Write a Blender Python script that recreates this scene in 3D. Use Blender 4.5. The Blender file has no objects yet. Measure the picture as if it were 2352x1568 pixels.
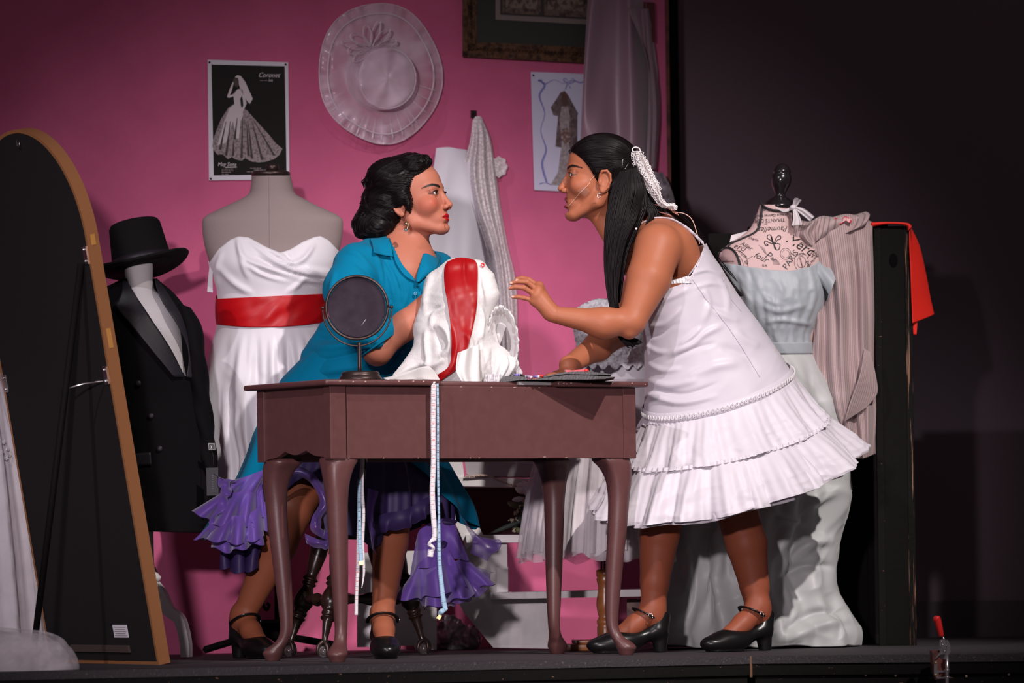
import bpy, bmesh, math, random
import numpy as np
from mathutils import Vector, Matrix
R = random.Random(7)
PI = math.pi
sc = bpy.context.scene
COL = sc.collection
# ------------------------------------------------------------------ camera
F = 11634.0          # focal length in pixels of the 2352 px wide frame
CY = 1291.0          # row of the horizon (the lens stands .27 m above the stage boards)
CAMH = .27
TH = math.asin(.014)
cam = bpy.data.cameras.new('camera'); camo = bpy.data.objects.new('camera', cam); COL.objects.link(camo)
camo.location = (0, -14, CAMH)
camo.rotation_mode = 'XYZ'
camo.rotation_euler = (PI/2, TH, 0)
cam.sensor_width = 36; cam.lens = F/2352*36
cam.shift_y = (CY-784)/2352
cam.clip_start = .5; cam.clip_end = 60
cam.dof.use_dof = True; cam.dof.focus_distance = 14.65; cam.dof.aperture_fstop = 3.6
sc.camera = camo
# ------------------------------------------------------------------ light
w = bpy.data.worlds.new('house'); sc.world = w; w.use_nodes = True
w.node_tree.nodes['Background'].inputs[0].default_value = (1, .80, .88, 1)
w.node_tree.nodes['Background'].inputs[1].default_value = .075
def spot(name, loc, target, power, angle, blend, radius, col):
    l = bpy.data.lights.new(name, 'SPOT'); l.energy = power; l.spot_size = math.radians(angle); l.spot_blend = blend
    l.shadow_soft_size = radius; l.color = col
    o = bpy.data.objects.new(name, l); COL.objects.link(o); o.location = loc
    o.rotation_euler = (Vector(target)-Vector(loc)).to_track_quat('-Z', 'Y').to_euler(); return o
spot('stage_spotlight', (3.6, -6.2, 7.0), (0.15, 1.25, .30), 3700, 19, .75, .09, (1, .92, .89))
spot('stage_spotlight', (-4.2, -6.6, 6.2), (-.1, 1.4, .25), 1100, 20, .8, .10, (.98, .92, 1))
spot('stage_spotlight', (-1.2, -9.5, 1.9), (-.25, 2.2, 0.50), 2200, 18.5, .9, .15, (1, .88, .93))
sc.view_settings.view_transform = 'Standard'; sc.view_settings.look = 'None'
sc.view_settings.gamma = 1; sc.view_settings.use_curve_mapping = False
sc.view_settings.exposure = 0.0
sc.cycles.use_denoising = True; sc.cycles.max_bounces = 6; sc.cycles.transparent_max_bounces = 24
sc.cycles.sample_clamp_indirect = 4
# ------------------------------------------------------------------ pixel <-> world
CT, ST = math.cos(TH), math.sin(TH)
def P(px, py, Y):
    D = 14+Y; dx = px-1176; dy = py-CY
    u = dx*CT-dy*ST; v = dy*CT+dx*ST
    return np.stack(np.broadcast_arrays(u/F*D, Y+0*D, CAMH-v/F*D), -1).astype(float)
def proj(V):
    D = 14+V[:, 1]; u = V[:, 0]/D*F; v = (CAMH-V[:, 2])/D*F
    return 1176+u*CT+v*ST, CY+v*CT-u*ST
def FL(px, py):                                   # point of the stage floor under a pixel
    v = (py-CY)*CT+(px-1176)*ST
    D = F*CAMH/v; u = (px-1176)*CT-(py-CY)*ST
    return np.array((u/F*D, D-14, 0.))
def S(Y=0.): return (14+Y)/F                        # metres per pixel at depth Y
# ------------------------------------------------------------------ noise (numpy)
def _h(i, j, k, s):
    n = (i*374761393+j*668265263+k*2147483647+s*974711) & 0xffffffff
    n = ((n ^ (n >> 13))*1274126177) & 0xffffffff
    return ((n ^ (n >> 16)) & 0xffff)/65535.
def noise(p, s=0):
    p = np.asarray(p, float); i = np.floor(p).astype(np.int64); f = p-i; f = f*f*(3-2*f)
    r = 0
    for dx in (0, 1):
        for dy in (0, 1):
            for dz in (0, 1):
                wgt = (f[..., 0] if dx else 1-f[..., 0])*(f[..., 1] if dy else 1-f[..., 1])*(f[..., 2] if dz else 1-f[..., 2])
                r = r+wgt*_h(i[..., 0]+dx, i[..., 1]+dy, i[..., 2]+dz, s)
    return r*2-1
def fbm(p, s=0, o=3):
    return sum(noise(np.asarray(p)*2**k, s+k)*.5**k for k in range(o))
def ridge(p, s=0, o=2):
    return sum((1-2*np.abs(noise(np.asarray(p)*2**k, s+k)))*.5**k for k in range(o))
def sm(x, a, b):
    t = np.clip((x-a)/(b-a), 0, 1); return t*t*(3-2*t)
# ------------------------------------------------------------------ objects
def thing(name, label, cat, loc=(0, 0, 0), group=None):
    o = bpy.data.objects.new(name, None); COL.objects.link(o); o.location = loc; o.empty_display_size = .05
    tag(o, label, cat, group); return o
def tag(o, label, cat, group=None, kind=None):
    o['label'] = label; o['category'] = cat
    if group: o['group'] = group
    if kind: o['kind'] = kind
    return o
def wloc(o):
    v = np.zeros(3)
    while o is not None: v = v+np.array(o.location); o = o.parent
    return v
def obj(name, V, Fc, m=None, parent=None, smooth=True, label=None, loc=None, col=None):
    V = np.asarray(V, float).reshape(-1, 3)
    base = wloc(parent) if parent is not None else np.zeros(3)
    if loc is not None: base = np.array(loc, float)
    me = bpy.data.meshes.new(name)
    me.from_pydata((V-base).tolist(), [], Fc if isinstance(Fc, list) else Fc.tolist())
    me.polygons.foreach_set('use_smooth', [smooth]*len(me.polygons))
    if col is not None:
        a = me.color_attributes.new('tint', 'FLOAT_COLOR', 'POINT')
        c = np.ones((len(V), 4)); c[:, :3] = col; a.data.foreach_set('color', c.ravel())
    me.update()
    o = bpy.data.objects.new(name, me); COL.objects.link(o)
    if m is not None: me.materials.append(m)
    if parent is not None: o.parent = parent
    elif loc is not None: o.location = loc
    if label: o['label'] = label
    return o
def solid(o, t, off=0.):
    md = o.modifiers.new('thickness', 'SOLIDIFY'); md.thickness = t; md.offset = off; return o
def auto(o, ang=35):
    me = o.data
    me.polygons.foreach_set('use_smooth', [True]*len(me.polygons))
    try: me.set_sharp_from_angle(angle=math.radians(ang))
    except Exception: pass
    return o
class MB:                                          # collects shapes into one mesh
    def __init__(s): s.V = []; s.F = []; s.n = 0
    def add(s, V, Fc):
        V = np.asarray(V, float).reshape(-1, 3); s.V.append(V); s.F += [[i+s.n for i in f] for f in (Fc if isinstance(Fc, list) else Fc.tolist())]; s.n += len(V); return s
    def build(s, name, m, parent=None, smooth=True, label=None, loc=None, ang=35):
        o = obj(name, np.concatenate(s.V), s.F, m, parent, smooth, label, loc)
        if smooth and ang: auto(o, ang)
        return o
def boxm(c, d, rot=0., bev=.0):                    # box centred c, full size d, turned about z
    bm = bmesh.new(); bmesh.ops.create_cube(bm, size=1)
    for v in bm.verts: v.co = Vector((v.co.x*d[0], v.co.y*d[1], v.co.z*d[2]))
    if bev > 0: bmesh.ops.bevel(bm, geom=list(bm.edges), offset=bev, segments=2, affect='EDGES', profile=.6)
    M = Matrix.Translation(Vector(c)) @ (rot.to_4x4() if isinstance(rot, Matrix) else Matrix.Rotation(rot, 4, 'Z'))
    V = np.array([M @ v.co for v in bm.verts]); Fc = [[v.index for v in f.verts] for f in bm.faces]; bm.free()
    return V, Fc
def cr(A, n, closed=False):                        # Catmull-Rom resample along axis 0
    A = np.asarray(A, float); m = len(A)
    if m == 2 and not closed:
        t = np.linspace(0, 1, n).reshape([-1]+[1]*(A.ndim-1)); return A[0]*(1-t)+A[1]*t
    t = np.linspace(0, m if closed else m-1, n, endpoint=not closed); i = np.floor(t).astype(int)
    if not closed: i = np.minimum(i, m-2)
    f = (t-i).reshape([-1]+[1]*(A.ndim-1))
    g = (lambda k: A[np.mod(k, m)]) if closed else (lambda k: A[np.clip(k, 0, m-1)])
    p0, p1, p2, p3 = g(i-1), g(i), g(i+1), g(i+2)
    return .5*((2*p1)+(-p0+p2)*f+(2*p0-5*p1+4*p2-p3)*f*f+(-p0+3*p1-3*p2+p3)*f**3)
def gridF(n, m, cu=False):                         # n rows of m points; cu closes each row
    a = np.arange(n*m).reshape(n, m); b = np.roll(a, -1, 1) if cu else a[:, 1:]
    a0 = a[:-1] if cu else a[:-1, :-1]; a1 = a[1:] if cu else a[1:, :-1]
    b0 = b[:-1]; b1 = b[1:]
    return np.stack([a0.ravel(), b0.ravel(), b1.ravel(), a1.ravel()], 1).tolist()
def rings(G, caps=True):                           # G (n,m,3) -> closed rings mesh
    n, m = G.shape[:2]; Fc = gridF(n, m, True)
    if caps: Fc.append(list(range(m))[::-1]); Fc.append([(n-1)*m+i for i in range(m)])
    return G.reshape(-1, 3), Fc
def lathe(prof, c, n=32, caps=True):               # prof [(r,z)], z above c
    a = np.arange(n)/n*2*PI; pr = np.array(prof, float)
    G = np.zeros((len(pr), n, 3)); G[..., 0] = pr[:, :1]*np.cos(a)+c[0]; G[..., 1] = pr[:, :1]*np.sin(a)+c[1]; G[..., 2] = pr[:, 1:]+c[2]
    return rings(G, caps)
def tube(path, rad, n=10, caps=True, flat=None, res=None):
    path = np.array(path, float); rad = np.broadcast_to(np.array(rad, float), (len(path),)).copy()
    if res:
        rad = np.maximum(cr(rad, res), 1e-4); path = cr(path, res)
    T = np.gradient(path, axis=0); T /= np.linalg.norm(T, axis=1)[:, None]+1e-9
    up = np.array((0, 0, 1.)) if abs(T[0, 2]) < .9 else np.array((0, 1., 0))
    G = []; a = np.arange(n)/n*2*PI
    N = np.cross(T[0], up); N /= np.linalg.norm(N)
    for i in range(len(path)):
        N = N-T[i]*np.dot(N, T[i]); N /= np.linalg.norm(N)+1e-9; B = np.cross(T[i], N)
        fl = flat if flat else 1.
        G.append(path[i]+rad[i]*(np.cos(a)[:, None]*N+fl*np.sin(a)[:, None]*B))
    return rings(np.array(G), caps)
def ball(c, r, n=12):
    r = np.broadcast_to(np.array(r, float), (3,)); t = np.linspace(0.06, PI-.06, n); a = np.arange(2*n)/(2*n)*2*PI
    G = np.stack([np.sin(t)[:, None]*np.cos(a)*r[0], np.sin(t)[:, None]*np.sin(a)*r[1], np.cos(t)[:, None]*np.ones(2*n)*r[2]], -1)+np.array(c)
    return rings(G)
def sheet(ctrl, n=60, m=60, disp=None):            # ctrl rows of (px,py,Y)
    A = np.array(ctrl, float); A = cr(A, n); A = np.swapaxes(cr(np.swapaxes(A, 0, 1), m), 0, 1)
    if disp is not None:
        u, v = np.meshgrid(np.linspace(0, 1, m), np.linspace(0, 1, n)); A = disp(A, u, v)
    V = P(A[..., 0], A[..., 1], A[..., 2]).reshape(-1, 3)
    return V, gridF(n, m)
def ringl(rows, n=60, m=96, fold=None, caps=False):
    # rows: (px,py,Y, ax,ay, depth): ring centre, half axis vector in px, half depth in m
    A = cr(np.array(rows, float), n); t = np.linspace(0, 1, n)[:, None]; a = np.arange(m)/m*2*PI
    f = fold(a[None, :], t) if fold is not None else np.zeros((n, m))
    dz = 0.
    if isinstance(f, tuple): f, dz = f
    s = S(A[:, 2])[:, None]; Lx = np.hypot(A[:, 3], A[:, 4])[:, None]
    k = 1+f/(Lx*s+1e-6)
    px = A[:, 0:1]+A[:, 3:4]*np.cos(a)*k; py = A[:, 1:2]+A[:, 4:5]*np.cos(a)*k+dz/s
    Yd = A[:, 2:3]-(A[:, 5:6]+f)*np.sin(a)         # a = pi/2 faces the camera
    G = P(px, py, Yd)
    return rings(G, caps)
def outl(rows, Y, ratio=.7, **k):                  # rows (py, xleft, xright[, depth])
    return ringl([((r[1]+r[2])/2, r[0], Y, (r[2]-r[1])/2, 0, r[3] if len(r) > 3 else (r[2]-r[1])/2*S(Y)*ratio) for r in rows], **k)
def prism(pts, Y0, Y1):                            # closed outline in px, extruded in depth
    pts = np.array(pts, float); n = len(pts); A = P(pts[:, 0], pts[:, 1], Y0+0*pts[:, 0]); B = A.copy(); B[:, 1] += Y1-Y0
    return np.concatenate([A, B]), [list(range(n)), list(range(2*n-1, n-1, -1))]+[[i, i+n, (i+1) % n+n, (i+1) % n] for i in range(n)]
def normals(V, Fc):
    Fc = np.array(Fc); n = np.cross(V[Fc[:, 2]]-V[Fc[:, 0]], V[Fc[:, 3]]-V[Fc[:, 1]]); N = np.zeros_like(V)
    for i in range(4): np.add.at(N, Fc[:, i], n)
    return N/(np.linalg.norm(N, axis=1)[:, None]+1e-12)
def creases(V, N, lines, gain=1.):                 # lines: ([(px,py)..], width px, height m): folds laid over the near side
    px, py = proj(V); d = np.zeros(len(V)); front = np.clip(-N[:, 1]*2.5, 0, 1)
    for pts, wd, h in lines:
        pts = cr(np.array(pts, float), max(4, len(pts)*4)); best = np.full(len(V), 1e9); tt = np.zeros(len(V)); L = len(pts)-1
        for i in range(L):
            a, b = pts[i], pts[i+1]; ab = b-a; q = np.clip(((px-a[0])*ab[0]+(py-a[1])*ab[1])/(ab@ab+1e-9), 0, 1)
            dd = np.hypot(px-a[0]-q*ab[0], py-a[1]-q*ab[1]); k = dd < best; best[k] = dd[k]; tt[k] = (i+q[k])/L
        d += h*np.exp(-(best/wd)**2)*np.sin(np.clip(tt, 0.02, .98)*PI)**.5
    return V+N*(d*front*gain)[:, None]
# ------------------------------------------------------------------ signed distance sculpting
class SDF:
    def __init__(s): s.ops = []; s.R = np.eye(3); s.t = np.zeros(3); s.k = 1.
    def frame(s, R=np.eye(3), t=(0, 0, 0), k=1.): s.R = np.array(R, float); s.t = np.array(t, float); s.k = k
    def w(s, p): return s.R @ (np.array(p, float)*s.k)+s.t
    def cap(s, a, b, ra, rb, k=.01, cut=False, flat=None):
        a, b = s.w(a), s.w(b); r = max(ra, rb)*s.k; ra *= s.k; rb *= s.k; k *= s.k
        if flat is not None: flat = (s.R @ np.array(flat[0], float), flat[1])
        s.ops.append(('c', np.minimum(a, b)-r, np.maximum(a, b)+r, k, cut, (a, b, ra, rb, flat))); return s
    def ell(s, c, r, k=.01, cut=False, rot=None):
        Rm = s.R if rot is None else s.R @ np.array(rot); c = s.w(c); r = np.array(r, float)*s.k; q = r.max(); k *= s.k
        s.ops.append(('e', c-q, c+q, k, cut, (c, r, Rm))); return s
    def chain(s, pts, rad, k=.01, flat=None):
        for i in range(len(pts)-1): s.cap(pts[i], pts[i+1], rad[i], rad[i+1], k, flat=flat)
        return s
    def mesh(s, h, lo=None, hi=None, post=None, shell=0.):
        L = np.min([o[1] for o in s.ops if not o[4]], 0)-4*h-shell; Hh = np.max([o[2] for o in s.ops if not o[4]], 0)+4*h+shell
        if lo is not None: L = np.maximum(L, lo)
        if hi is not None: Hh = np.minimum(Hh, hi)
        n = np.ceil((Hh-L)/h).astype(int)+1
        g = np.full(n, .05, np.float32); ax = [(L[i]+np.arange(n[i])*h).astype(np.float32) for i in range(3)]
        for ty, a, b, k, cut, q in s.ops:
            pad = k*1.2+4*h+.02
            i0 = np.maximum(np.floor((a-pad-L)/h).astype(int), 0); i1 = np.minimum(np.ceil((b+pad-L)/h).astype(int)+1, n)
            if (i1 <= i0).any(): continue
            sl = tuple(slice(i0[j], i1[j]) for j in range(3))
            X, Yy, Z = ax[0][sl[0]][:, None, None], ax[1][sl[1]][None, :, None], ax[2][sl[2]][None, None, :]
            if ty == 'c':
                A, B, ra, rb, fl = q; d = (B-A).astype(np.float32); L2 = float(d@d)+1e-12
                x, y, z = X-np.float32(A[0]), Yy-np.float32(A[1]), Z-np.float32(A[2])
                t = np.clip((x*d[0]+y*d[1]+z*d[2])/L2, 0, 1); x, y, z = x-t*d[0], y-t*d[1], z-t*d[2]
                if fl is not None:
                    nn, ff = fl; m_ = (x*nn[0]+y*nn[1]+z*nn[2])*(1/ff-1); x, y, z = x+m_*nn[0], y+m_*nn[1], z+m_*nn[2]
                e = np.sqrt(x*x+y*y+z*z)-(ra+(rb-ra)*t)
                if fl is not None: e = e*ff**.5
            else:
                c, r, Rm = q; x, y, z = X-np.float32(c[0]), Yy-np.float32(c[1]), Z-np.float32(c[2])
                l = [(x*np.float32(Rm[0, j])+y*np.float32(Rm[1, j])+z*np.float32(Rm[2, j]))/np.float32(r[j]) for j in range(3)]
                k0 = np.sqrt(l[0]**2+l[1]**2+l[2]**2); k1 = np.sqrt((l[0]/r[0])**2+(l[1]/r[1])**2+(l[2]/r[2])**2)+1e-9
                e = k0*(k0-1)/k1
            o = g[sl]; e = e.astype(np.float32)
            if cut:
                e = -e; hh = np.clip(.5+.5*(e-o)/k, 0, 1); g[sl] = o*(1-hh)+e*hh+k*hh*(1-hh)
            else:
                hh = np.clip(.5+.5*(o-e)/k, 0, 1); g[sl] = o*(1-hh)+e*hh-k*hh*(1-hh)
        if post is not None: g = post(g, ax)
        return nets(g, L, h)
def nets(g, L, h):
    ins = g < 0; c = np.zeros(tuple(np.array(g.shape)-1), np.int8)
    off = [(i, j, k) for i in (0, 1) for j in (0, 1) for k in (0, 1)]; N = g.shape
    for o in off: c += ins[o[0]:N[0]-1+o[0], o[1]:N[1]-1+o[1], o[2]:N[2]-1+o[2]]
    act = (c > 0) & (c < 8); I = np.argwhere(act); idx = np.full(c.shape, -1, np.int64); idx[act] = np.arange(len(I))
    val = {o: g[I[:, 0]+o[0], I[:, 1]+o[1], I[:, 2]+o[2]] for o in off}
    sp = np.zeros((len(I), 3)); cnt = np.zeros(len(I))
    for a in off:
        for d in range(3):
            if a[d]: continue
            b = list(a); b[d] = 1; b = tuple(b); va, vb = val[a], val[b]; m = (va < 0) != (vb < 0)
            t = va[m]/(va[m]-vb[m]); p = np.tile(np.array(a, float), (m.sum(), 1)); p[:, d] = t; sp[m] += p; cnt[m] += 1
    V = (I+sp/cnt[:, None])*h+L; Fs = []
    for d in range(3):
        e, f = (d+1) % 3, (d+2) % 3
        sl = [slice(1, N[i]-1) for i in range(3)]; sl[d] = slice(0, N[d]-1); s2 = list(sl); s2[d] = slice(1, N[d])
        A, B = ins[tuple(sl)], ins[tuple(s2)]
        J = np.argwhere(A != B); base = np.array([0 if i == d else 1 for i in range(3)]); fl = A[tuple(J.T)]; J = J+base
        q = []
        for (u, v) in ((1, 1), (0, 1), (0, 0), (1, 0)):
            K = J.copy(); K[:, e] -= u; K[:, f] -= v; q.append(idx[K[:, 0], K[:, 1], K[:, 2]])
        q = np.stack(q, 1); q[~fl] = q[~fl][:, ::-1]; Fs.append(q)
    Fs = np.concatenate(Fs); Fs = Fs[(Fs >= 0).all(1)]
    return V, Fs
def trim(V, Fc, keep):                             # keep faces whose every vertex passes
    Fc = np.asarray(Fc); k = keep[Fc].all(1); Fc = Fc[k]; u = np.unique(Fc); mp = np.full(len(V), -1); mp[u] = np.arange(len(u))
    return V[u], mp[Fc]
# ------------------------------------------------------------------ materials
def mat(name, col=(.5, .5, .5), rough=.6, stretch=None, metal=0., spec=.5, bump=None, var=None, sheen=0., sss=0., alpha=None, attr=False, coat=0., aniso=0., trans=0., wave=None):
    """bump (scale, strength, detail); var (scale, second colour, low, high); wave (scale, strength, axis)"""
    m = bpy.data.materials.new(name); m.use_nodes = True; nt = m.node_tree; nd = nt.nodes; b = nd['Principled BSDF']; lk = nt.links.new
    b.inputs['Base Color'].default_value = (*col, 1); b.inputs['Roughness'].default_value = rough; b.inputs['Metallic'].default_value = metal
    b.inputs['Specular IOR Level'].default_value = spec; b.inputs['Sheen Weight'].default_value = sheen; b.inputs['Coat Weight'].default_value = coat
    if sss: b.inputs['Subsurface Weight'].default_value = sss; b.inputs['Subsurface Radius'].default_value = (.012, .005, .003); b.inputs['Subsurface Scale'].default_value = 1.
    if aniso: b.inputs['Anisotropic'].default_value = aniso
    if trans: b.inputs['Transmission Weight'].default_value = trans
    tc = nd.new('ShaderNodeTexCoord'); src = None
    if attr:
        at = nd.new('ShaderNodeAttribute'); at.attribute_name = 'tint'; src = at.outputs['Color']; lk(src, b.inputs['Base Color'])
    if var:
        n = nd.new('ShaderNodeTexNoise'); n.inputs['Scale'].default_value = var[0]; n.inputs['Detail'].default_value = 5; lk(tc.outputs['Object'], n.inputs['Vector'])
        if stretch: mp_ = nd.new('ShaderNodeMapping'); mp_.inputs['Scale'].default_value = stretch; lk(tc.outputs['Object'], mp_.inputs['Vector']); lk(mp_.outputs[0], n.inputs['Vector'])
        r = nd.new('ShaderNodeMapRange'); r.inputs[1].default_value = var[2]; r.inputs[2].default_value = var[3]; lk(n.outputs['Fac'], r.inputs[0])
        mx = nd.new('ShaderNodeMix'); mx.data_type = 'RGBA'; mx.inputs[6].default_value = (*col, 1); mx.inputs[7].default_value = (*var[1], 1)
        if src is not None: lk(src, mx.inputs[6])
        lk(r.outputs[0], mx.inputs[0]); lk(mx.outputs[2], b.inputs['Base Color'])
    last = None
    if wave:
        wv = nd.new('ShaderNodeTexWave'); wv.inputs['Scale'].default_value = wave[0]; wv.bands_direction = wave[2]; wv.inputs['Distortion'].default_value = 2.; wv.inputs['Detail Scale'].default_value = 2
        lk(tc.outputs['Object'], wv.inputs['Vector']); bp = nd.new('ShaderNodeBump'); bp.inputs['Strength'].default_value = wave[1]; bp.inputs['Distance'].default_value = .002
        lk(wv.outputs['Fac'], bp.inputs['Height']); last = bp
    if bump:
        n = nd.new('ShaderNodeTexNoise'); n.inputs['Scale'].default_value = bump[0]; n.inputs['Detail'].default_value = bump[2] if len(bump) > 2 else 4; lk(tc.outputs['Object'], n.inputs['Vector'])
        bp = nd.new('ShaderNodeBump'); bp.inputs['Strength'].default_value = bump[1]; bp.inputs['Distance'].default_value = .004; lk(n.outputs['Fac'], bp.inputs['Height'])
        if last: lk(last.outputs[0], bp.inputs['Normal'])
        last = bp
    if last: lk(last.outputs[0], b.inputs['Normal'])
    if alpha is not None:
        if isinstance(alpha, tuple):               # (scale, low, high): openwork that lets the back show through
            v = nd.new('ShaderNodeTexNoise' if len(alpha) < 4 else 'ShaderNodeTexVoronoi'); v.inputs['Scale'].default_value = alpha[0]; lk(tc.outputs['Object'], v.inputs['Vector'])
            r = nd.new('ShaderNodeMapRange'); r.inputs[1].default_value = .35 if len(alpha) < 4 else .25; r.inputs[2].default_value = .65 if len(alpha) < 4 else .5
            if len(alpha) == 4: v.feature = 'DISTANCE_TO_EDGE'; r.inputs[1].default_value = .03; r.inputs[2].default_value = .12; r.inputs[3].default_value = alpha[2]; r.inputs[4].default_value = alpha[1]; lk(v.outputs['Distance'], r.inputs[0])
            else: r.inputs[3].default_value = alpha[1]; r.inputs[4].default_value = alpha[2]; lk(v.outputs['Fac'], r.inputs[0])
            lk(r.outputs[0], b.inputs['Alpha'])
        else: b.inputs['Alpha'].default_value = alpha
    return m
def text(name, s, px, py, Y, size, m, parent=None, rot=0., ext=.0008, yaw=0., align='LEFT', shear=0., flip=False, right=None, up=None):
    cu = bpy.data.curves.new(name, 'FONT'); cu.body = s; cu.size = size; cu.extrude = ext; cu.align_x = align; cu.shear = shear; cu.resolution_u = 2
    o = bpy.data.objects.new(name, cu); COL.objects.link(o); dg = bpy.context.evaluated_depsgraph_get()
    me = bpy.data.meshes.new_from_object(o.evaluated_get(dg)); bpy.data.objects.remove(o)
    V = np.zeros(len(me.vertices)*3); me.vertices.foreach_get('co', V); V = V.reshape(-1, 3); Fc = [list(p.vertices) for p in me.polygons]; bpy.data.meshes.remove(me)
    if flip: V[:, :2] *= -1
    c, s_ = math.cos(rot), math.sin(rot); x = V[:, 0]*c-V[:, 1]*s_; y = V[:, 0]*s_+V[:, 1]*c
    r = np.array(right if right is not None else (math.cos(yaw), math.sin(yaw), 0)); u = np.array(up if up is not None else (0, 0, 1.)); n = np.cross(r, u)
    W = P(px, py, Y)+x[:, None]*r+y[:, None]*u+V[:, 2:3]*n
    return obj(name, W, Fc, m, parent, smooth=False)
# ================================================================== materials
M = {}
M['wall'] = mat('rose pink paint', (.58, .110, .235), .75, bump=(420, .25, 3), var=(6, (.52, .095, .21), .4, .7))
M['charcoal'] = mat('charcoal scenery paint', (.125, .093, .108), .95, spec=.15, bump=(300, .2))
M['black_paint'] = mat('black scenery paint', (.0065, .0055, .0055), .7, spec=.08, bump=(60, .2), wave=None)
M['worn'] = mat('worn black paint over wood', (.007, .006, .006), .7, spec=.1, stretch=(1, 1, 3), bump=(60, .3), var=(60, (.30, .16, .10), .70, .74))
M['floor'] = mat('scuffed black stage paint', (.040, .034, .038), .7, spec=.3, bump=(140, .5), var=(160, (.10, .085, .09), .60, .72))
M['raw_edge'] = mat('raw wood edge', (.16, .08, .045), .7, bump=(40, .3))
M['table'] = mat('mauve brown furniture paint', (.102, .038, .037), .42, bump=(180, .05), var=(30, (.114, .044, .043), .4, .7))
M['chip'] = mat('bare pale chips', (.62, .45, .38), .7)
M['dark_wood'] = mat('dark varnished wood', (.022, .010, .007), .28, bump=(50, .1))
M['amber'] = mat('orange brown varnished wood', (.34, .12, .035), .32, var=(14, (.22, .07, .02), .4, .6), wave=(6, .2, 'Z'))
M['white_paint'] = mat('white furniture paint', (.78, .75, .75), .45, bump=(90, .12), var=(9, (.58, .55, .56), .5, .8))
M['steel'] = mat('bright steel', (.62, .60, .60), .28, metal=1.)
M['bronze'] = mat('oiled bronze', (.055, .035, .032), .38, metal=.7)
M['gold'] = mat('brushed copper gold', (.46, .20, .08), .36, metal=.45, bump=(200, .06))
M['mirror_back'] = mat('black board', (.013, .011, .0115), .8, spec=.2, bump=(200, .2))
M['red_plastic'] = mat('red plastic', (.80, .02, .02), .3)
M['paper'] = mat('white paper', (.70, .68, .74), .5)
M['ink'] = mat('black print', (.012, .011, .011), .5)
M['print_grey'] = mat('grey print', (.34, .28, .29), .6, var=(160, (.05, .04, .04), .45, .75))
M['print_light'] = mat('light print', (.60, .54, .55), .6)
def W(px, py, off=0.):                               # point in front of the pink wall, which runs away to the right
    dx = px-1176; dy = py-CY; u = dx*CT-dy*ST; D = (16.2-off)/(1-.5*u/F)
    return P(px, py, D-14)
WD = np.array((.8944, .4472, 0)); WN = np.array((.4472, -.8944, 0))   # along the wall, out of the wall
# ================================================================== setting
def struct(o): o['kind'] = 'structure'; return o
e0, e1_, e2_ = FL(150, 1540), FL(1725, 1506), FL(2352, 1500)
d01 = (e1_-e0)/np.linalg.norm(e1_-e0); d12 = (e2_-e1_)/np.linalg.norm(e2_-e1_)
eL = e0-d01*1.5; eR = e2_+d12*1.5
def extr(poly, z0, z1):
    n = len(poly); A = np.array([(p[0], p[1], z1) for p in poly]); B = A.copy(); B[:, 2] = z0
    return np.concatenate([A, B]), [list(range(n)), list(range(2*n-1, n-1, -1))]+[[i, i+n, (i+1) % n+n, (i+1) % n] for i in range(n)]
V, Fc = extr([eL, e1_, eR, (eR[0], 3.1, 0), (eL[0], 3.1, 0)], -.022, 0)
fl = struct(obj('floor', V, Fc, M['floor'], smooth=False, loc=(0, 0, 0)))
def board(name, a, b, z0, z1, th, back, m, parent=None):
    n = np.array((-(b-a)[1], (b-a)[0], 0)); n /= np.linalg.norm(n)
    c = (a+b)/2+n*(back+th/2); L = np.linalg.norm(b-a); ang = math.atan2((b-a)[1], (b-a)[0])
    return obj(name, *boxm((c[0], c[1], (z0+z1)/2), (L, th, z1-z0), ang, .002), m, parent, smooth=False)
riser = struct(obj('trim_1', *boxm((0, 1.6, -.25), (5., 2.6, .44)), M['black_paint'], smooth=False, loc=(0, 1.6, -.25)))
gap = d01*.002
board('plank', eL, e1_-gap, -.055, -.0225, .02, .004, M['worn'], fl)
board('plank', e1_+d12*.002, eR, -.055, -.0225, .02, .004, M['worn'], fl)
board('plank', eL, e1_-gap*3, -.30, -.058, .03, .012, M['worn'], fl)
board('plank', e1_+d12*.008, eR, -.30, -.058, .03, .012, M['worn'], fl)
board('plank', e1_-d01*.004, e1_+d01*.004, -.06, .0, .005, -.001, M['raw_edge'], fl)
for px, py in ((1708, 1540), (1850, 1535), (1985, 1548), (2052, 1549), (2210, 1550), (2305, 1545), (1740, 1530)):
    q = P(px, py, -.02); q[1] = e1_[1]+.004+.002
    pass
# pink wall, its timber edge, the charcoal drop behind
x0 = -3.2; xe = W(1537, 700)[0]
V, Fc = extr([(x0, 2.2+.5*x0), (xe, 2.2+.5*xe), (xe, 2.2+.5*xe+.05), (x0, 2.2+.5*x0+.05)], 0., 3.6)
struct(obj('wall_back', V, Fc, M['wall'], smooth=False, loc=(0, 2.2, 0)))
V, Fc = extr([(xe, 2.2+.5*xe-.002), (xe+.012, 2.2+.5*xe+.003), (xe+.012, 2.2+.5*xe+.053), (xe, 2.2+.5*xe+.05)], 0., 3.6)
struct(obj('trim_2', V, Fc, mat('stained timber edge', (.16, .045, .035), .7, bump=(60, .3), var=(20, (.06, .02, .02), .4, .6)), smooth=False, loc=(xe, 2.4, 0)))
xa, xb = P(1546, 784, 2.75)[0], P(1568, 784, 2.75)[0]
struct(obj('trim_3', *boxm(((xa+xb)/2, 2.77, 1.6), (xb-xa, .04, 3.6)), M['black_paint'], smooth=False, loc=(xa, 2.77, 0)))
struct(obj('wall_right', *boxm((2.4, 2.95, 1.6), (3.8, .05, 4.4)), M['charcoal'], smooth=False, loc=(2.4, 2.95, 0)))
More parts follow.
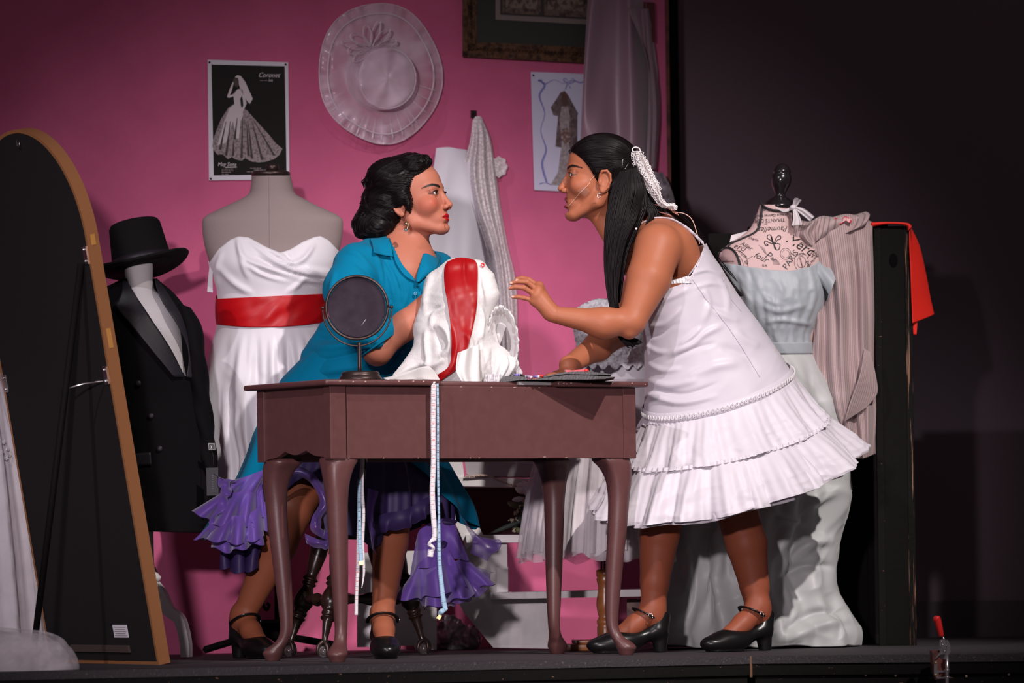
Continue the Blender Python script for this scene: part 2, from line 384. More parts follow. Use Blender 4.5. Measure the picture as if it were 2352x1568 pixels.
struct(obj('baseboard_right', *boxm((2.4, 2.9, .06), (3.8, .03, .12)), mat('charcoal skirting', (.045, .036, .042), .8), smooth=False, loc=(2.4, 2.9, .06)))
# faint pinholes left in the pink wall
# ================================================================== writing table
CA, SA = math.cos(math.radians(31)), math.sin(math.radians(31))
E1, E2 = np.array((CA, SA, 0)), np.array((-SA, CA, 0))
A0 = P(760, 1053, 0.); A0[2] = 0
TW, TDp, ZA, ZB, ZT = 1.0, .43, .563, .766, .782
tb = thing('writing_table', 'mauve brown painted table with cabriole legs between the two women', 'table', tuple(A0+E1*.5+E2*.21))
def tp(a, b, z): return A0+E1*a+E2*b+np.array((0, 0, z))
def tbox(name, a0, a1, b0, b1, z0, z1, m=None, bev=.002, parent=tb, **k):
    c = tp((a0+a1)/2, (b0+b1)/2, (z0+z1)/2)
    return obj(name, *boxm(c, (a1-a0, b1-b0, z1-z0), math.radians(31), bev), m or M['table'], parent, smooth=False, **k)
f = tbox('front_panel', .055, TW-.04, .004, .022, ZA+.001, ZB)
for a0, a1 in ((0, .05), (TW-.042, TW)): tbox('corner_post', a0, a1, 0, .04, ZA, ZB)
tbox('corner_post', 0, .04, TDp-.04, TDp, ZA, ZB); tbox('corner_post', TW-.04, TW, TDp-.04, TDp, ZA, ZB)
tbox('back_panel', .04, TW-.04, TDp-.022, TDp-.004, ZA, ZB)
def scallop(name, a):                                # side panel with a wavy lower edge
    n = 49; V = []; 
    for th in (0, .018):
        for i in range(n):
            b = .03+(TDp-.06)*i/(n-1); q = abs(i/(n-1)-.5)*2; z = ZA+.028*(1-q**3)-.012*abs(math.sin(3*PI*i/(n-1)))*(1-q**4)
            V.append(tp(a+th, b, z)); V.append(tp(a+th, b, ZB))
    Fc = []; o2 = 2*n
    for i in range(n-1):
        j = 2*i; Fc += [[j+1, j+3, j+2, j], [o2+j, o2+j+2, o2+j+3, o2+j+1], [j, j+2, o2+j+2, o2+j]]
    obj(name, V, Fc, M['table'], tb, smooth=False)
scallop('side_panel', .006); scallop('side_panel', TW-.024)
def slab(name, a0, a1, b0, b1, z0, z1):              # board with a rounded nose
    return obj(name, *boxm(tp((a0+a1)/2, (b0+b1)/2, (z0+z1)/2), (a1-a0, b1-b0, z1-z0), math.radians(31), .006), M['table'], tb)
def pxa(px):                                          # distance along the front edge for a pixel column
    u = (px-1176)*CT+400*ST; return (u/F*(14+A0[1])-A0[0])/(CA-SA*u/F)
aL, aR = pxa(1003), pxa(1270)
slab('table_top', -.028, aL, -.028, TDp+.028, ZB, ZT)
slab('table_top', aR, TW+.028, -.028, TDp+.028, ZB, ZT)
slab('table_top', aL+.002, aR-.002, .02, TDp+.028, ZB-.001, ZT-.001)
gl = mat('clear plastic cover', (.60, .56, .56), .12, alpha=.45, trans=.2)
V, Fc = boxm(tp((pxa(1195)+aR)/2, .014, ZT-.006), (aR-pxa(1195), .012, .010), math.radians(31), .001)
obj('clear_cover', V, Fc, gl, tb, smooth=False)
def cabriole(ca, cb, da, db):
    dg = (E1*da+E2*db)/math.sqrt(2)
    prof = [(.572, -.030, .050, .9), (.560, -.026, .057, 1), (.535, -.012, .047, 1), (.50, -.004, .037, 1), (.45, -.004, .031, 1), (.36, -.010, .028, 1), (.25, -.020, .0245, 1),
            (.14, -.028, .020, 1), (.085, -.028, .0175, 1), (.055, -.016, .0185, 1), (.035, .004, .026, 1), (.022, .012, .029, 1), (.010, .012, .024, 1), (.0, .012, .019, 1)]
    pr = cr(np.array(prof), 60); n = 24; a = np.arange(n)/n*2*PI; G = []
    for z, o, r, _ in pr:
        top = sm(z, .44, .56); e = 2+top*2.2
        rr = r/((abs(np.cos(a))**e+abs(np.sin(a))**e)**(1/e))
        if top > 0: rr = rr*(1-.18*top)
        c = tp(ca, cb, z)+dg*o
        G.append(c+rr[:, None]*(np.cos(a)[:, None]*E1+np.sin(a)[:, None]*E2))
    return rings(np.array(G))
for (ca, cb, da, db) in ((.035, .035, -1, -1), (TW-.035, .035, 1, -1), (.035, TDp-.035, -1, 1), (TW-.035, TDp-.035, 1, 1)):
    lg = obj('leg', *cabriole(ca, cb, da, db), M['table'], tb)
    pass
# paint chips: little shallow flakes on the edges
def chip(px, py, r, on, parent):
    pass
mb = MB()
for px in (770, 800, 828, 905, 938, 962): 
    mb.add(*ball(tp(pxa(px), -.0275, ZT-.004-.004*R.random()), (.0025+.002*R.random(), .002, .0016), 5))
for px in (1283, 1290, 1300, 1345, 1395, 1440, 1470):
    mb.add(*ball(tp(pxa(px), -.0275, ZT-.009+.004*R.random()), (.002+.002*R.random(), .002, .0013), 5))
for px in (1130, 1183, 1240, 1005, 1250, 1060): mb.add(*ball(tp(pxa(px), .003, ZB-.002 if px != 1250 else ZA+.004), (.004*R.random()+.002, .002, .001), 5))
for px in (800, 880, 960, 1080, 1300, 1100): mb.add(*ball(tp(pxa(px), .003, ZA+.002), (.002+.003*R.random(), .002, .001), 5))
o = mb.build('paint_chips', M['chip'], tb); o['kind'] = 'stuff'
mb = MB()
for px in (1125, 1184, 1244, 1208): mb.add(*ball(tp(pxa(px), .0035, ZB-.011), (.0018, .0012, .0018), 5))
o = mb.build('screw_heads', M['dark_wood'], tb); o['kind'] = 'stuff'
# ================================================================== things on the pink wall
def wsheet(ctrl, n=40, m=40, disp=None):           # rows of (px,py,height above the wall)
    A = np.array(ctrl, float); A = cr(A, n); A = np.swapaxes(cr(np.swapaxes(A, 0, 1), m), 0, 1)
    u, v = np.meshgrid(np.linspace(0, 1, m), np.linspace(0, 1, n))
    if disp is not None: A = disp(A, u, v)
    return W(A[..., 0], A[..., 1], A[..., 2]).reshape(-1, 3), gridF(n, m)
def wpoly(pts, off, th=.0006, closed=True):        # thin printed shape on the wall
    pts = np.array(pts, float); n = len(pts); A = W(pts[:, 0], pts[:, 1], off+th); B = W(pts[:, 0], pts[:, 1], off+0*pts[:, 0])
    return np.concatenate([A, B]), [list(range(n)), list(range(2*n-1, n-1, -1))]+[[i, i+n, (i+1) % n+n, (i+1) % n] for i in range(n)]
def wtext(s, px, py, off, size, m, parent, rot=0., shear=0.):
    D = W(px, py, off)[1]
    return text('lettering', s, px, py, D, size, m, parent, rot=rot, right=WD, shear=shear, ext=.0003)
def base_at(px, py, off=.0): return tuple(W(px, py, off))
# --- black poster with the bride
p1 = thing('poster', 'black poster of a bride in a wide lace gown above the grey dress form', 'poster', base_at(570, 415, .004))
q = np.array([(477, 137), (662, 143), (665, 412), (480, 414)], float)
def bil(u, v, q=q): return (q[0]*(1-u)+q[1]*u)*(1-v)+(q[3]*(1-u)+q[2]*u)*v
obj('sheet', *wpoly(q, .004, .002), M['paper'], p1, smooth=False)
blk = mat('black poster print', (.014, .013, .012), .35)
obj('printed_field', *wpoly([bil(.045, .04), bil(.955, .035), bil(.965, .955), bil(.06, .96)], .0065, .0008), blk, p1, smooth=False)
def zp(pts): return [(460+x/5.057, 120+y/5.058) for x, y in pts]
fig = [(395, 600), (330, 640), (250, 760), (190, 900), (150, 1020), (140, 1090), (160, 1140), (200, 1190), (260, 1185), (320, 1240), (370, 1215), (400, 1240), (480, 1260), (520, 1230), (600, 1270), (680, 1280), (760, 1270), (860, 1240), (920, 1190), (955, 1120), (880, 1060), (800, 960), (700, 850), (600, 740), (540, 670), (470, 640), (455, 600), (460, 520), (500, 470), (470, 420), (430, 430), (380, 480), (400, 540)]
obj('bride_gown', *wpoly(zp(fig), .0075), M['print_grey'], p1, smooth=False)
obj('bride_bodice', *wpoly(zp([(395, 600), (385, 500), (430, 430), (490, 430), (500, 470), (465, 540), (470, 610), (500, 720), (470, 800), (450, 1000), (420, 1000), (380, 800), (300, 1050), (200, 1080), (280, 800), (340, 650)]), .0083), M['print_light'], p1, smooth=False)
obj('bride_veil', *wpoly(zp([(400, 290), (430, 265), (470, 275), (520, 340), (570, 450), (610, 540), (575, 600), (520, 540), (480, 460), (450, 380), (445, 320)]), .0083), M['print_light'], p1, smooth=False)
obj('bride_arm', *wpoly(zp([(390, 350), (380, 340), (340, 430), (310, 520), (335, 530), (390, 510), (400, 480), (345, 500), (370, 430)]), .0088), M['print_light'], p1, smooth=False)
obj('bride_arm', *wpoly(zp([(480, 480), (505, 500), (540, 590), (510, 660), (480, 730), (455, 700), (500, 620), (495, 560)]), .0088), M['print_light'], p1, smooth=False)
obj('bride_head', *wpoly(zp([(380, 320), (400, 290), (440, 300), (445, 360), (430, 410), (400, 390), (385, 350)]), .0090), mat('dark print', (.07, .05, .045), .6), p1, smooth=False)
for a in ((430, 760, 400, 1010), (390, 1020, 380, 1200), (490, 760, 480, 1230), (560, 830, 600, 1230), (600, 800, 720, 1250), (620, 790, 860, 1200), (540, 830, 560, 1200), (300, 800, 230, 1130), (350, 800, 300, 1200)):
    x0_, y0_, x1_, y1_ = a
    obj('gown_fold', *wpoly(zp([(x0_-3, y0_), (x0_+3, y0_), (x1_+14, y1_), (x1_-14, y1_)]), .0088), mat('fold print', (.06, .045, .045), .6) if 'fp' not in globals() else fp, p1, smooth=False); fp = bpy.data.materials['fold print']
def bars(x, y, words):                             # print too small to read: rows of word-long dashes
    for w_ in words:
        obj('small_print', *wpoly([(x, y), (x+w_, y), (x+w_, y+1.5), (x, y+1.5)], .0078, .0003), M['print_grey'], p1, smooth=False); x += w_+1.6
wt = mat('white print', (.66, .62, .63), .5)
wtext('Coronet', 592, 177, .0078, .021, wt, p1, rot=.02, shear=.5)
bars(597, 184, (9, 6)); wtext('ios', 616, 187, .0078, .013, wt, p1, shear=.3)
obj('underline', *wpoly([(623, 170.5), (644, 170), (644, 171), (623, 171.5)], .0078), M['print_grey'], p1, smooth=False)
wtext('May Sons', 500, 381, .0078, .0165, wt, p1, rot=.02, shear=.25)
obj('underline', *wpoly([(517, 383), (544, 382.5), (544, 384.5), (517, 385)], .0078), wt, p1, smooth=False)
for i, ws in enumerate(((5, 8, 10), (4, 9, 12), (6, 14), (5, 9))): bars(509, 387.5+i*3.6+(1.5 if i == 3 else 0), ws)
for i, (x_, ws) in enumerate(((575, (4, 7, 5, 4)), (583, (12, 9, 4)), (567, (8, 5, 9, 7)))): bars(x_, 385.5+i*4, ws)
def pin(px, py, parent, off=.006):
    obj('push_pin', *ball(W(px, py, off), (.0035, .0035, .0035), 8), M['bronze'], parent)
for x, y in ((481, 143), (656, 148), (484, 410)): pin(x, y, p1, .008)
# --- white poster with ribbons
p2 = thing('poster', 'white bridal poster with blue ribbon border, partly behind the mauve drape', 'poster', base_at(1290, 436, .004))
obj('sheet', *wpoly([(1219, 165), (1400, 172), (1402, 445), (1227, 436)], .004, .004), mat('bluish white card', (.58, .57, .72), .5), p2, smooth=False)
bl = mat('blue ribbon print', (.20, .20, .46), .6)
def wline(pts, wd, off, m, parent, name='ribbon_print', res=40):
    c = cr(np.array(pts, float), res); T = np.gradient(c, axis=0); T /= np.linalg.norm(T, axis=1)[:, None]+1e-9; N = np.stack([-T[:, 1], T[:, 0]], 1)
    ww = wd*(.65+.35*np.sin(np.linspace(0, 9, res)))[:, None]; a, b = c+N*ww/2, c-N*ww/2
    G = np.stack([W(a[:, 0], a[:, 1], off+.0004), W(b[:, 0], b[:, 1], off+.0004)], 1); o = obj(name, G.reshape(-1, 3), gridF(res, 2), m, parent, smooth=False); return solid(o, .0004)
def z3(pts): return [(1040+x/3.267, x2/3.267) for x, x2 in pts]
wline(z3([(640, 600), (690, 640), (650, 720), (690, 850), (660, 980), (700, 1120), (670, 1230), (705, 1370)]), 5, .0085, bl, p2)
wline(z3([(640, 610), (660, 600), (690, 630), (760, 600), (830, 625), (900, 605), (960, 620), (1000, 600)]), 3, .0085, bl, p2)
wline(z3([(860, 625), (830, 600), (850, 590), (870, 625), (895, 590), (915, 610), (870, 628)]), 2.2, .0089, bl, p2)
wline(z3([(860, 625), (845, 670), (860, 630), (885, 665)]), 2, .0089, bl, p2); wline(z3([(650, 1380), (690, 1370), (740, 1385)]), 2.5, .0089, bl, p2)
dgp = mat('faded gown print', (.26, .21, .22), .6, var=(120, (.42, .38, .38), .4, .7)); dkp = mat('brown veil print', (.09, .055, .06), .6, var=(80, (.2, .15, .15), .4, .7))
obj('bride_veil', *wpoly(z3([(810, 690), (840, 680), (870, 720), (940, 850), (935, 870), (935, 1110), (900, 1120), (770, 1100), (790, 870), (755, 865), (735, 805), (780, 740)]), .0085), dkp, p2, smooth=False)
obj('bride_gown', *wpoly(z3([(815, 800), (865, 800), (880, 880), (870, 1050), (900, 1300), (930, 1400), (735, 1385), (790, 1290), (820, 1050), (800, 900)]), .0092), dgp, p2, smooth=False)
obj('bride_head', *wpoly(z3([(815, 700), (850, 695), (862, 740), (855, 790), (835, 800), (818, 770)]), .0096), mat('portrait print', (.10, .05, .045), .6), p2, smooth=False)
obj('bride_bouquet', *wpoly(z3([(820, 970), (860, 960), (890, 1000), (880, 1060), (840, 1080), (812, 1040)]), .0099), mat('bouquet print', (.16, .09, .08), .6, var=(150, (.4, .33, .3), .5, .6)), p2, smooth=False)
pin(1225, 173, p2, .010)
# --- gilt picture frame
fr = thing('picture_frame', 'large carved gilt picture frame hanging at top of pink wall beside drape', 'picture frame', base_at(1250, 130, .01))
gilt = mat('old gilt carving', (.17, .085, .045), .42, metal=.5, bump=(120, .6), var=(60, (.05, .028, .02), .4, .65))
def fpt(a, b): return (1062+a*1.0+b*-.012*0, 130-b*1.0+a*.053)    # a px right of the left edge, b px above the lower edge
def strip(name, a0, b0, a1, b1, o0, o1, m): 
    pts = [fpt(a0, b0), fpt(a1, b0), fpt(a1, b1), fpt(a0, b1)]; A = W(np.array(pts)[:, 0], np.array(pts)[:, 1], o1); B = W(np.array(pts)[:, 0], np.array(pts)[:, 1], o0)
    return obj(name, np.concatenate([A, B]), [[0, 1, 2, 3], [7, 6, 5, 4]]+[[i, i+4, (i+1) % 4+4, (i+1) % 4] for i in range(4)], m, fr, smooth=False)
strip('backing', 8, 8, 380, 300, .008, .018, mat('green black mount board', (.030, .032, .027), .8))
strip('rail', 0, 0, 385, 14, .006, .040, gilt); strip('rail', 0, 14, 385, 30, .006, .030, gilt)
strip('stile', 0, 0, 12, 300, .006, .040, gilt); strip('stile', 12, 14, 30, 300, .006, .030, gilt)
strip('inner_slip', 30, 30, 385, 36, .018, .024, gilt); strip('inner_slip', 26, 30, 33, 300, .018, .024, gilt)
mb = MB()
for i in range(46): 
    x, y = fpt(6+i*8.2, 20+R.uniform(-1, 1)); mb.add(*tube([W(x-3.2, y+2.4, .031), W(x, y, .036), W(x+3.2, y-2.4, .031)], [.002, .0042, .002], 6))
for i in range(18):
    x, y = fpt(20, 36+i*7); mb.add(*tube([W(x-2.4, y+3.2, .031), W(x, y, .036), W(x+2.4, y-3.2, .031)], [.002, .0042, .002], 6))
o = mb.build('carving', gilt, fr); o['kind'] = 'stuff'
strip('print_border', 76, 89, 300, 300, .0185, .021, mat('cream print border', (.20, .165, .15), .7, bump=(300, .1)))
strip('print_field', 87, 101, 292, 300, .0215, .0225, mat('dark brown print', (.04, .03, .028), .7))
for a0, a1 in ((92, 180), (188, 286)):
    strip('print_panel', a0, 105, a1, 300, .0226, .0235, mat('brown print', (.13, .095, .075), .7, var=(50, (.05, .03, .025), .45, .6)))
    strip('print_window', a0+8, 118, a1-8, 300, .0236, .0244, mat('pale brown print', (.22, .17, .13), .7, var=(70, (.08, .05, .04), .45, .6)))
# --- organza sun hat hung on the wall
hat = thing('sun_hat', 'sheer pale organza wide-brimmed hat with bow loops hanging high on pink wall', 'hat', base_at(873, 320, .0))
org = mat('sheer organza', (.86, .68, .78), .25, spec=.8, alpha=(9, .34, .68), bump=(25, .3), sheen=.6)
org2 = mat('stiff organza edge', (.80, .68, .76), .25, spec=.8, alpha=.72, sheen=.6)
n, m = 36, 120; a = np.arange(m)/m*2*PI; rr = np.linspace(.36, 1, n)[:, None]
wob = 1+.025*np.sin(2*a+.5)+.015*np.sin(5*a+1)
ruf = sm(rr, .70, .98)*(.010*np.sin(19*a+2*np.sin(3*a))+.006*np.sin(31*a))
px = 873+140*rr*np.cos(a)*wob; py = 168+163*rr*np.sin(a)*wob; hh = .055+.012*np.cos(a-2)*rr-.03*sm(rr, .75, 1.)*(.4+.6*np.cos(a-4.)**2)+ruf
V = W(px, py, np.broadcast_to(hh, px.shape)).reshape(-1, 3); brim = obj('brim', V, gridF(n, m, True), org, hat)
for rad, w_ in ((1., 1.6), (.86, 2.2)):
    c = [W(873+140*rad*math.cos(t)*(1+.025*math.sin(2*t+.5)+.015*math.sin(5*t+1)), 168+163*rad*math.sin(t)*(1+.025*math.sin(2*t+.5)+.015*math.sin(5*t+1)), .058+.012*math.cos(t-2)*rad-.03*(rad > .9)*(.4+.6*math.cos(t-4)**2)) for t in np.linspace(0, 2*PI, 97)]
    obj('brim_edge', *tube(c, .0016*w_*.7, 6), org2, hat)
for i in range(15):                                # gathered pleats in the lower brim
    t = .3+i*.17+R.uniform(-.05, .05); c = [W(873+140*r_*math.cos(t+.05*(r_-.6)), 168+163*r_*math.sin(t), .064-.01*r_) for r_ in (.62, .75, .9, .97)]
    obj('pleat', *tube(c, [.0006, .0022, .0030, .0008], 6, flat=.5), org2, hat)
prof = [(0.52, .055), (.50, .075), (.49, .10), (.475, .13), (.45, .150), (.40, .160), (.25, .166), (.0, .168)]
G = []
for r_, h_ in prof:
    cxx = 868+22*(h_-.055)/.11; cyy = 172+8*(h_-.055)/.11
    G.append(W(cxx+150*r_*np.cos(a)*.98, cyy+158*r_*np.sin(a), h_+(.007*r_*np.sin(7*a+h_*40)+.004*np.sin(3*a+r_*30)*min(1, r_*4))))
V, Fc = rings(cr(np.array(G), 30)); obj('crown', V, Fc, org, hat)
obj('crown_edge', *tube([W(890+150*.435*math.cos(t), 180+158*.44*math.sin(t), .152) for t in np.linspace(0, 2*PI, 60)], .0018, 6), org2, hat)
for k, (c0, c1, w_, h_) in enumerate((((850, 110), (800, 118), 20, .11), ((850, 108), (806, 82), 18, .10), ((848, 108), (838, 62), 16, .10), ((850, 110), (868, 52), 14, .09), ((846, 118), (812, 140), 16, .12), ((855, 118), (905, 95), 16, .10), ((845, 115), (785, 98), 14, .09), ((852, 112), (890, 70), 15, .10))):
    c0, c1 = np.array(c0, float), np.array(c1, float); d = c1-c0; nn = np.array((-d[1], d[0]))/np.hypot(*d)
    c = [c0, c0+d*.5+nn*w_*.6, c1+nn*w_*.3, c1-nn*w_*.3, c0+d*.5-nn*w_*.6, c0]; cc = cr(np.array(c), 26)
    hgt = h_+.02*np.sin(np.linspace(0, PI, 26)); A = W(cc[:, 0], cc[:, 1], hgt); B = W(cc[:, 0]+3, cc[:, 1]-2, hgt+.028)
    obj('bow_loop', np.stack([A, B], 1).reshape(-1, 3), gridF(26, 2), org2 if k % 2 else org, hat)
    obj('loop_edge', *tube(B, .0009, 5), org2, hat)
# --- hook, hanging white dress and lace veil
hk = thing('wall_hook', 'small metal wall hook above the hanging lace veil', 'hook', base_at(1088, 265, 0))
obj('plate', *wpoly([(1081, 253), (1095, 254), (1095, 272), (1081, 271)], .0, .003), M['bronze'], hk, smooth=False)
obj('prong', *tube([W(1088, 262, .003), W(1088, 268, .03), W(1088, 277, .035), W(1088, 272, .045)], .003, 8), M['bronze'], hk)
cotton = mat('white cotton sheeting', (.66, .63, .70), .75, bump=(260, .08), sheen=.3)
lace = mat('ivory lace netting', (.66, .60, .62), .75, alpha=(75, .99, .62, 1), bump=(90, .8), sheen=.2)
def dd(A, u, v):
    A = A.copy(); A[..., 2] += .016*np.sin(u*9+v*3)*sm(v, .05, .4)+.012*np.sin(u*17-v*5)*sm(v, .2, .7); return A
V, Fc = wsheet([[(1002, 340, .03), (1030, 338, .05), (1055, 342, .05), (1078, 345, .03)], [(993, 395, .03), (1030, 395, .07), (1065, 395, .07), (1098, 400, .03)], [(960, 520, .03), (1020, 520, .08), (1080, 515, .08), (1125, 520, .03)],
                  [(940, 640, .03), (1010, 640, .09), (1080, 640, .08), (1150, 640, .03)], [(930, 800, .03), (1010, 800, .09), (1090, 800, .09), (1180, 800, .03)], [(920, 900, .03), (1010, 905, .09), (1090, 905, .09), (1188, 900, .03)]], 90, 70, dd)
wd = obj('hanging_dress', V, Fc, cotton, loc=base_at(1050, 900, .03)); solid(wd, .0015); tag(wd, 'plain white dress hanging flat on the wall behind woman in teal', 'dress')
V, Fc = wsheet([[(1085, 278, .045), (1092, 268, .05), (1104, 268, .05), (1112, 282, .045)], [(1080, 320, .05), (1095, 318, .07), (1112, 318, .065), (1128, 325, .04)], [(1064, 400, .045), (1092, 395, .09), (1118, 395, .07), (1140, 400, .04)],
                  [(1085, 470, .07), (1105, 470, .10), (1130, 470, .08), (1150, 475, .04)], [(1115, 560, .08), (1135, 560, .11), (1150, 560, .08), (1166, 565, .04)], [(1140, 650, .08), (1150, 650, .11), (1165, 650, .08), (1185, 650, .04)], [(1150, 780, .08), (1160, 780, .11), (1175, 780, .08), (1190, 785, .04)], [(1150, 868, .08), (1165, 868, .11), (1180, 868, .08), (1196, 868, .04)]],
                 120, 60, lambda A, u, v: np.concatenate([A[..., :2], A[..., 2:]+(.016*np.sin(u*22+v*4)*sm(v, .02, .3))[..., None]], -1))
lv = obj('lace_veil', V, Fc, lace, loc=base_at(1140, 868, .05)); tag(lv, 'long ivory lace veil hanging from the wall hook', 'veil')
a = np.linspace(0, 2*PI, 49)[:-1]; k_ = 1+.07*np.cos(8*a)
G = np.array([W(1146+r_*19*np.cos(a)*k_, 383+r_*23*np.sin(a)*k_, .035+.006*np.sin(r_*9)+0*a) for r_ in (.05, .35, .6, .8, 1.)])
V, Fc = rings(G, False); sl_ = obj('scalloped_edge', V, Fc, lace, lv)
# --- mauve satin drape with a dark red box behind it
mv = mat('mauve satin', (.26, .155, .20), .42, sheen=.4, bump=(40, .08)); sgn = None
def dr(A, u, v):
    A = A.copy(); A[..., 2] += .024*np.sin(u*11+.8*np.sin(v*4))+.006*np.sin(u*19+v*3); return A
V, Fc = wsheet([[(1352, -30, .07), (1400, -30, .1), (1440, -30, .1), (1482, -30, .08)], [(1345, 90, .07), (1395, 90, .11), (1450, 90, .11), (1488, 80, .08)], [(1338, 220, .07), (1390, 220, .12), (1460, 220, .12), (1500, 190, .07)],
                  [(1333, 330, .07), (1390, 330, .13), (1460, 330, .12), (1508, 330, .07)], [(1330, 430, .07), (1390, 440, .13), (1450, 440, .12), (1500, 420, .07)]], 90, 110, dr)
dp = obj('drape', V, Fc, mv, loc=base_at(1420, 430, .07)); solid(dp, .001); tag(dp, 'long mauve satin drape hanging over gilt frame at right end of pink wall', 'drape')
V, Fc = wsheet([[(1440, 20, .12), (1476, 20, .13), (1490, 20, .1)], [(1468, 80, .14), (1484, 110, .13), (1504, 110, .06)], [(1488, 150, .14), (1498, 185, .15), (1512, 180, .05)], [(1489, 260, .13), (1502, 270, .14), (1516, 260, .05)], [(1484, 390, .12), (1496, 390, .13), (1506, 390, .06)]], 60, 30, dr)
o = obj('drape_swag', V, Fc, mv, dp); solid(o, .001)
rb = thing('book', 'dark red book-shaped box behind the mauve drape', 'box', base_at(1490, 97, .03))
obj('cover', *wpoly([(1478, 4), (1504, 6), (1505, 96), (1480, 95)], .03, .03), mat('dark red cloth board', (.10, .014, .018), .7, bump=(200, .3)), rb, smooth=False)
obj('top_edge', *wpoly([(1470, 0), (1496, 0), (1504, 6), (1478, 5)], .03, .03), mat('pink cloth', (.35, .12, .2), .7), rb, smooth=False)
# grey patterned cloth beside the drape
gp = mat('grey floral gauze', (.40, .36, .40), .8, alpha=(60, .8, .98), var=(28, (.15, .12, .15), .52, .6))
V, Fc = wsheet([[(1495, 392, .12), (1510, 396, .14), (1522, 395, .12)], [(1505, 430, .12), (1525, 430, .14), (1540, 430, .12)], [(1520, 480, .12), (1540, 480, .14), (1553, 480, .12)], [(1535, 560, .12), (1548, 560, .14), (1556, 560, .12)]], 30, 20)
o = obj('patterned_scarf', V, Fc, gp, loc=base_at(1530, 540, .12)); solid(o, .001); tag(o, 'grey patterned gauze scarf hanging at right edge of pink wall', 'scarf')
# ================================================================== dress forms and what they wear
def gown(rows, Y, ratio=.7, top=None, bottom=None, n=80, m=140, fold=None, Yf=None, sq=2.0):
    """closed cloth tube; rows (py,xl,xr[,depth m]); top/bottom (cos a, front)->py ; fold(a,s,py)->m"""
    rw = np.array([(r[0], r[1], r[2], r[3] if len(r) > 3 else (r[2]-r[1])/2*S(Y)*ratio) for r in rows], float); rw = cr(rw, 200); o = np.argsort(rw[:, 0]); rw = rw[o]
    a = np.arange(m)/m*2*PI; ca = np.cos(a); fr_ = np.sin(a) >= 0; s = np.linspace(0, 1, n)[:, None]
    t0 = np.array([top(c, f_) for c, f_ in zip(ca, fr_)]) if top else np.full(m, rw[0, 0]); b0 = np.array([bottom(c, f_, aa) for c, f_, aa in zip(ca, fr_, a)]) if bottom else np.full(m, rw[-1, 0])
    py = t0+(b0-t0)*s; xl = np.interp(py, rw[:, 0], rw[:, 1]); xr = np.interp(py, rw[:, 0], rw[:, 2]); dp_ = np.interp(py, rw[:, 0], rw[:, 3])
    f = fold(a[None], s, py) if fold else 0*py; cx, hx = (xl+xr)/2, (xr-xl)/2; sc_ = S(Y); k = 1+f/(hx*sc_+1e-6)
    px = cx+hx*ca*k; Yd = Y-(dp_+f)*np.sin(a)
    if Yf: Yd = Yd+Yf(py)
    return P(px, py, Yd).reshape(-1, 3), gridF(n, m, True)
def onsurf(rows, Y, ratio=.7, off=.004):
    rw = np.array([(r[0], r[1], r[2], r[3] if len(r) > 3 else (r[2]-r[1])/2*S(Y)*ratio) for r in rows], float); rw = cr(rw, 200)
    def g(px, py):
        xl = np.interp(py, rw[:, 0], rw[:, 1]); xr = np.interp(py, rw[:, 0], rw[:, 2]); d = np.interp(py, rw[:, 0], rw[:, 3]); c = np.clip((px-(xl+xr)/2)/((xr-xl)/2), -.99, .99)
        return Y-d*np.sqrt(1-c*c)-off
    return g
def patch(ctrl, g, n=30, m=20, lift=None):
    A = np.array(ctrl, float); A = cr(A, n); A = np.swapaxes(cr(np.swapaxes(A, 0, 1), m), 0, 1); Yv = g(A[..., 0], A[..., 1])
    if lift is not None:
        u, v = np.meshgrid(np.linspace(0, 1, m), np.linspace(0, 1, n)); Yv = Yv-lift(u, v)
    return P(A[..., 0], A[..., 1], Yv).reshape(-1, 3), gridF(n, m)
def line_on(pts, g, r, res=40, n=6):
    c = cr(np.array(pts, float), res); return tube(P(c[:, 0], c[:, 1], g(c[:, 0], c[:, 1])), r, n)
linen = mat('grey beige linen jersey', (.25, .195, .19), .85, bump=(300, .25, 2)); white_form = mat('white jersey', (.45, .42, .43), .8, bump=(300, .15))
black_wool = mat('black wool suiting', (.0045, .004, .0048), .9, spec=.08, bump=(260, .15)); black_satin = mat('black satin facing', (.012, .010, .014), .5, spec=.3, bump=(120, .1)); felt = mat('black felt', (.007, .0065, .007), .9, spec=.1, bump=(240, .3))
satin = mat('white satin', (.64, .61, .65), .42, spec=.4, sheen=.25, bump=(50, .05)); red_satin = mat('red satin', (.42, .002, .005), .42, spec=.35, bump=(60, .06)); tulle = mat('white tulle net', (.74, .68, .72), .8, alpha=(14, .34, .6)); tulle2 = mat('dense white tulle', (.78, .72, .75), .8, alpha=(12, .62, .85), bump=(30, .2))
# --- form with top hat and tuxedo jacket
YM = 1.05
m1 = thing('dress_form', 'white dress form on pale cabriole-legged stand wearing tuxedo jacket and top hat', 'dress form', (P(352, 1500, YM)[0], YM, 0))
fr1 = [(596, 288, 352), (625, 286, 351), (652, 290, 352), (668, 284, 358, .05), (690, 265, 385, .07), (720, 252, 405, .09), (790, 250, 425, .105), (870, 255, 440, .105), (1000, 262, 460, .11), (1180, 280, 470, .11)]
obj('torso', *(lambda A: (A[0], A[1]))(gown(fr1, YM, .95, n=80, m=80)), white_form, m1)
obj('pole', *tube([P(340, 1150, YM), P(343, 1290, YM), P(350, 1345, YM)], [.014, .014, .013], 14), M['white_paint'], m1)
obj('turned_collar', *lathe([(.014, -.02), (.026, -.012), (.030, 0), (.020, .014), (.014, .03)], P(347, 1325, YM), 20), M['white_paint'], m1)
hub = P(350, 1335, YM)
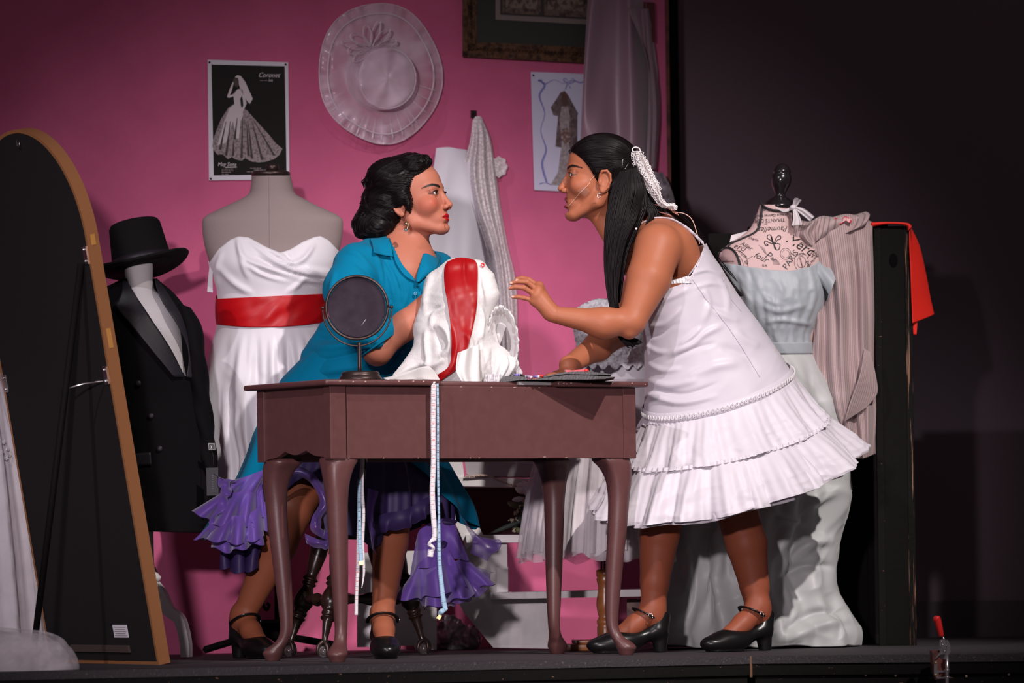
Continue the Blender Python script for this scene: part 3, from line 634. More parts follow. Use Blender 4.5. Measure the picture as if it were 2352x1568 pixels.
for ang, in ((-16,), (104,), (222,)):
    d = np.array((math.cos(math.radians(ang)), math.sin(math.radians(ang)), 0)); z = hub[2]
    c = [hub+d*.0+(0, 0, .0), hub+d*.025-(0, 0, .035), hub+d*.05-(0, 0, .085), hub+d*.085-(0, 0, .115), hub+d*.102-(0, 0, .15), np.array((*(hub+d*.104)[:2], .003))]
    c[4][2] = .05; 
    pth = cr(np.array(c), 30); wd_ = np.interp(np.linspace(0, 1, 30), [0, .2, .8, 1], [.011, .017, .014, .013]); T = np.gradient(pth, axis=0); T /= np.linalg.norm(T, axis=1)[:, None]; sd = np.cross(d, (0, 0, 1)); nn = np.cross(T, sd)
    G = np.stack([pth+nn*wd_[:, None]+sd*.016, pth+nn*wd_[:, None]-sd*.016, pth-nn*wd_[:, None]-sd*.016, pth-nn*wd_[:, None]+sd*.016], 1)
    V, Fc = rings(G); auto(obj('cabriole_leg', V, Fc, M['white_paint'], m1), 40)
jk = thing('tuxedo_jacket', 'black tuxedo jacket with peaked satin lapels on the white dress form', 'jacket', tuple(P(370, 1220, YM)))
jr = [(640, 283, 358, .055), (652, 262, 372, .07), (668, 228, 392, .085), (695, 210, 415, .10), (730, 205, 436, .125), (790, 207, 449, .135), (860, 212, 462, .135), (920, 222, 474, .13), (1000, 240, 488, .135), (1080, 252, 498, .14), (1150, 262, 496, .145), (1222, 270, 484, .145)]
V, Fc = gown(jr, YM, .7, n=150, m=220, fold=lambda a, s, py: .004*noise(np.stack([np.cos(a)*3+0*py, np.sin(a)*3+0*py, py/60], -1), 3), bottom=lambda c, f, a: 1221+3*c)
pxv, pyv = proj(V); ed = np.array([(640, 292, 358), (656, 298, 361), (684, 314, 368), (699, 326, 378), (737, 352, 404), (785, 384, 428), (823, 405, 434), (862, 424, 431)], float)
inV = (pyv < 862) & (pxv > np.interp(pyv, ed[:, 0], ed[:, 1])) & (pxv < np.interp(pyv, ed[:, 0], ed[:, 2])) & (V[:, 1] < YM)
V, Fc = trim(V, Fc, ~inV); solid(obj('body', V, Fc.tolist(), black_wool, jk), .003)
g = onsurf(jr, YM, .7, .006)
# sleeves hang at the sides
obj('sleeve', *ringl([(420, 700, YM-.0, 18, 6, .05), (438, 745, YM-.02, 26, 6, .06), (446, 820, YM-.03, 27, 3, .06), (458, 920, YM-.04, 27, 2, .058), (470, 1010, YM-.05, 25, 2, .05), (478, 1080, YM-.06, 22, 2, .045)], 60, 40, lambda a, t: .003*np.sin(3*a+t*30)*sm(t, .2, .5), caps=True), black_wool, jk)
solid(obj('lapel', *patch([[(282, 640), (296, 652)], [(280, 668), (311, 678)], [(270, 690), (330, 706)], [(265, 702), (350, 737)], [(300, 745), (374, 772)], [(345, 800), (398, 812)], [(400, 866), (424, 866)]], g, 40, 12, lambda u, v: .004+.006*(1-u)), black_satin, jk, label='peaked satin lapel'), .003)
solid(obj('lapel', *patch([[(357, 640), (366, 648)], [(361, 665), (384, 672)], [(376, 698), (404, 704)], [(402, 737), (422, 738)], [(427, 785), (437, 796)], [(434, 824), (444, 832)], [(428, 866), (440, 868)]], g, 40, 12, lambda u, v: .004+.006*u), black_satin, jk, label='peaked satin lapel'), .003)
for py_ in (955, 1030): obj('button', *ball(P(347+20*(py_ > 1000), py_, g(347, py_)-.004), (.009, .004, .009), 8), black_satin, jk)
obj('button', *ball(P(318, 880, g(318, 880)-.004), (.009, .004, .009), 8), black_satin, jk)
solid(obj('pocket_flap', *patch([[(298, 1042), (346, 1038)], [(299, 1072), (348, 1068)]], g, 6, 12, lambda u, v: 0*u+.003), black_satin, jk), .002)
tgm = mat('dark hang tag card', (.010, .008, .014), .6)
tg = obj('hang_tag', *prism([(474, 1074), (501, 1073), (502, 1137), (475, 1138)], YM-.17, YM-.168), tgm, jk, smooth=False)
for k_t in range(7): obj('faint_print', *prism([(486, 1090+k_t*5), (491, 1090+k_t*5), (491, 1093+k_t*5), (486, 1093+k_t*5)], YM-.1712, YM-.1705), mat('tag print', (.05, .04, .06), .6) if k_t == 0 else bpy.data.materials['tag print'], jk, smooth=False)
obj('size_tag', *prism([(479, 1018), (493, 1018), (494, 1032), (480, 1032)], YM-.16, YM-.158), M['ink'], jk, smooth=False)
obj('tag_border', *tube([P(x, y, YM-.161) for x, y in ((479, 1018), (493, 1018), (494, 1032), (480, 1032), (479, 1018))], .0006, 5), M['paper'], jk, smooth=False)
text('lettering', '3', 482.5, 1030, YM-.162, .012, M['paper'], jk)
obj('tag_cord', *tube([P(485, 1032, YM-.16), P(491, 1050, YM-.165), P(489, 1074, YM-.17)], .0008, 5), M['ink'], jk)
# top hat
th = thing('top_hat', 'black felt top hat tilted on the white dress form', 'hat', tuple(P(325, 640, YM)))
ax = np.array((-.20, .14, 1.)); ax /= np.linalg.norm(ax); xr_ = np.cross((0, 1, 0), ax); xr_ /= np.linalg.norm(xr_); yr_ = np.cross(ax, xr_); hc = P(328, 612, YM)
def hl(prof, n=64, curl=0.):
    a = np.arange(n)/n*2*PI; G = []
    for r_, z_ in prof: G.append(hc+r_*(np.cos(a)[:, None]*xr_+1.08*np.sin(a)[:, None]*yr_)+(z_+curl*sm(r_, .085, .14)*(np.cos(a)**2-.45))[:, None]*ax)
    return rings(np.array(G))
obj('crown', *hl([(.092, .0), (.089, .02), (.084, .06), (.080, .10), (.077, .125), (.072, .133), (.055, .137), (0.001, .138)]), felt, th)
obj('brim', *hl([(.093, .012), (.105, .011), (.125, .010), (.140, .010), (.1435, .006), (.140, .001), (.120, .0), (.095, .001), (.088, .0)], curl=.022), felt, th)
obj('hat_band', *hl([(.0935, .006), (.0945, .012), (.0925, .026), (.0915, .026)]), black_satin, th)
# --- grey form with the strapless gown
YG = 1.42
m2 = thing('dress_form', 'grey linen dress form with black neck cap wearing strapless gown, behind woman in teal', 'dress form', (P(625, 1480, YG)[0], YG, 0))
fr2 = [(403, 578, 668, .055), (425, 576, 672, .056), (445, 571, 679, .058), (458, 550, 702, .062), (470, 525, 724, .068), (484, 495, 755, .078), (495, 474, 777, .085), (506, 465, 787, .09), (530, 465, 787, .095), (560, 469, 783, .10), (600, 480, 772, .11), (680, 500, 750, .10), (745, 502, 746, .10), (850, 490, 765, .11)]
V, Fc = gown(fr2, YG, n=110, m=100); t_ = rings(V.reshape(110, 100, 3)); obj('torso', t_[0], t_[1], linen, m2)
obj('centre_seam', *line_on([(617, 404), (618, 480), (619, 590)], onsurf(fr2, YG, off=.0), .0009), mat('seam thread', (.20, .16, .16), .8), m2)
obj('neck_cap', *lathe([(.001, 0), (.058, 0), (.060, .004), (.058, .011), (.052, .014), (.02, .015), (.001, .015)], P(622, 404, YG), 40), M['bronze'], m2, label='black neck cap')
obj('neck_knob', *lathe([(.001, .0), (.019, .0), (.020, .012), (.018, .020), (.001, .024)], P(626, 393, YG), 24), M['bronze'], m2)
obj('knob_top', *lathe([(.001, .0), (.017, .0), (.016, .004), (.008, .007), (.001, .008)], P(626, 383, YG), 24), mat('pale knob top', (.42, .35, .35), .5), m2)
obj('pole', *tube([P(640, 1000, YG), P(640, 1455, YG)], .013, 12), M['black_paint'], m2)
fh = FL(625, 1481); fh[2] = .075
for p_, q_ in (((470, 1492), (600, 1452)), ((590, 1450), (790, 1484)), ((585, 1432), (690, 1428))):
    obj('stand_leg', *tube([P(p_[0], p_[1], YG-.2), P(q_[0], q_[1], YG-.05)], .011, 4), M['black_paint'], m2, smooth=False)
obj('stand_hub', *boxm(P(628, 1455, YG-.06), (.12, .04, .05), 0, .004), M['black_paint'], m2, smooth=False)
obj('height_crank', *tube([P(608, 1360, YG-.1), P(604, 1385, YG-.1), P(612, 1400, YG-.1), P(618, 1390, YG-.1), P(612, 1385, YG-.1)], .005, 8, res=30), M['black_paint'], m2)
d2 = thing('wedding_gown', 'strapless white satin gown with red sash on the grey form', 'gown', tuple(P(620, 1180, YG)))
gr = [(540, 482, 780, .10), (600, 480, 775, .125), (640, 492, 762, .125), (680, 500, 750, .12), (748, 498, 748, .12), (790, 488, 765, .13), (850, 480, 780, .145), (905, 478, 790, .15), (1000, 484, 800, .15), (1060, 495, 800, .15), (1185, 505, 800, .15)]
def neck2(c, f):
    if not f: return 600
    x = 625+150*c; return float(np.interp(x, [475, 482, 500, 525, 545, 565, 590, 610, 640, 662, 690, 715, 730, 750, 775, 780], [605, 598, 572, 550, 543, 545, 558, 570, 580, 573, 555, 545, 542, 552, 577, 585]))
def fold2(a, s, py):
    x = np.cos(a); skirt = sm(py, 750, 900); pl = .016*np.cos(x*13)**3+.006*np.sin(x*37+py/90)
    wr = .004*ridge(np.stack([x*3+0*py, np.sin(a)*2+0*py, py/70], -1), 5)
    return skirt*(pl+wr)+(1-skirt)*(.012*(np.exp(-((x+.55)/.3)**2)+np.exp(-((x-.5)/.3)**2))*np.exp(-((py-600)/40)**2))
V, Fc = gown(gr, YG, n=150, m=240, top=neck2, fold=fold2, bottom=lambda c, f, a: 1178+7*math.sin(a*7))
N = normals(V, Fc)
dr2 = [([(545, 548), (560, 590), (600, 610), (680, 632), (755, 638)], 5, .006), ([(560, 605), (610, 632), (680, 645), (755, 648)], 5, .006), ([(580, 560), (640, 605), (700, 625), (760, 632)], 5, .006), ([(600, 565), (650, 592), (700, 615), (765, 625)], 5, .007),
       ([(500, 610), (540, 650), (575, 672)], 7, .006), ([(548, 552), (556, 600), (572, 640)], 6, .005), ([(640, 605), (690, 600), (720, 565)], 5, .006), ([(700, 640), (660, 672)], 6, .004), ([(510, 580), (500, 620), (502, 660)], 6, .004), ([(655, 580), (672, 600), (706, 618)], 4, -.007), ([(590, 618), (650, 640), (740, 655)], 4, -.006), ([(590, 590), (660, 625), (750, 642)], 3.5, -.006)]
V = creases(V, N, dr2, 1.7); solid(obj('gown_body', V, Fc, satin, d2), .002)
sr = [(r[0], r[1]-3, r[2]+3, (r[3] if len(r) > 3 else .12)+.006) for r in gr]
V, Fc = gown(sr, YG, n=30, m=160, top=lambda c, f: 678-(6 if f else 0)*c+(2 if f else 0), bottom=lambda c, f, a: 742+(9 if f else 0)*(1-c*c)-3*c, fold=lambda a, s, py: .0035*noise(np.stack([np.cos(a)*5+s*2, s*3+0*a, 0*s+0*a], -1), 9)+.003*np.sin(s*PI))
solid(obj('sash', V, Fc, red_satin, d2, label='wide red satin sash'), .002)
obj('side_ribbon', *sheet([[(482, 605, YG-.02), (490, 603, YG-.03)], [(478, 640, YG-.02), (488, 640, YG-.03)], [(476, 670, YG-.02), (489, 671, YG-.03)]], 10, 4), satin, d2)
obj('sash_tail', *prism([(757, 1237), (776, 1255), (753, 1275)], YG-.16, YG-.158), red_satin, d2, smooth=False)
V, Fc = sheet([[(745, 745, YG-.12), (770, 745, YG-.12)], [(750, 950, YG-.14), (775, 950, YG-.14)], [(752, 1150, YG-.15), (778, 1150, YG-.15)], [(754, 1262, YG-.15), (774, 1250, YG-.15)]], 40, 8); solid(obj('sash_tail', V, Fc, red_satin, d2), .001)
# --- scripted form with the blue grey gown
YS = 1.40
m3 = thing('dress_form', 'pink script-printed dress form with black finial wearing blue-grey satin gown', 'dress form', (P(1790, 1482, YS)[0], YS, 0))
pinkf = mat('pink printed form cloth', (.62, .43, .42), .75, bump=(280, .15))
fr3 = [(470, 1745, 1822, .045), (480, 1742, 1821, .046), (505, 1733, 1819, .05), (525, 1722, 1822, .056), (540, 1705, 1838, .066), (553, 1685, 1858, .078), (566, 1667, 1874, .088), (580, 1656, 1884, .096), (600, 1650, 1890, .103), (640, 1654, 1890, .11), (700, 1670, 1885, .11), (800, 1705, 1868, .09)]
V, Fc = gown(fr3, YS, n=110, m=110); t_ = rings(V.reshape(110, 110, 3)); obj('torso', t_[0], t_[1], pinkf, m3)
g3 = onsurf(fr3, YS, off=.0006); pip = mat('black piping', (.012, .01, .012), .7)
def zs(pts): return [(1640+x/5.806, 370+y/5.807) for x, y in pts]
obj('piping', *line_on(zs([(650, 570), (640, 650), (620, 800), (590, 900), (520, 970), (380, 1035), (240, 1100), (190, 1140)]), g3, .0042), pip, m3)
obj('piping', *line_on(zs([(90, 1195), (150, 1160), (220, 1165), (280, 1215), (320, 1290), (350, 1400)]), g3, .0044), pip, m3)
obj('piping', *line_on(zs([(1410, 1210), (1432, 1260), (1418, 1350)]), onsurf(fr3, YS, off=.004), .0036), pip, m3)
obj('neck_piping', *line_on([(1746, 462), (1752, 472), (1765, 480), (1785, 484), (1822, 484)], onsurf(fr3, YS, off=.003), .004), pip, m3)
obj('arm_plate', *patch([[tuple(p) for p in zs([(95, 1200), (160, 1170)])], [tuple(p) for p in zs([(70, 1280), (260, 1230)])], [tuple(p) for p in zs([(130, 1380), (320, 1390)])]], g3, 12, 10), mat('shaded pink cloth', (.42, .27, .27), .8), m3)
bg = mat('black lacquer', (.012, .009, .011), .22, coat=.4)
fc = P(1789, 481, YS); k_ = S(YS)
prof = [(34, 2), (36, 6), (36, 10), (32, 14), (31, 15), (30, 19), (26, 20), (24, 24), (15, 28), (12, 32), (13, 38), (17, 46), (22, 56), (24, 66), (23.5, 74), (21, 80), (19, 83), (21, 86), (20, 90), (17, 94), (16, 96), (14.5, 99), (10, 103), (4, 105), (.1, 105.4)]
def leanlathe(prof, c, lean, n=36):
    V, Fc = lathe([(r_*k_, z_*k_) for r_, z_ in prof], c, n); V[:, 0] += (V[:, 2]-c[2])*lean; return V, Fc
obj('finial', *leanlathe(prof, fc, .09), bg, m3, label='black lacquered finial')
pk = M['ink']
def st(s, zx, zy, size, rot=0., shear=0., flip=False, ext=.0004):
    px_, py_ = zs([(zx, zy)])[0]; Yq = float(g3(np.array(px_), np.array(py_)))
    o = text('lettering', s, px_, py_, Yq, size*.86, pk, m3, rot=rot, shear=shear, flip=flip, ext=ext)
    V = np.zeros(len(o.data.vertices)*3); o.data.vertices.foreach_get('co', V); V = V.reshape(-1, 3); b = wloc(m3); Wd = V+b; px2, py2 = proj(Wd); Yn = g3(px2, py2)
    dz = (V[:, 1]-V[:, 1].min()); Wn = P(px2, py2, Yn); Wn[:, 1] -= (V[:, 1].max()-V[:, 1]); o.data.vertices.foreach_set('co', (Wn-b).ravel()); return o
st('en tous Genres & tou', 992, 692, .0135, rot=.05, flip=True); st('TIRANTS DE F', 945, 762, .0175, rot=.02, flip=True); st('ET', 712, 822, .010, rot=0, flip=True); st('Paumelles', 985, 868, .026, rot=.03, shear=.4, flip=True)
st('8', 652, 668, .022, rot=.3, flip=False); st('P', 672, 1272, .036, rot=-.6, shear=.2); st('ar', 745, 1300, .024, rot=-.6, shear=.3); st('PARIS', 970, 1450, .030, rot=.95)
st('Merci', 945, 1065, .050, rot=-.55, shear=.3); st('allier', 1140, 1095, .017, rot=-.5, shear=.4); st('four', 1275, 1235, .026, rot=-.4, shear=.4); st('four', 520, 1275, .030, rot=-.42, shear=.4); st('Allier', 345, 1110, .020, rot=-.5, shear=.4)
st('erci', 252, 1150, .028, rot=-.35, shear=.4); st('charm', 455, 1030, .014, rot=-.35, shear=.4); st('ousGenres', 100, 1345, .010, rot=-.02); st('8', 62, 1255, .018, rot=.3); st('TOUR', 320, 1215, .013, rot=-.7); st('EIF', 405, 1330, .013, rot=-1.2)
st('TOUR', 1090, 1275, .012, rot=.2); st('EIFFEL', 1225, 1335, .011, rot=-1.3); st('SEPTEMBRE', 1135, 1290, .0065, rot=-1.3); st('DU FRANCE', 1265, 1420, .011, rot=.9); st('chelen', 545, 740, .016, rot=-1.35, shear=.4); st('SUR', 640, 1400, .010, rot=-.1)
def sline(pts, r=.0007, res=24): return obj('printed_line', *line_on(zs(pts), g3, r, res, 4), pk, m3)
def circ(cx, cy, rx, ry, r=.0007): return sline([(cx+rx*math.cos(t), cy+ry*math.sin(t)) for t in np.linspace(0, 2*PI, 17)], r, 40)
circ(1165, 1345, 95, 118); circ(1165, 1345, 58, 75); circ(955, 1235, 70, 75); circ(955, 1235, 48, 52, .0005)
sline([(270, 1185), (360, 1210), (430, 1280), (450, 1370), (440, 1400)]); sline([(280, 1240), (350, 1280), (385, 1350), (390, 1395)]); sline([(445, 1305), (520, 1265)]); sline([(1240, 1300), (1290, 1240)]); sline([(720, 665), (800, 650)])
for k in range(6):
    sline([(640+k*14-45, 1120+k*0+18*k), (700+k*6-20, 1165+18*k)], .0004, 6); sline([(770+k*4, 1300+k*14), (860+k*4, 1360+k*10-30)], .0004, 6)
fl_ = [[(800, 1100), (760, 1060), (715, 1030), (712, 995), (745, 982), (770, 1010), (785, 1060), (800, 1100)], [(805, 1100), (820, 1040), (850, 1000), (885, 1000), (890, 1035), (860, 1045), (840, 1060), (815, 1105)], [(790, 1105), (740, 1090), (690, 1065), (672, 1085), (690, 1120), (720, 1120), (700, 1100)], [(800, 1110), (850, 1100), (880, 1120), (860, 1180), (815, 1170), (800, 1120)], [(760, 1010), (780, 1080), (800, 1120), (830, 1170)]]
for f_ in fl_: sline(f_, .0016, 40)
# tulle bow on the neck
tb_ = thing('tulle_bow', 'white tulle bow tied round the neck of the script-printed form', 'bow', tuple(P(1822, 478, YS-.05)))
for pts in ([[(1820, 472), (1824, 482)], [(1824, 456), (1836, 466)], [(1830, 454), (1842, 460)]], [[(1820, 474), (1826, 480)], [(1845, 478), (1838, 490)], [(1871, 497), (1860, 508)]], [[(1820, 476), (1828, 478)], [(1822, 500), (1838, 500)], [(1818, 518), (1842, 516)]]):
    V, Fc = sheet([[(x, y, YS-.06-.01*i) for x, y in r_] for i, r_ in enumerate(pts)], 16, 10, lambda A, u, v: np.concatenate([A[..., :2], A[..., 2:]+(.008*np.sin(u*12)*v)[..., None]], -1)); obj('tail', V, Fc, tulle2, tb_)
obj('knot', *ball(P(1821, 476, YS-.06), (.009, .006, .008), 8), tulle2, tb_)
V, Fc = sheet([[(1782, 474, YS-.052), (1800, 481, YS-.055), (1820, 474, YS-.052)], [(1784, 478, YS-.052), (1800, 487, YS-.055), (1820, 482, YS-.052)]], 8, 20); obj('band', V, Fc, tulle2, tb_)
V, Fc = sheet([[(1680, 540, YS+.02), (1718, 530, YS+.02)], [(1676, 556, YS+.02), (1712, 540, YS+.02)]], 8, 12); obj('loop', V, Fc, tulle2, tb_)
# blue grey gown
bgs = mat('blue grey satin', (.34, .37, .40), .48, spec=.35, sheen=.2, bump=(45, .06)); ggs = mat('grey green organza', (.46, .47, .47), .5, sheen=.3, bump=(35, .1))
d3 = thing('satin_gown', 'blue-grey satin gown with cap sleeves on the script-printed form', 'gown', tuple(P(1780, 1484, YS)))
g3r = [(592, 1640, 1890, .108), (620, 1640, 1893, .118), (660, 1650, 1900, .13), (700, 1662, 1893, .135), (740, 1680, 1876, .125), (775, 1695, 1866, .112), (808, 1700, 1868, .11)]
def neck3(c, f): return (float(np.interp(1766+126*c, [1640, 1665, 1720, 1770, 1815, 1860, 1890], [600, 604, 612, 620, 622, 612, 598]))) if f else 598
V, Fc = gown(g3r, YS, n=90, m=200, top=neck3, fold=lambda a, s, py: .0015*np.sin(np.cos(a)*30+py/40)*sm(py, 640, 700)*(1-sm(py, 780, 800))+.003*ridge(np.stack([np.cos(a)*5+0*py, np.sin(a)*4+0*py, py/45], -1), 8))
V = creases(V, normals(V, Fc), [([(1740, 630), (1745, 660), (1765, 690), (1795, 700)], 6, .006), ([(1752, 700), (1790, 715), (1850, 700)], 7, .006), ([(1780, 640), (1810, 690)], 6, .005), ([(1700, 640), (1720, 690), (1730, 740)], 7, .005), ([(1860, 620), (1868, 680), (1850, 740)], 6, .006), ([(1760, 740), (1800, 735), (1862, 745)], 6, .006), ([(1780, 720), (1790, 770)], 5, -.004), ([(1830, 630), (1835, 700)], 6, .004), ([(1720, 620), (1728, 650)], 5, -.005)])
solid(obj('bodice', V, Fc, bgs, d3), .002)
wr3 = [(786, 1696, 1868, .114), (812, 1698, 1869, .114)]
V, Fc = gown(wr3, YS, n=10, m=120, fold=lambda a, s, py: .003+0*a*s); solid(obj('waistband', V, Fc, bgs, d3), .002)
V, Fc = ringl([(1880, 612, YS-.0, 12, 26, .06), (1900, 640, YS-.02, 22, 22, .062), (1914, 662, YS-.03, 19, -22, .06)], 30, 60, lambda a, t: .002*np.sin(5*a+t*6)); 
V, Fc = ringl([(1872, 622, YS, 10, 34, .06), (1893, 640, YS-.01, 6, 40, .066), (1912, 660, YS-.02, -14, 38, .064)], 30, 60, lambda a, t: .002*np.sin(5*a+t*6)); obj('cap_sleeve', V, Fc, bgs, d3)
V, Fc = ringl([(1884, 632, YS-.01, 5, 34, .05), (1908, 662, YS-.02, -13, 33, .056)], 12, 40); obj('sleeve_inside', V, Fc, M['ink'], d3)  # black ring set inside the right cap sleeve
V, Fc = ringl([(1672, 618, YS, 20, 14, .06), (1660, 640, YS-.01, 22, 10, .066), (1652, 668, YS-.02, 22, 12, .064)], 30, 60, lambda a, t: .002*np.sin(5*a+t*6)); obj('cap_sleeve', V, Fc, bgs, d3)
s3 = [(808, 1700, 1868, .11), (850, 1685, 1888, .13), (900, 1660, 1908, .15), (960, 1630, 1926, .17), (1050, 1590, 1938, .18), (1150, 1560, 1940, .19), (1250, 1540, 1917, .20), (1330, 1540, 1914, .20), (1400, 1535, 1944, .22), (1450, 1530, 1972, .24), (1488, 1528, 1972, .24)]
def fold3(a, s, py):
    x = np.cos(a); t = sm(py, 810, 1000); return t*(.018*np.sin(x*11+py/260)+.010*np.sin(x*23-py/150+1))+.012*t*ridge(np.stack([x*3+py/200, np.sin(a)*2+0*py, py/110], -1), 21)
V, Fc = gown(s3, YS, n=200, m=260, fold=fold3, bottom=lambda c, f, a: 1487+(8 if f else -6)*0+3*math.sin(9*a)-3)
V = creases(V, normals(V, Fc), [([(1905, 1240), (1860, 1250), (1800, 1300)], 12, .02), ([(1950, 1420), (1880, 1440), (1800, 1470)], 12, .018), ([(1900, 1360), (1930, 1430), (1925, 1480)], 14, -.015), ([(1860, 1200), (1790, 1190), (1780, 1150)], 9, .012), ([(1920, 1130), (1860, 1160)], 9, .012), ([(1930, 1400), (1860, 1410), (1800, 1450)], 8, -.016), ([(1910, 1300), (1840, 1300), (1790, 1330)], 8, -.012),
                                 ([(1640, 1220), (1650, 1300), (1620, 1400)], 12, .02), ([(1580, 1240), (1600, 1340), (1570, 1450)], 14, -.02)])
V[:, 2] = np.maximum(V[:, 2], .004)
solid(obj('skirt', V, Fc, ggs, d3), .002)
# --- small form with beaded tulle gown on a turned stand
YT = 1.25
m4 = thing('display_stand', 'orange wooden turned stand on plinth holding the tulle gown', 'stand', tuple(FL(1350, 1498)))
bc = FL(1352, 1494)
obj('plinth', *boxm(bc+(0.015, .1, .010), (.155, .17, .020), .1, .004), M['amber'], m4); obj('plinth_top', *boxm(bc+(0.02, .1, .026), (.125, .14, .012), .1, .003), M['amber'], m4)
pc = P(1391, 1477, bc[1]+.1); pc[2] = .03; k4 = S(bc[1]+.1)
pr4 = [(18, 0), (19, 4), (19, 30), (17, 34), (19, 38), (19.5, 44), (16, 50), (15, 54), (18, 66), (20, 80), (19, 96), (16, 112), (15, 122), (18, 134), (19.5, 140), (17, 144), (19.5, 148), (19.5, 160), (14, 163), (.1, 164)]
V, Fc = lathe([(r_*k4, z_*k4) for r_, z_ in pr4], pc, 32); obj('turned_post', V, Fc, M['amber'], m4)
for dx_ in (-7, 0, 7): obj('steel_rod', *tube([pc+(dx_*k4, 0, .2), pc+(dx_*k4, .0, .42)], .0025, 8), M['bronze'], m4)
d4 = thing('tulle_gown', 'white tulle gown with beaded lace bodice half hidden behind table leg', 'gown', tuple(P(1360, 1290, YT)))
g4 = [(688, 1335, 1440, .07), (700, 1320, 1465, .085), (740, 1318, 1480, .10), (790, 1325, 1490, .10), (850, 1335, 1492, .10), (880, 1322, 1500, .11)]
def neck4(c, f): return float(np.interp(c, [-1, -.6, -.2, .3, 1], [712, 694, 686, 690, 700]))
bead = mat('beaded white lace', (.80, .78, .80), .5, bump=(110, 1., 3), var=(90, (.55, .52, .55), .5, .6))
V, Fc = gown(g4, YT, n=60, m=110, top=neck4, bottom=lambda c, f, a: 835+14*abs(math.sin(a*9))); V2, F2 = V, Fc
V = V+normals(V, Fc)*(.003*ridge(V*70, 4))[:, None]; solid(obj('beaded_bodice', V, Fc, bead, d4), .003)
V, Fc = gown([(r_[0], r_[1]+2, r_[2]-2) for r_ in g4], YT, n=40, m=90, top=lambda c, f: neck4(c, f)+6, bottom=lambda c, f, a: 884.); solid(obj('lining', V, Fc, satin, d4), .002)
for li, (sp, off) in enumerate(((0, 0), (-12, -9), (-22, -16))):
    s4 = [(870, 1325, 1495, .11), (940, 1290-sp*-.3, 1505+sp*.3, .14), (1060, 1234-sp, 1520+sp, .18), (1180, 1212-sp, 1530+sp, .20), (1288, 1195-sp, 1540+sp, .22)]
    V, Fc = gown(s4, YT, n=60, m=220, fold=lambda a, s, py, li=li: sm(py, 880, 1200)*(.012*np.sin(a*(17+3*li)+li+1.3*np.sin(a*3))+.008*np.sin(a*31+2*li)), bottom=lambda c, f, a, off=off, li=li: 1282+off+9*math.sin(a*6+li*2)+5*math.sin(a*13))
    obj('tulle_layer', V, Fc, tulle if li < 2 else tulle2, d4)
V, Fc = gown([(870, 1340, 1490, .10), (1060, 1290, 1500, .13), (1250, 1300, 1500, .14)], YT, n=30, m=90, fold=lambda a, s, py: .01*np.sin(a*9)*s, bottom=lambda c, f, a: 1232+6*math.sin(3*a)); solid(obj('underskirt', V, Fc, ggs, d4), .001)
# --- tulle gown left of the mirror, and tulle heap at the stage edge
YL = .75
d5 = thing('tulle_gown', 'pale tulle gown with lace appliqué at left edge behind gilt mirror', 'gown', tuple(P(0, 1500, YL)))
for li, sp in enumerate((0, 14)):
    V, Fc = gown([(780, -120, -25+0*sp, .08), (880, -160, 12-sp, .12), (1000, -190, 38-sp, .16), (1200, -230, 74-sp, .2), (1400, -250, 100-sp, .2), (1512, -260, 112-sp, .2)], YL, n=60, m=160, fold=lambda a, s, py, li=li: sm(py, 780, 1100)*(.014*np.sin(a*15+li)+.008*np.sin(a*29+li)))
    obj('tulle_layer', V, Fc, tulle2 if li else tulle, d5)
V, Fc = gown([(620, -110, -40), (780, -125, -30), (1100, -190, 30), (1500, -220, 80)], YL, n=30, m=90, fold=lambda a, s, py: .012*np.sin(a*13)*s); obj('underskirt', V, Fc, satin, d5)
g5 = onsurf([(780, -120, -25, .08), (880, -160, 12, .12), (1000, -190, 38, .16), (1200, -230, 74, .2)], YL, off=.012)
mb = MB()
for cx_, cy_ in ((8, 1015), (18, 1030), (4, 1038), (22, 1045), (2, 1080), (-4, 1010), (14, 1052)):
    for k in range(5): t = k*1.257; c = [(cx_, cy_), (cx_+5*math.cos(t), cy_+5*math.sin(t)), (cx_+3*math.cos(t+.9), cy_+3*math.sin(t+.9)), (cx_, cy_)]; mb.add(*line_on(c, g5, .0011, 12, 5))
o = mb.build('lace_applique', bead, d5); o['kind'] = 'stuff'
q = FL(20, 1560); V, Fc = ball(P(10, 1540, -.45), (.185, .12, .115), 70); N = V-P(10, 1540, -.45); N /= np.linalg.norm(N, axis=1)[:, None]
V0 = V; tul3 = mat('airy white tulle', (.80, .74, .78), .85, alpha=(22, .22, .50), bump=(40, .3), sheen=.3); tf = thing('tulle_bundle', 'heap of white tulle at lower left corner of stage edge', 'tulle', tuple(P(10, 1560, -.45)))
for k in range(6):
    V = V0+N*(.020*noise(V0*9+k*5, k)+.004*ridge(np.stack([V0[:, 0]*14+V0[:, 2]*9, V0[:, 1]*10, V0[:, 2]*30-V0[:, 0]*8], 1)+k*3, k+4)-.010*k)[:, None]; V[:, 2] = np.maximum(V[:, 2], -.2); obj('layer', V, Fc, tul3 if k < 5 else tulle2, tf)
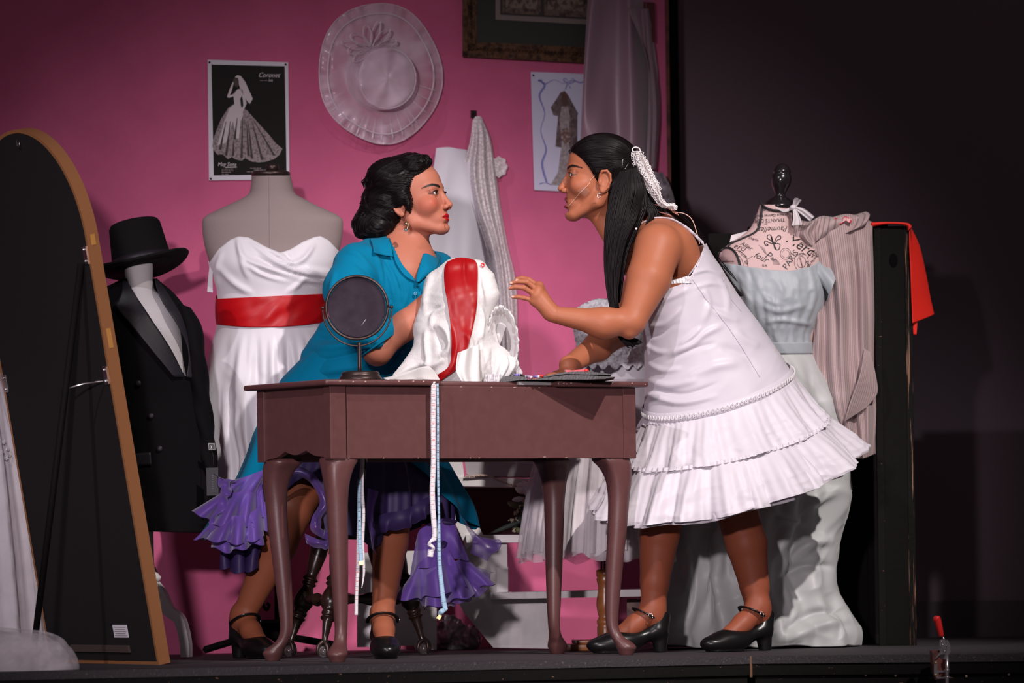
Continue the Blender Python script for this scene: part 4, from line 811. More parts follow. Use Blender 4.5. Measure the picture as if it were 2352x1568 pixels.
# ================================================================== arched floor mirror, seen from behind
BR, BL = FL(370, 1526), FL(120, 1521)
wv = BL-BR; MWD = np.linalg.norm(wv); wv /= MWD; nv = np.array((wv[1], -wv[0], 0.)); nv = nv if nv[1] < 0 else -nv
upv = np.array((0, 0, 1.))+.175*nv; upv /= np.linalg.norm(upv); fn = np.cross(wv, upv); fn = fn if fn[1] < 0 else -fn
fm = thing('floor_mirror', 'arched gilt floor mirror seen from its black back, leaning at far left', 'mirror', tuple(BR+wv*.3))
rad = MWD/2; HS = 1.50/upv[2]-rad
def mp(s, h, d=0.): return BR+wv*s+upv*h+fn*d
outm = [(0, h) for h in np.linspace(0, HS, 12)]+[(rad-rad*math.cos(t), HS+rad*math.sin(t)) for t in np.linspace(0, PI, 50)[1:-1]]+[(MWD, h) for h in np.linspace(HS, 0, 12)]
def off_(pts, d):
    c = np.array((rad, HS*.5)); r_ = []
    for s, h in pts:
        if h <= HS: r_.append((s+(d if s < rad else -d), max(h, d)))
        else: v = np.array((s-rad, h-HS)); v = v*(1-d/np.linalg.norm(v)); r_.append((rad+v[0], HS+v[1]))
    return r_
def closed_band(a, b, d0, d1):
    n = len(a); G = np.array([[mp(*p, d0) for p in a], [mp(*p, d1) for p in a], [mp(*p, d1) for p in b], [mp(*p, d0) for p in b], [mp(*p, d0) for p in a]])
    return G.reshape(-1, 3), gridF(5, n, True)
auto(obj('frame', *closed_band(outm, off_(outm, .010), -.030, .0065), M['gold'], fm), 40)
ins = off_(outm, .009); A = np.array([mp(*p, .006) for p in ins]); B = np.array([mp(*p, -.004) for p in ins]); n = len(ins)
obj('back_sheet', np.concatenate([A, B]), [list(range(n)), list(range(2*n-1, n-1, -1))]+[[i, i+n, (i+1) % n+n, (i+1) % n] for i in range(n)], M['mirror_back'], fm, smooth=False)
ins2 = off_(outm, .012); A = np.array([mp(*p, -.0045) for p in ins2]); B = np.array([mp(*p, -.008) for p in ins2])
obj('mirror_glass', np.concatenate([A, B]), [list(range(n)), list(range(2*n-1, n-1, -1))]+[[i, i+n, (i+1) % n+n, (i+1) % n] for i in range(n)], mat('mirror glass', (.85, .85, .85), .02, metal=1.), fm, smooth=False)
def mbox(name, s, h, d, ds, dh, dd, m, parent=fm, bev=.001, **k):
    Rm = Matrix((tuple(wv), tuple(upv), tuple(fn))).transposed(); return obj(name, *boxm(mp(s, h, d), (ds, dh, dd), Rm, bev), m, parent, smooth=False, **k)
hs = lambda py: (1526-py)/1066*1.29/1.0*1.0
for s_, in ((.022,), (MWD-.022,)):
    for h_ in (1.15, .815):
        hp = mbox('hinge_plate', s_, h_, .008, .022, .05, .004, M['steel'])
        for q_ in (-.016, .016): obj('rivet', *ball(mp(s_, h_+q_, .0115), .004, 6), M['steel'], hp)
for s_ in (.045,):
    top = mp(s_, 1.13, .014); ft = FL(74, 1531) if s_ < .1 else FL(74, 1531)+wv*(MWD-.09)
    ft[2] = .012; obj('support_rod', *tube([top, ft], .0095, 12), M['black_paint'], fm); mid = top+(ft-top)*.315
    obj('stay_chain', *tube([mp(s_-.01, .80, .012), (mid+mp(s_, .80, .012))/2+(0, 0, .004), mid], .0035, 6), M['steel'], fm); obj('pivot', *ball(mid, .007, 8), M['steel'], fm)
mbox('maker_label', .19, .095, .008, .085, .036, .0012, M['paper'], label='white printed sticker')
for k in range(5): mbox('label_line', .19, .107-k*.006, .0089, .07-.01*(k % 2), .0012, .0006, M['print_grey'])
obj('hanging_loop', *tube([mp(rad-.02, HS+rad-.03, .01), mp(rad-.025, HS+rad-.045, .014), mp(rad-.035, HS+rad-.05, .014), mp(rad-.035, HS+rad-.035, .01)], .0018, 6), M['steel'], fm)
tape = mat('amber tape', (.50, .24, .06), .35)
for h_, l_ in ((1.19, .03), (.915, .055)): mbox('tape_patch', -.0008, h_, -.012, .0012, l_, .014, tape, label='amber tape patch')
mbox('bottom_batten', rad, .045, .009, .35, .02, .006, mat('brown batten', (.06, .04, .036), .6))
# ================================================================== black scenery post and the cloths over it
scn = thing('scenery_post', 'worn black wooden stage flat with tall post right of the script-printed form', 'stage flat', tuple(FL(2060, 1482)))
YP = 1.42
def vbox(name, x0, x1, ytop, ybot, Y, dY, m, parent, z0=None, bev=.002, **k):
    a, b = P(x0, ybot, Y), P(x1, ybot, Y); zt = P((x0+x1)/2, ytop, Y)[2]; zb = P((x0+x1)/2, ybot, Y)[2] if z0 is None else z0
    return obj(name, *boxm(((a[0]+b[0])/2, Y+dY/2, (zt+zb)/2), (b[0]-a[0], dY, zt-zb), 0, bev), m, parent, smooth=False, **k)
pf = FL(2066, 1482)
vbox('post_face', 2034, 2092, 519, 1482, YP, .04, M['black_paint'], scn, 0.)
vbox('post_board', 2020, 2036, 519, 1482, YP-.004, .02, M['worn'], scn, 0.)
vbox('post_edge', 2090, 2106, 519, 1482, YP-.003, .05, mat('scraped black edge', (.007, .006, .006), .7, spec=.1, bump=(90, .3), stretch=(3, 1, .09), var=(60, (.32, .16, .10), .57, .66)), scn, 0.)
vbox('flat_panel', 1790, 2040, 535, 1482, YP+.42, .012, M['black_paint'], scn, 0.)
vbox('bottom_rail', 1960, 2020, 1456, 1482, YP+.36, .02, M['worn'], scn, 0.)
vbox('inner_stile', 1996, 2016, 540, 1456, YP+.36, .02, M['black_paint'], scn)
vbox('top_rail', 1720, 2040, 517, 532, YP+.34, .10, M['black_paint'], scn)
vbox('flat_panel', 1640, 1792, 535, 1482, YP+.42, .012, M['black_paint'], scn, 0.)
vbox('side_rail', 1836, 2040, 517, 532, YP+.02, .34, M['black_paint'], scn)
obj('knot_hole', *ball(P(2052, 598, YP-.000), (.013, .002, .022), 10), mat('dull black', (.004, .004, .004), .9, spec=.02), scn)
redc = mat('bright red cloth', (.80, .016, .006), .7, bump=(260, .1), sheen=.0)
rcl = thing('red_cloth', 'bright red cloth draped over top right corner of the black post', 'cloth', tuple(P(2110, 700, YP)))
V, Fc = sheet([[(2001, 514, YP+.06), (2040, 512, YP+.06), (2083, 514, YP+.06), (2092, 520, YP+.06)], [(2001, 512, YP-.012), (2040, 511, YP-.012), (2082, 513, YP-.012), (2093, 521, YP-.012)], [(2001, 520, YP-.014), (2040, 514, YP-.014), (2080, 517, YP-.014), (2086, 530, YP-.014)]], 24, 40)
solid(obj('top_fold', V, Fc, redc, rcl), .004)
V, Fc = sheet([[(2083, 514, YP+.07), (2088, 516, YP+.03), (2090, 518, YP-.0)], [(2098, 560, YP+.07), (2110, 562, YP+.05), (2089, 560, YP-.01)], [(2110, 620, YP+.09), (2125, 625, YP+.06), (2092, 630, YP-.012)], [(2118, 680, YP+.10), (2136, 685, YP+.07), (2094, 690, YP-.012)], [(2124, 720, YP+.10), (2144, 722, YP+.07), (2096, 742, YP-.012)]], 50, 40)
solid(obj('hanging_corner', V, Fc, redc, rcl), .003)
V, Fc = sheet([[(2094, 690, YP+.01), (2106, 690, YP+.01)], [(2096, 740, YP+.01), (2107, 738, YP+.01)], [(2098, 768, YP+.01), (2105, 768, YP+.01)]], 16, 8); solid(obj('under_corner', V, Fc, redc, rcl), .003)
V, Fc = sheet([[(2004, 640, YP+.01), (2010, 640, YP+.01)], [(2007, 850, YP+.01), (2015, 850, YP+.01)], [(2011, 980, YP+.01), (2019, 980, YP+.01)]], 16, 6); solid(obj('under_corner', V, Fc, redc, rcl), .003)
strm = mat('pink striped cotton', (.40, .29, .29), .85, bump=(150, .15), sheen=.2)
nt = strm.node_tree; nd = nt.nodes; uvn = nd.new('ShaderNodeAttribute'); uvn.attribute_name = 'tint'; wvn = nd.new('ShaderNodeMath'); wvn.operation = 'SINE'; mul = nd.new('ShaderNodeMath'); mul.operation = 'MULTIPLY'; mul.inputs[1].default_value = 230.
sep = nd.new('ShaderNodeSeparateColor'); nt.links.new(uvn.outputs['Color'], sep.inputs[0]); nt.links.new(sep.outputs[0], mul.inputs[0]); nt.links.new(mul.outputs[0], wvn.inputs[0])
mr = nd.new('ShaderNodeMapRange'); mr.inputs[1].default_value = .45; mr.inputs[2].default_value = .85; nt.links.new(wvn.outputs[0], mr.inputs[0])
mxx = nd.new('ShaderNodeMix'); mxx.data_type = 'RGBA'; mxx.inputs[6].default_value = (.44, .32, .315, 1); mxx.inputs[7].default_value = (.235, .165, .175, 1); nt.links.new(mr.outputs[0], mxx.inputs[0]); nt.links.new(mxx.outputs[2], nd['Principled BSDF'].inputs['Base Color'])
def striped(name, ctrl, n, m, disp, parent, u0=0., u1=1.):
    V, Fc = sheet(ctrl, n, m, disp); u, v = np.meshgrid(np.linspace(u0, u1, m), np.linspace(0, 1, n)); c = np.stack([u.ravel()]*3, 1)
    o = obj(name, V, Fc, strm, parent, col=c); return solid(o, .0015)
pc_ = thing('striped_cloth', 'pink striped crumpled cloth hanging over the black flat beside the post', 'cloth', tuple(P(1930, 1050, YP-.05)))
def dz(A, u, v):
    A = A.copy(); A[..., 2] += -.016*np.sin(u*16+2*v)*sm(v, .05, .5)-.008*np.sin(u*37-4*v)*sm(v, .1, .4)+.010*noise(np.stack([u*5, v*9, u*0], -1), 4); A[..., 0] += 2*np.sin(v*14+u*4)*sm(v, .2, .5); return A
striped('hanging_length', [[(1838, 520, YP+.03), (1890, 510, YP+.03), (1950, 498, YP+.03), (2008, 512, YP+.03)], [(1838, 528, YP-.03), (1890, 514, YP-.03), (1950, 500, YP-.03), (2004, 520, YP-.02)], [(1858, 600, YP-.05), (1905, 600, YP-.07), (1960, 600, YP-.06), (2005, 600, YP-.03)],
                           [(1868, 720, YP-.05), (1915, 720, YP-.09), (1965, 720, YP-.07), (2010, 730, YP-.03)], [(1868, 850, YP-.05), (1920, 850, YP-.10), (1970, 860, YP-.08), (2006, 840, YP-.03)], [(1905, 950, YP-.05), (1930, 960, YP-.10), (1975, 960, YP-.08), (2012, 940, YP-.03)],
                           [(1936, 1040, YP-.05), (1955, 1050, YP-.09), (1985, 1052, YP-.07), (2012, 1042, YP-.03)]], 150, 120, dz, pc_)
striped('turned_corner', [[(1985, 800, YP-.08), (2000, 810, YP-.07)], [(1975, 860, YP-.13), (2013, 870, YP-.07)], [(1950, 930, YP-.14), (2014, 905, YP-.07)], [(1940, 968, YP-.13), (1990, 935, YP-.09)]], 40, 24, None, pc_, .8, 1.1)
striped('bunched_top', [[(1822, 512, YP+.05), (1860, 505, YP+.05), (1905, 498, YP+.04), (1990, 490, YP+.05)], [(1822, 524, YP-.03), (1858, 508, YP-.05), (1905, 504, YP-.04), (1998, 498, YP-.03)], [(1824, 545, YP-.05), (1850, 535, YP-.07), (1900, 530, YP-.05), (1985, 522, YP-.04)], [(1852, 565, YP-.05), (1868, 560, YP-.06), (1890, 550, YP-.05), (1960, 530, YP-.03)]], 50, 60, lambda A, u, v: np.concatenate([A[..., :1], A[..., 1:2]-5*np.sin(u*14)[..., None]*.8, A[..., 2:]+(.012*np.sin(u*21+v*6))[..., None]], -1), pc_, 0, .5)
rsc = mat('red and white print gauze', (.62, .03, .07), .6, var=(70, (.8, .5, .5), .5, .56))
V, Fc = sheet([[(1888, 512, YP+.0), (1920, 505, YP+.0), (1956, 506, YP+.0)], [(1890, 506, YP-.03), (1925, 503, YP-.03), (1955, 498, YP-.03)], [(1893, 516, YP-.05), (1925, 512, YP-.05), (1956, 508, YP-.05)]], 20, 40, lambda A, u, v: np.concatenate([A[..., :1], A[..., 1:2]-3*np.sin(u*19)[..., None], A[..., 2:]], -1))
o = solid(obj('red_scarf', V, Fc, rsc, loc=P(1920, 510, YP-.03)), .002); tag(o, 'small crumpled red printed scarf lying on the striped cloth', 'scarf')
# ================================================================== toggle clamp on the platform edge
yk = -.14
tc_ = thing('toggle_clamp', 'steel toggle clamp with red handle screwed to front edge of stage', 'clamp', tuple(P(2165, 1560, yk)))
def zk(x, y): return (2100+x/9.33, 1400+y/9.33)
def kp(x, y, Y=yk): return P(*zk(x, y), Y)
obj('handle', *tube([kp(480, 150), kp(490, 190), kp(585, 570)], [.004, .0098, .0072], 16, res=16), M['red_plastic'], tc_); obj('handle_tip', *ball(kp(480, 208), .0104, 10), M['red_plastic'], tc_)
obj('shank', *tube([kp(600, 540), kp(690, 760)], .0026, 8), M['steel'], tc_)
obj('link_plate', *prism([zk(*p) for p in ((555, 650), (640, 620), (760, 760), (775, 900), (700, 1000), (640, 930), (690, 860), (555, 780))], yk-.004, yk+.004), M['steel'], tc_, smooth=False)
obj('link_plate', *prism([zk(*p) for p in ((690, 640), (720, 650), (765, 760), (720, 1060), (640, 1060), (700, 840))], yk-.010, yk-.007), M['steel'], tc_, smooth=False)
obj('bracket', *prism([zk(*p) for p in ((555, 790), (690, 860), (640, 940), (560, 960), (440, 1075), (470, 1010), (550, 900))], yk+.004, yk+.008), M['steel'], tc_, smooth=False)
obj('base_plate', *prism([zk(*p) for p in ((425, 1100), (490, 1090), (495, 1300), (640, 1300), (750, 1290), (750, 1330), (520, 1345), (520, 1440), (770, 1435), (770, 1465), (500, 1475), (420, 1400))], yk+.006, yk+.010), M['steel'], tc_, smooth=False)
obj('plunger', *tube([kp(700, 990, yk-.006), kp(705, 1680, yk-.006)], .0055, 14), M['steel'], tc_)
for x, y in ((580, 680), (605, 750), (675, 770), (650, 890), (650, 1030)): obj('rivet', *ball(kp(x, y, yk-.005), .0030, 6), M['steel'], tc_)
brs = mat('brass', (.65, .42, .18), .35, metal=1.)
for x, y in ((460, 1135), (460, 1400)): obj('screw', *ball(kp(x, y, yk+.004), .0034, 8), brs, tc_)
for x, y in ((700, 1300), (700, 1445)): obj('collar', *lathe([(.001, 0), (.009, 0), (.009, .003), (.001, .003)], kp(x, y, yk-.006), 16), M['steel'], tc_)
wb = thing('wood_block', 'reddish wood block behind the toggle clamp on stage edge', 'block', tuple(P(2160, 1560, yk+.02)))
obj('block', *prism([zk(*p) for p in ((380, 880), (545, 870), (560, 1050), (690, 1060), (690, 1500), (480, 1500), (400, 1150))], yk+.010, -.045), mat('reddish raw wood', (.20, .055, .045), .7, bump=(50, .4), var=(30, (.05, .02, .02), .5, .65)), wb, smooth=False)
for px_, py_ in ((1708, 1540), (1850, 1535), (1985, 1548), (2052, 1549), (2210, 1550), (2305, 1545), (1300, 1550), (900, 1545)):
    q_ = P(px_, py_, e1_[1]); xx = q_[0]; Yq = np.interp(xx, [eL[0], e1_[0], eR[0]], [eL[1], e1_[1], eR[1]])+.010
    obj('screw_head', *ball((xx, Yq, q_[2]), (.0035, .002, .0035), 6), M['chip'], fl)
# ================================================================== white step unit, crate, rope, flowers
YU = 1.62
su = thing('step_shelf', 'white painted wooden step shelf under the table against pink wall', 'shelf', tuple(P(1160, 1488, YU)))
def zu(pts): return [(1020+x/6.03, 1040+y/6.03) for x, y in pts]
wp, wp2 = M['white_paint'], mat('grey brushed white paint', (.60, .57, .57), .6, bump=(60, .3), wave=(9, .25, 'X'), var=(7, (.45, .42, .43), .4, .7))
obj('tread', *prism([(1050, 1095), (1250, 1099), (1250, 1118), (1048, 1116)], YU-.14, YU+.12), wp, su, smooth=False)
obj('tread', *prism([(1070, 1228), (1250, 1228), (1250, 1245), (1072, 1246)], YU-.16, YU+.12), wp, su, smooth=False)
obj('tread', *prism([(1124, 1361), (1480, 1353), (1480, 1369), (1125, 1376)], YU-.22, YU+.10), wp2, su, smooth=False)
obj('stringer', *prism([(1012, 1040), (1060, 1040), (1066, 1092), (1052, 1118), (1110, 1228), (1072, 1260), (1000, 1100)], YU-.13, YU-.11), wp, su, smooth=False)
obj('stringer', *prism([(1068, 1246), (1164, 1246), (1167, 1358), (1262, 1374), (1262, 1489), (1133, 1487), (1065, 1405), (1030, 1345)], YU-.12, YU-.10), wp2, su, smooth=False)
obj('riser_block', *prism([(1141, 1302), (1167, 1302), (1167, 1359), (1141, 1360)], YU-.15, YU-.125), wp, su, smooth=False)
obj('side_panel', *prism([(820, 1270), (1003, 1262), (1003, 1492), (955, 1492), (950, 1482), (820, 1486)], YU-.10, YU-.08), wp, su, smooth=False)
obj('post', *prism([(1440, 1376), (1475, 1375), (1475, 1480), (1440, 1481)], YU-.10, YU-.06), mat('brown scuffed panel', (.25, .15, .13), .7, var=(20, (.1, .05, .05), .4, .6)), su, smooth=False)
obj('back_sheet', *prism([(1050, 1100), (1260, 1100), (1260, 1236), (1050, 1236)], YU+.10, YU+.115), mat('painted maroon wall shade', (.06, .014, .02), .9), su, smooth=False)  # added sheet: shadow on the pink wall behind the treads, painted dark maroon
cr_ = thing('crate', 'grey-white plastic crate standing on the white step shelf under table', 'crate', tuple(P(1150, 1095, YU-.02)))
obj('bin', *prism([(1063, 1030), (1240, 1030), (1240, 1095), (1082, 1094), (1072, 1088)], YU-.12, YU+.08), mat('grey plastic', (.38, .34, .36), .5), cr_, smooth=False)
obj('rim', *prism([(1058, 1024), (1244, 1024), (1244, 1034), (1060, 1034)], YU-.13, YU+.09), mat('grey plastic rim', (.44, .40, .42), .5), cr_, smooth=False)
rope = np.array(zu([(290, 325), (400, 322), (520, 310), (640, 325), (740, 375), (860, 420), (980, 455), (1060, 470)])); rc = cr(rope, 90); Rp = P(rc[:, 0], rc[:, 1], YU-.15-.0*rc[:, 0]); mb = MB(); t = np.linspace(0, 26*PI, 90)
o = obj('cord', *tube(Rp+np.stack([0*t, .0016*np.cos(t), .0016*np.sin(t)], 1), .0024, 6), mat('beige cord', (.50, .34, .28), .8), loc=Rp[0]); tag(o, 'twisted beige cord lying across front of the white step shelf', 'cord')
s_ = obj('strand', *tube(Rp-np.stack([0*t, .0016*np.cos(t), .0016*np.sin(t)], 1), .0024, 6), mat('pale cord', (.60, .48, .42), .8), o)
bq = thing('bouquet', 'white rose bouquet with green leaves lying on the white step shelf', 'bouquet', tuple(P(1205, 1226, YU-.1)))
petal = mat('white petals', (.72, .66, .68), .6, sheen=.3); leafm = mat('olive leaf', (.12, .13, .055), .5); dleaf = mat('dark green stem', (.035, .05, .045), .6); cream = mat('cream buds', (.55, .48, .36), .6)
def leafshape(name, a, b, w_, m, Y, parent, bend=.01):
    a, b = np.array(a, float), np.array(b, float); d = b-a; nn = np.array((-d[1], d[0]))/np.hypot(*d); t = np.linspace(0, 1, 14); ww = w_*np.sin(t*PI)**.7
    G = []
    for q_, w__ in zip(t, ww): c = a+d*q_; G.append([(c[0]+nn[0]*w__*k, c[1]+nn[1]*w__*k, Y-bend*math.sin(q_*PI)+.006*abs(k)) for k in (-1, -.5, 0, .5, 1)])
    V, Fc = sheet(G, 20, 9); return solid(obj(name, V, Fc, m, parent), .0008)
for (a, b, w_) in (((1184, 1112), (1236, 1128), 9), ((1190, 1108), (1226, 1140), 11), ((1200, 1104), (1234, 1150), 12), ((1215, 1100), (1240, 1140), 12), ((1183, 1120), (1206, 1132), 7), ((1205, 1116), (1216, 1142), 8)): leafshape('petal', a, b, w_, petal, YU-.17-R.random()*.02, bq, .015)
leafshape('petal', (1176, 1148), (1204, 1144), 6, petal, YU-.17, bq); leafshape('leaf', (1165, 1153), (1196, 1166), 7, leafm, YU-.165, bq)
leafshape('stem_leaf', (1123, 1226), (1216, 1188), 5, dleaf, YU-.17, bq); leafshape('leaf', (1178, 1210), (1216, 1170), 9, dleaf, YU-.15, bq); leafshape('leaf', (1190, 1150), (1222, 1190), 10, dleaf, YU-.14, bq); leafshape('leaf', (1176, 1212), (1205, 1222), 6, leafm, YU-.15, bq)
obj('stem', *tube([P(1210, 1140, YU-.14), P(1208, 1190, YU-.15), P(1180, 1212, YU-.16)], .002, 6), dleaf, bq)
mb = MB()
for cx_, cy_ in ((1205, 1147), (1212, 1155), (1196, 1164), (1206, 1160), (1184, 1178), (1190, 1172), (1200, 1177), (1178, 1196), (1186, 1192), (1172, 1195), (1180, 1217), (1200, 1150)):
    for k in range(4): mb.add(*ball(P(cx_+R.uniform(-4, 4), cy_+R.uniform(-4, 4), YU-.175+R.uniform(-.01, .01)), .0022+.0014*R.random(), 5))
o = mb.build('small_buds', cream, bq); o['kind'] = 'stuff'
# plastic bag under the steps
bagm = mat('crumpled grey plastic film', (.22, .20, .22), .18, spec=.8, alpha=.82, coat=.5); bgt = thing('plastic_bag', 'crumpled grey plastic bag on floor behind the piano stool', 'bag', tuple(FL(1040, 1492)))
sd = SDF(); cb = FL(1040, 1492)
for px_, py_, r_ in ((1020, 1462, .045), (1062, 1468, .038), (1035, 1438, .03), (1012, 1480, .03), (1078, 1478, .022), (1018, 1425, .018)): sd.ell(P(px_, py_, cb[1]), (r_, r_*.8, r_*.75), .02)
V, Fc = sd.mesh(.004); N = normals(V, Fc); V = V+N*(.012*ridge(V*32, 3, 3)+.004*ridge(V*90, 8))[:, None]; V[:, 2] = np.maximum(V[:, 2], .001); obj('film', V, Fc.tolist(), bagm, bgt)
sd = SDF(); sd.ell(P(1066, 1462, cb[1]+.03), (.042, .03, .034), .01).ell(P(1045, 1475, cb[1]+.03), (.035, .03, .02), .01); V, Fc = sd.mesh(.005); V = V+normals(V, Fc)*(.008*ridge(V*40, 5))[:, None]; V[:, 2] = np.maximum(V[:, 2], .003); obj('dark_contents', V, Fc.tolist(), M['ink'], bgt)
obj('pink_print', *ball(P(1028, 1431, cb[1]-.03), (.008, .002, .007), 6), mat('pink print', (.7, .05, .15), .4), bgt)
# ================================================================== piano stool
YC = .95
ps = thing('piano_stool', 'dark turned-leg piano stool with glass ball claw feet under woman in teal', 'stool', tuple(P(820, 1500, YC)))
obj('seat', *lathe([(.001, -.05), (.14, -.05), (.155, -.04), (.16, -.02), (.155, 0), (.12, .012), (.001, .014)], P(822, 1080, YC), 40), M['dark_wood'], ps)
obj('screw_post', *tube([P(822, 1115, YC), P(822, 1230, YC)], .022, 16), M['dark_wood'], ps); obj('hub', *lathe([(.02, -.05), (.06, -.045), (.065, 0), (.03, .02)], P(822, 1200, YC), 24), M['dark_wood'], ps)
glass = mat('glass ball', (.30, .26, .26), .08, trans=.85, spec=.5)
tprof = [(0, .020), (.06, .023), (.13, .028), (.17, .023), (.2, .030), (.22, .024), (.30, .021), (.40, .026), (.50, .021), (.56, .016), (.585, .024), (.6, .017), (.615, .023), (.63, .017), (.65, .019), (.69, .027), (.745, .030), (.79, .020), (.81, .022), (.83, .018), (.845, .0225), (.86, .016), (.90, .013), (.97, .009), (1, .009)]
feet = []
for px_, Yf_, tx in ((668, .86, 775), (745, .66, 800), (970, .92, 870), (895, 1.22, 845)):
    bot = P(px_, 1480, Yf_); bot[2] = .047; top = P(tx, 1130, YC+(Yf_-YC)*.3); d = bot-top; L = np.linalg.norm(d); T = d/L
    pr_ = cr(np.array(tprof), 100); ref = np.cross(T, (0, 1, 0)); ref /= np.linalg.norm(ref); bi = np.cross(T, ref); a = np.arange(18)/18*2*PI
    G = np.array([top+T*t*L+r_*(np.cos(a)[:, None]*ref+np.sin(a)[:, None]*bi) for t, r_ in pr_]); lg = obj('leg', *rings(G), M['dark_wood'], ps)
    fb = np.array((bot[0]+T[0]*.018, bot[1], .019)); obj('glass_ball', *ball(fb, .0185, 12), glass, lg)
    for k in range(4):
        t = k*PI/2+.6; d_ = np.array((math.cos(t), math.sin(t), 0)); obj('claw', *tube([fb+(0, 0, .030), fb+d_*.017+(0, 0, .018), fb+d_*.0215, fb+d_*.017-(0, 0, .012)], [.008, .0055, .0045, .002], 8, res=10), M['bronze'], lg)
    feet.append(top+T*.72*L)
for i, j in ((0, 1), (1, 2), (2, 3), (3, 0)):
    a_, b_ = feet[i], feet[j]; n_ = 40; t = np.linspace(0, 1, n_); r_ = .010+.006*np.abs(np.sin(t*PI*3))*np.sin(t*PI)+.004*np.exp(-((t-.5)/.06)**2); obj('stretcher', *tube([a_+(b_-a_)*q_ for q_ in t], r_, 12), M['dark_wood'], ps)
# ================================================================== things on the table
YK = .13; tz = ZT
tm = thing('table_mirror', 'round bronze vanity mirror on stand with its dull back to us', 'mirror', (P(828, 868, YK)[0], YK, tz))
bx = P(828, 868, YK)[0]; sK = S(YK)
obj('foot', *lathe([(.001, 0), (51*sK, 0), (50*sK, .006), (46*sK, .013), (43*sK, .016), (44*sK, .020), (42*sK, .024), (38*sK, .026), (.001, .028)], (bx, YK, tz), 40), M['bronze'], tm)
obj('stem', *lathe([(.0055, .02), (.0060, .04), (.0050, .10), (.0052, .108)], (bx-.002, YK, tz), 14), M['bronze'], tm)
cc = P(820, 706, YK); tilt = .12; u1 = np.array((1, 0, 0)); u2 = np.array((0, math.sin(tilt), math.cos(tilt))); u3 = np.cross(u1, u2)
def disc(prof, n=72, sx=.96):
    a = np.arange(n)/n*2*PI; return rings(np.array([cc+r_*sK*(np.cos(a)[:, None]*u1*sx+np.sin(a)[:, None]*u2)+d_*u3 for r_, d_ in prof]), True)
backm = mat('worn purple grey mirror back', (.030, .021, .031), .9, spec=.08, bump=(60, .1), var=(22, (.042, .032, .044), .4, .7))
obj('mirror_body', *disc([(69, .004), (69, .0035), (60, .0025), (.5, .002)][::-1]+[(69, -.004), (.5, -.004)]), backm, tm)
obj('rim', *tube([cc+73*sK*(math.cos(t)*u1*.97+math.sin(t)*u2) for t in np.linspace(0, 2*PI, 73)], .0042, 10), M['bronze'], tm)
obj('mirror_glass', *disc([(.5, -.0045), (68, -.0045), (68, -.006), (.5, -.006)]), bpy.data.materials['mirror glass'], tm)
obj('yoke', *tube([cc+79*sK*(math.cos(t)*u1)+80*sK*math.sin(t)*np.array((0, 0, 1.))*1.06-(0, 0, .004) for t in np.linspace(PI, 2*PI, 40)], .0024, 8), M['bronze'], tm)
for s_ in (-1, 1): obj('pivot_knob', *ball(cc+u1*s_*79*sK, (.006, .0045, .0045), 8), M['bronze'], tm)
obj('scratch', *tube([cc+u3*.0045+sK*(9*u1-44*u2), cc+u3*.0045+sK*(17*u1-33*u2), cc+u3*.0045+sK*(20*u1-28*u2)], [.0003, .0014, .0006], 5), mat('pale scratch', (.35, .3, .36), .6), tm)
# portfolio of sewing things
YB = .42
leather = mat('black leather', (.013, .012, .012), .38, bump=(160, .15)); pfo = thing('portfolio', 'open black leather sewing portfolio lying on right half of table', 'portfolio', (P(1285, 866, YB)[0], YB, ZT))
def zb(pts): return [(1100+x/5.88, 820+y/5.88) for x, y in pts]
obj('left_cover', *prism(zb([(350, 255), (560, 258), (640, 270), (660, 300), (560, 310), (290, 338), (300, 315)]), YB-.10, YB+.12), leather, pfo, smooth=False)
obj('right_cover', *prism(zb([(560, 310), (660, 302), (800, 290), (1000, 262), (1180, 238), (1500, 245), (1700, 258), (1840, 266), (1700, 292), (1500, 301), (1000, 302), (760, 306)]), YB-.10, YB+.12), leather, pfo, smooth=False)
obj('page_flap', *prism(zb([(760, 300), (900, 255), (1080, 212), (1250, 192), (1400, 190), (1560, 200), (1790, 228), (1790, 240), (1500, 235), (1180, 226), (1000, 250)]), YB-.08, YB+.12), leather, pfo, smooth=False)
def roll(name, label, cat, zx0, zy0, zx1, zy1, r, m, Y, group=None, m2=None):
    a_, b_ = P(*zb([(zx0, zy0)])[0], Y), P(*zb([(zx1, zy1)])[0], Y-.01); t_ = thing(name, label, cat, tuple(a_), group)
    obj('barrel', *tube([a_, a_+(b_-a_)*.75], r, 14), m, t_); obj('cap', *tube([a_+(b_-a_)*.75, b_], r*1.08, 14), m2 or M['paper'], t_); return t_
lil = mat('lilac plastic', (.22, .17, .50), .35); pkp = mat('pink white plastic', (.70, .50, .55), .35)
roll('marker_pen', 'lilac marker pen in portfolio, nearest the ruffled blouse', 'pen', 470, 242, 560, 240, .0035, lil, YB-.03, m2=lil)
roll('marker_pen', 'white capped lilac marker pen end facing out of portfolio', 'pen', 650, 255, 715, 275, .0045, mat('mauve plastic', (.35, .25, .40), .35), YB-.10, m2=pkp)
roll('marker_pen', 'violet marker pen with white cap beside red marker', 'pen', 745, 262, 815, 262, .0040, lil, YB-.10)
roll('marker_pen', 'small pink-tipped marker pen lying behind the others', 'pen', 560, 240, 650, 262, .0032, M['ink'], YB-.06, m2=pkp)
roll('marker_pen', 'short red marker pen beside hand of the leaning woman', 'pen', 810, 248, 860, 256, .0036, M['red_plastic'], YB-.08, m2=M['red_plastic'])
rs = thing('scissors_case', 'red plastic case lying on top of the black portfolio', 'case', tuple(P(*zb([(1320, 190)])[0], YB)))
obj('body', *prism(zb([(1165, 170), (1250, 178), (1440, 160), (1480, 172), (1488, 192), (1300, 196), (1180, 206)]), YB-.05, YB+.02), M['red_plastic'], rs, smooth=False)
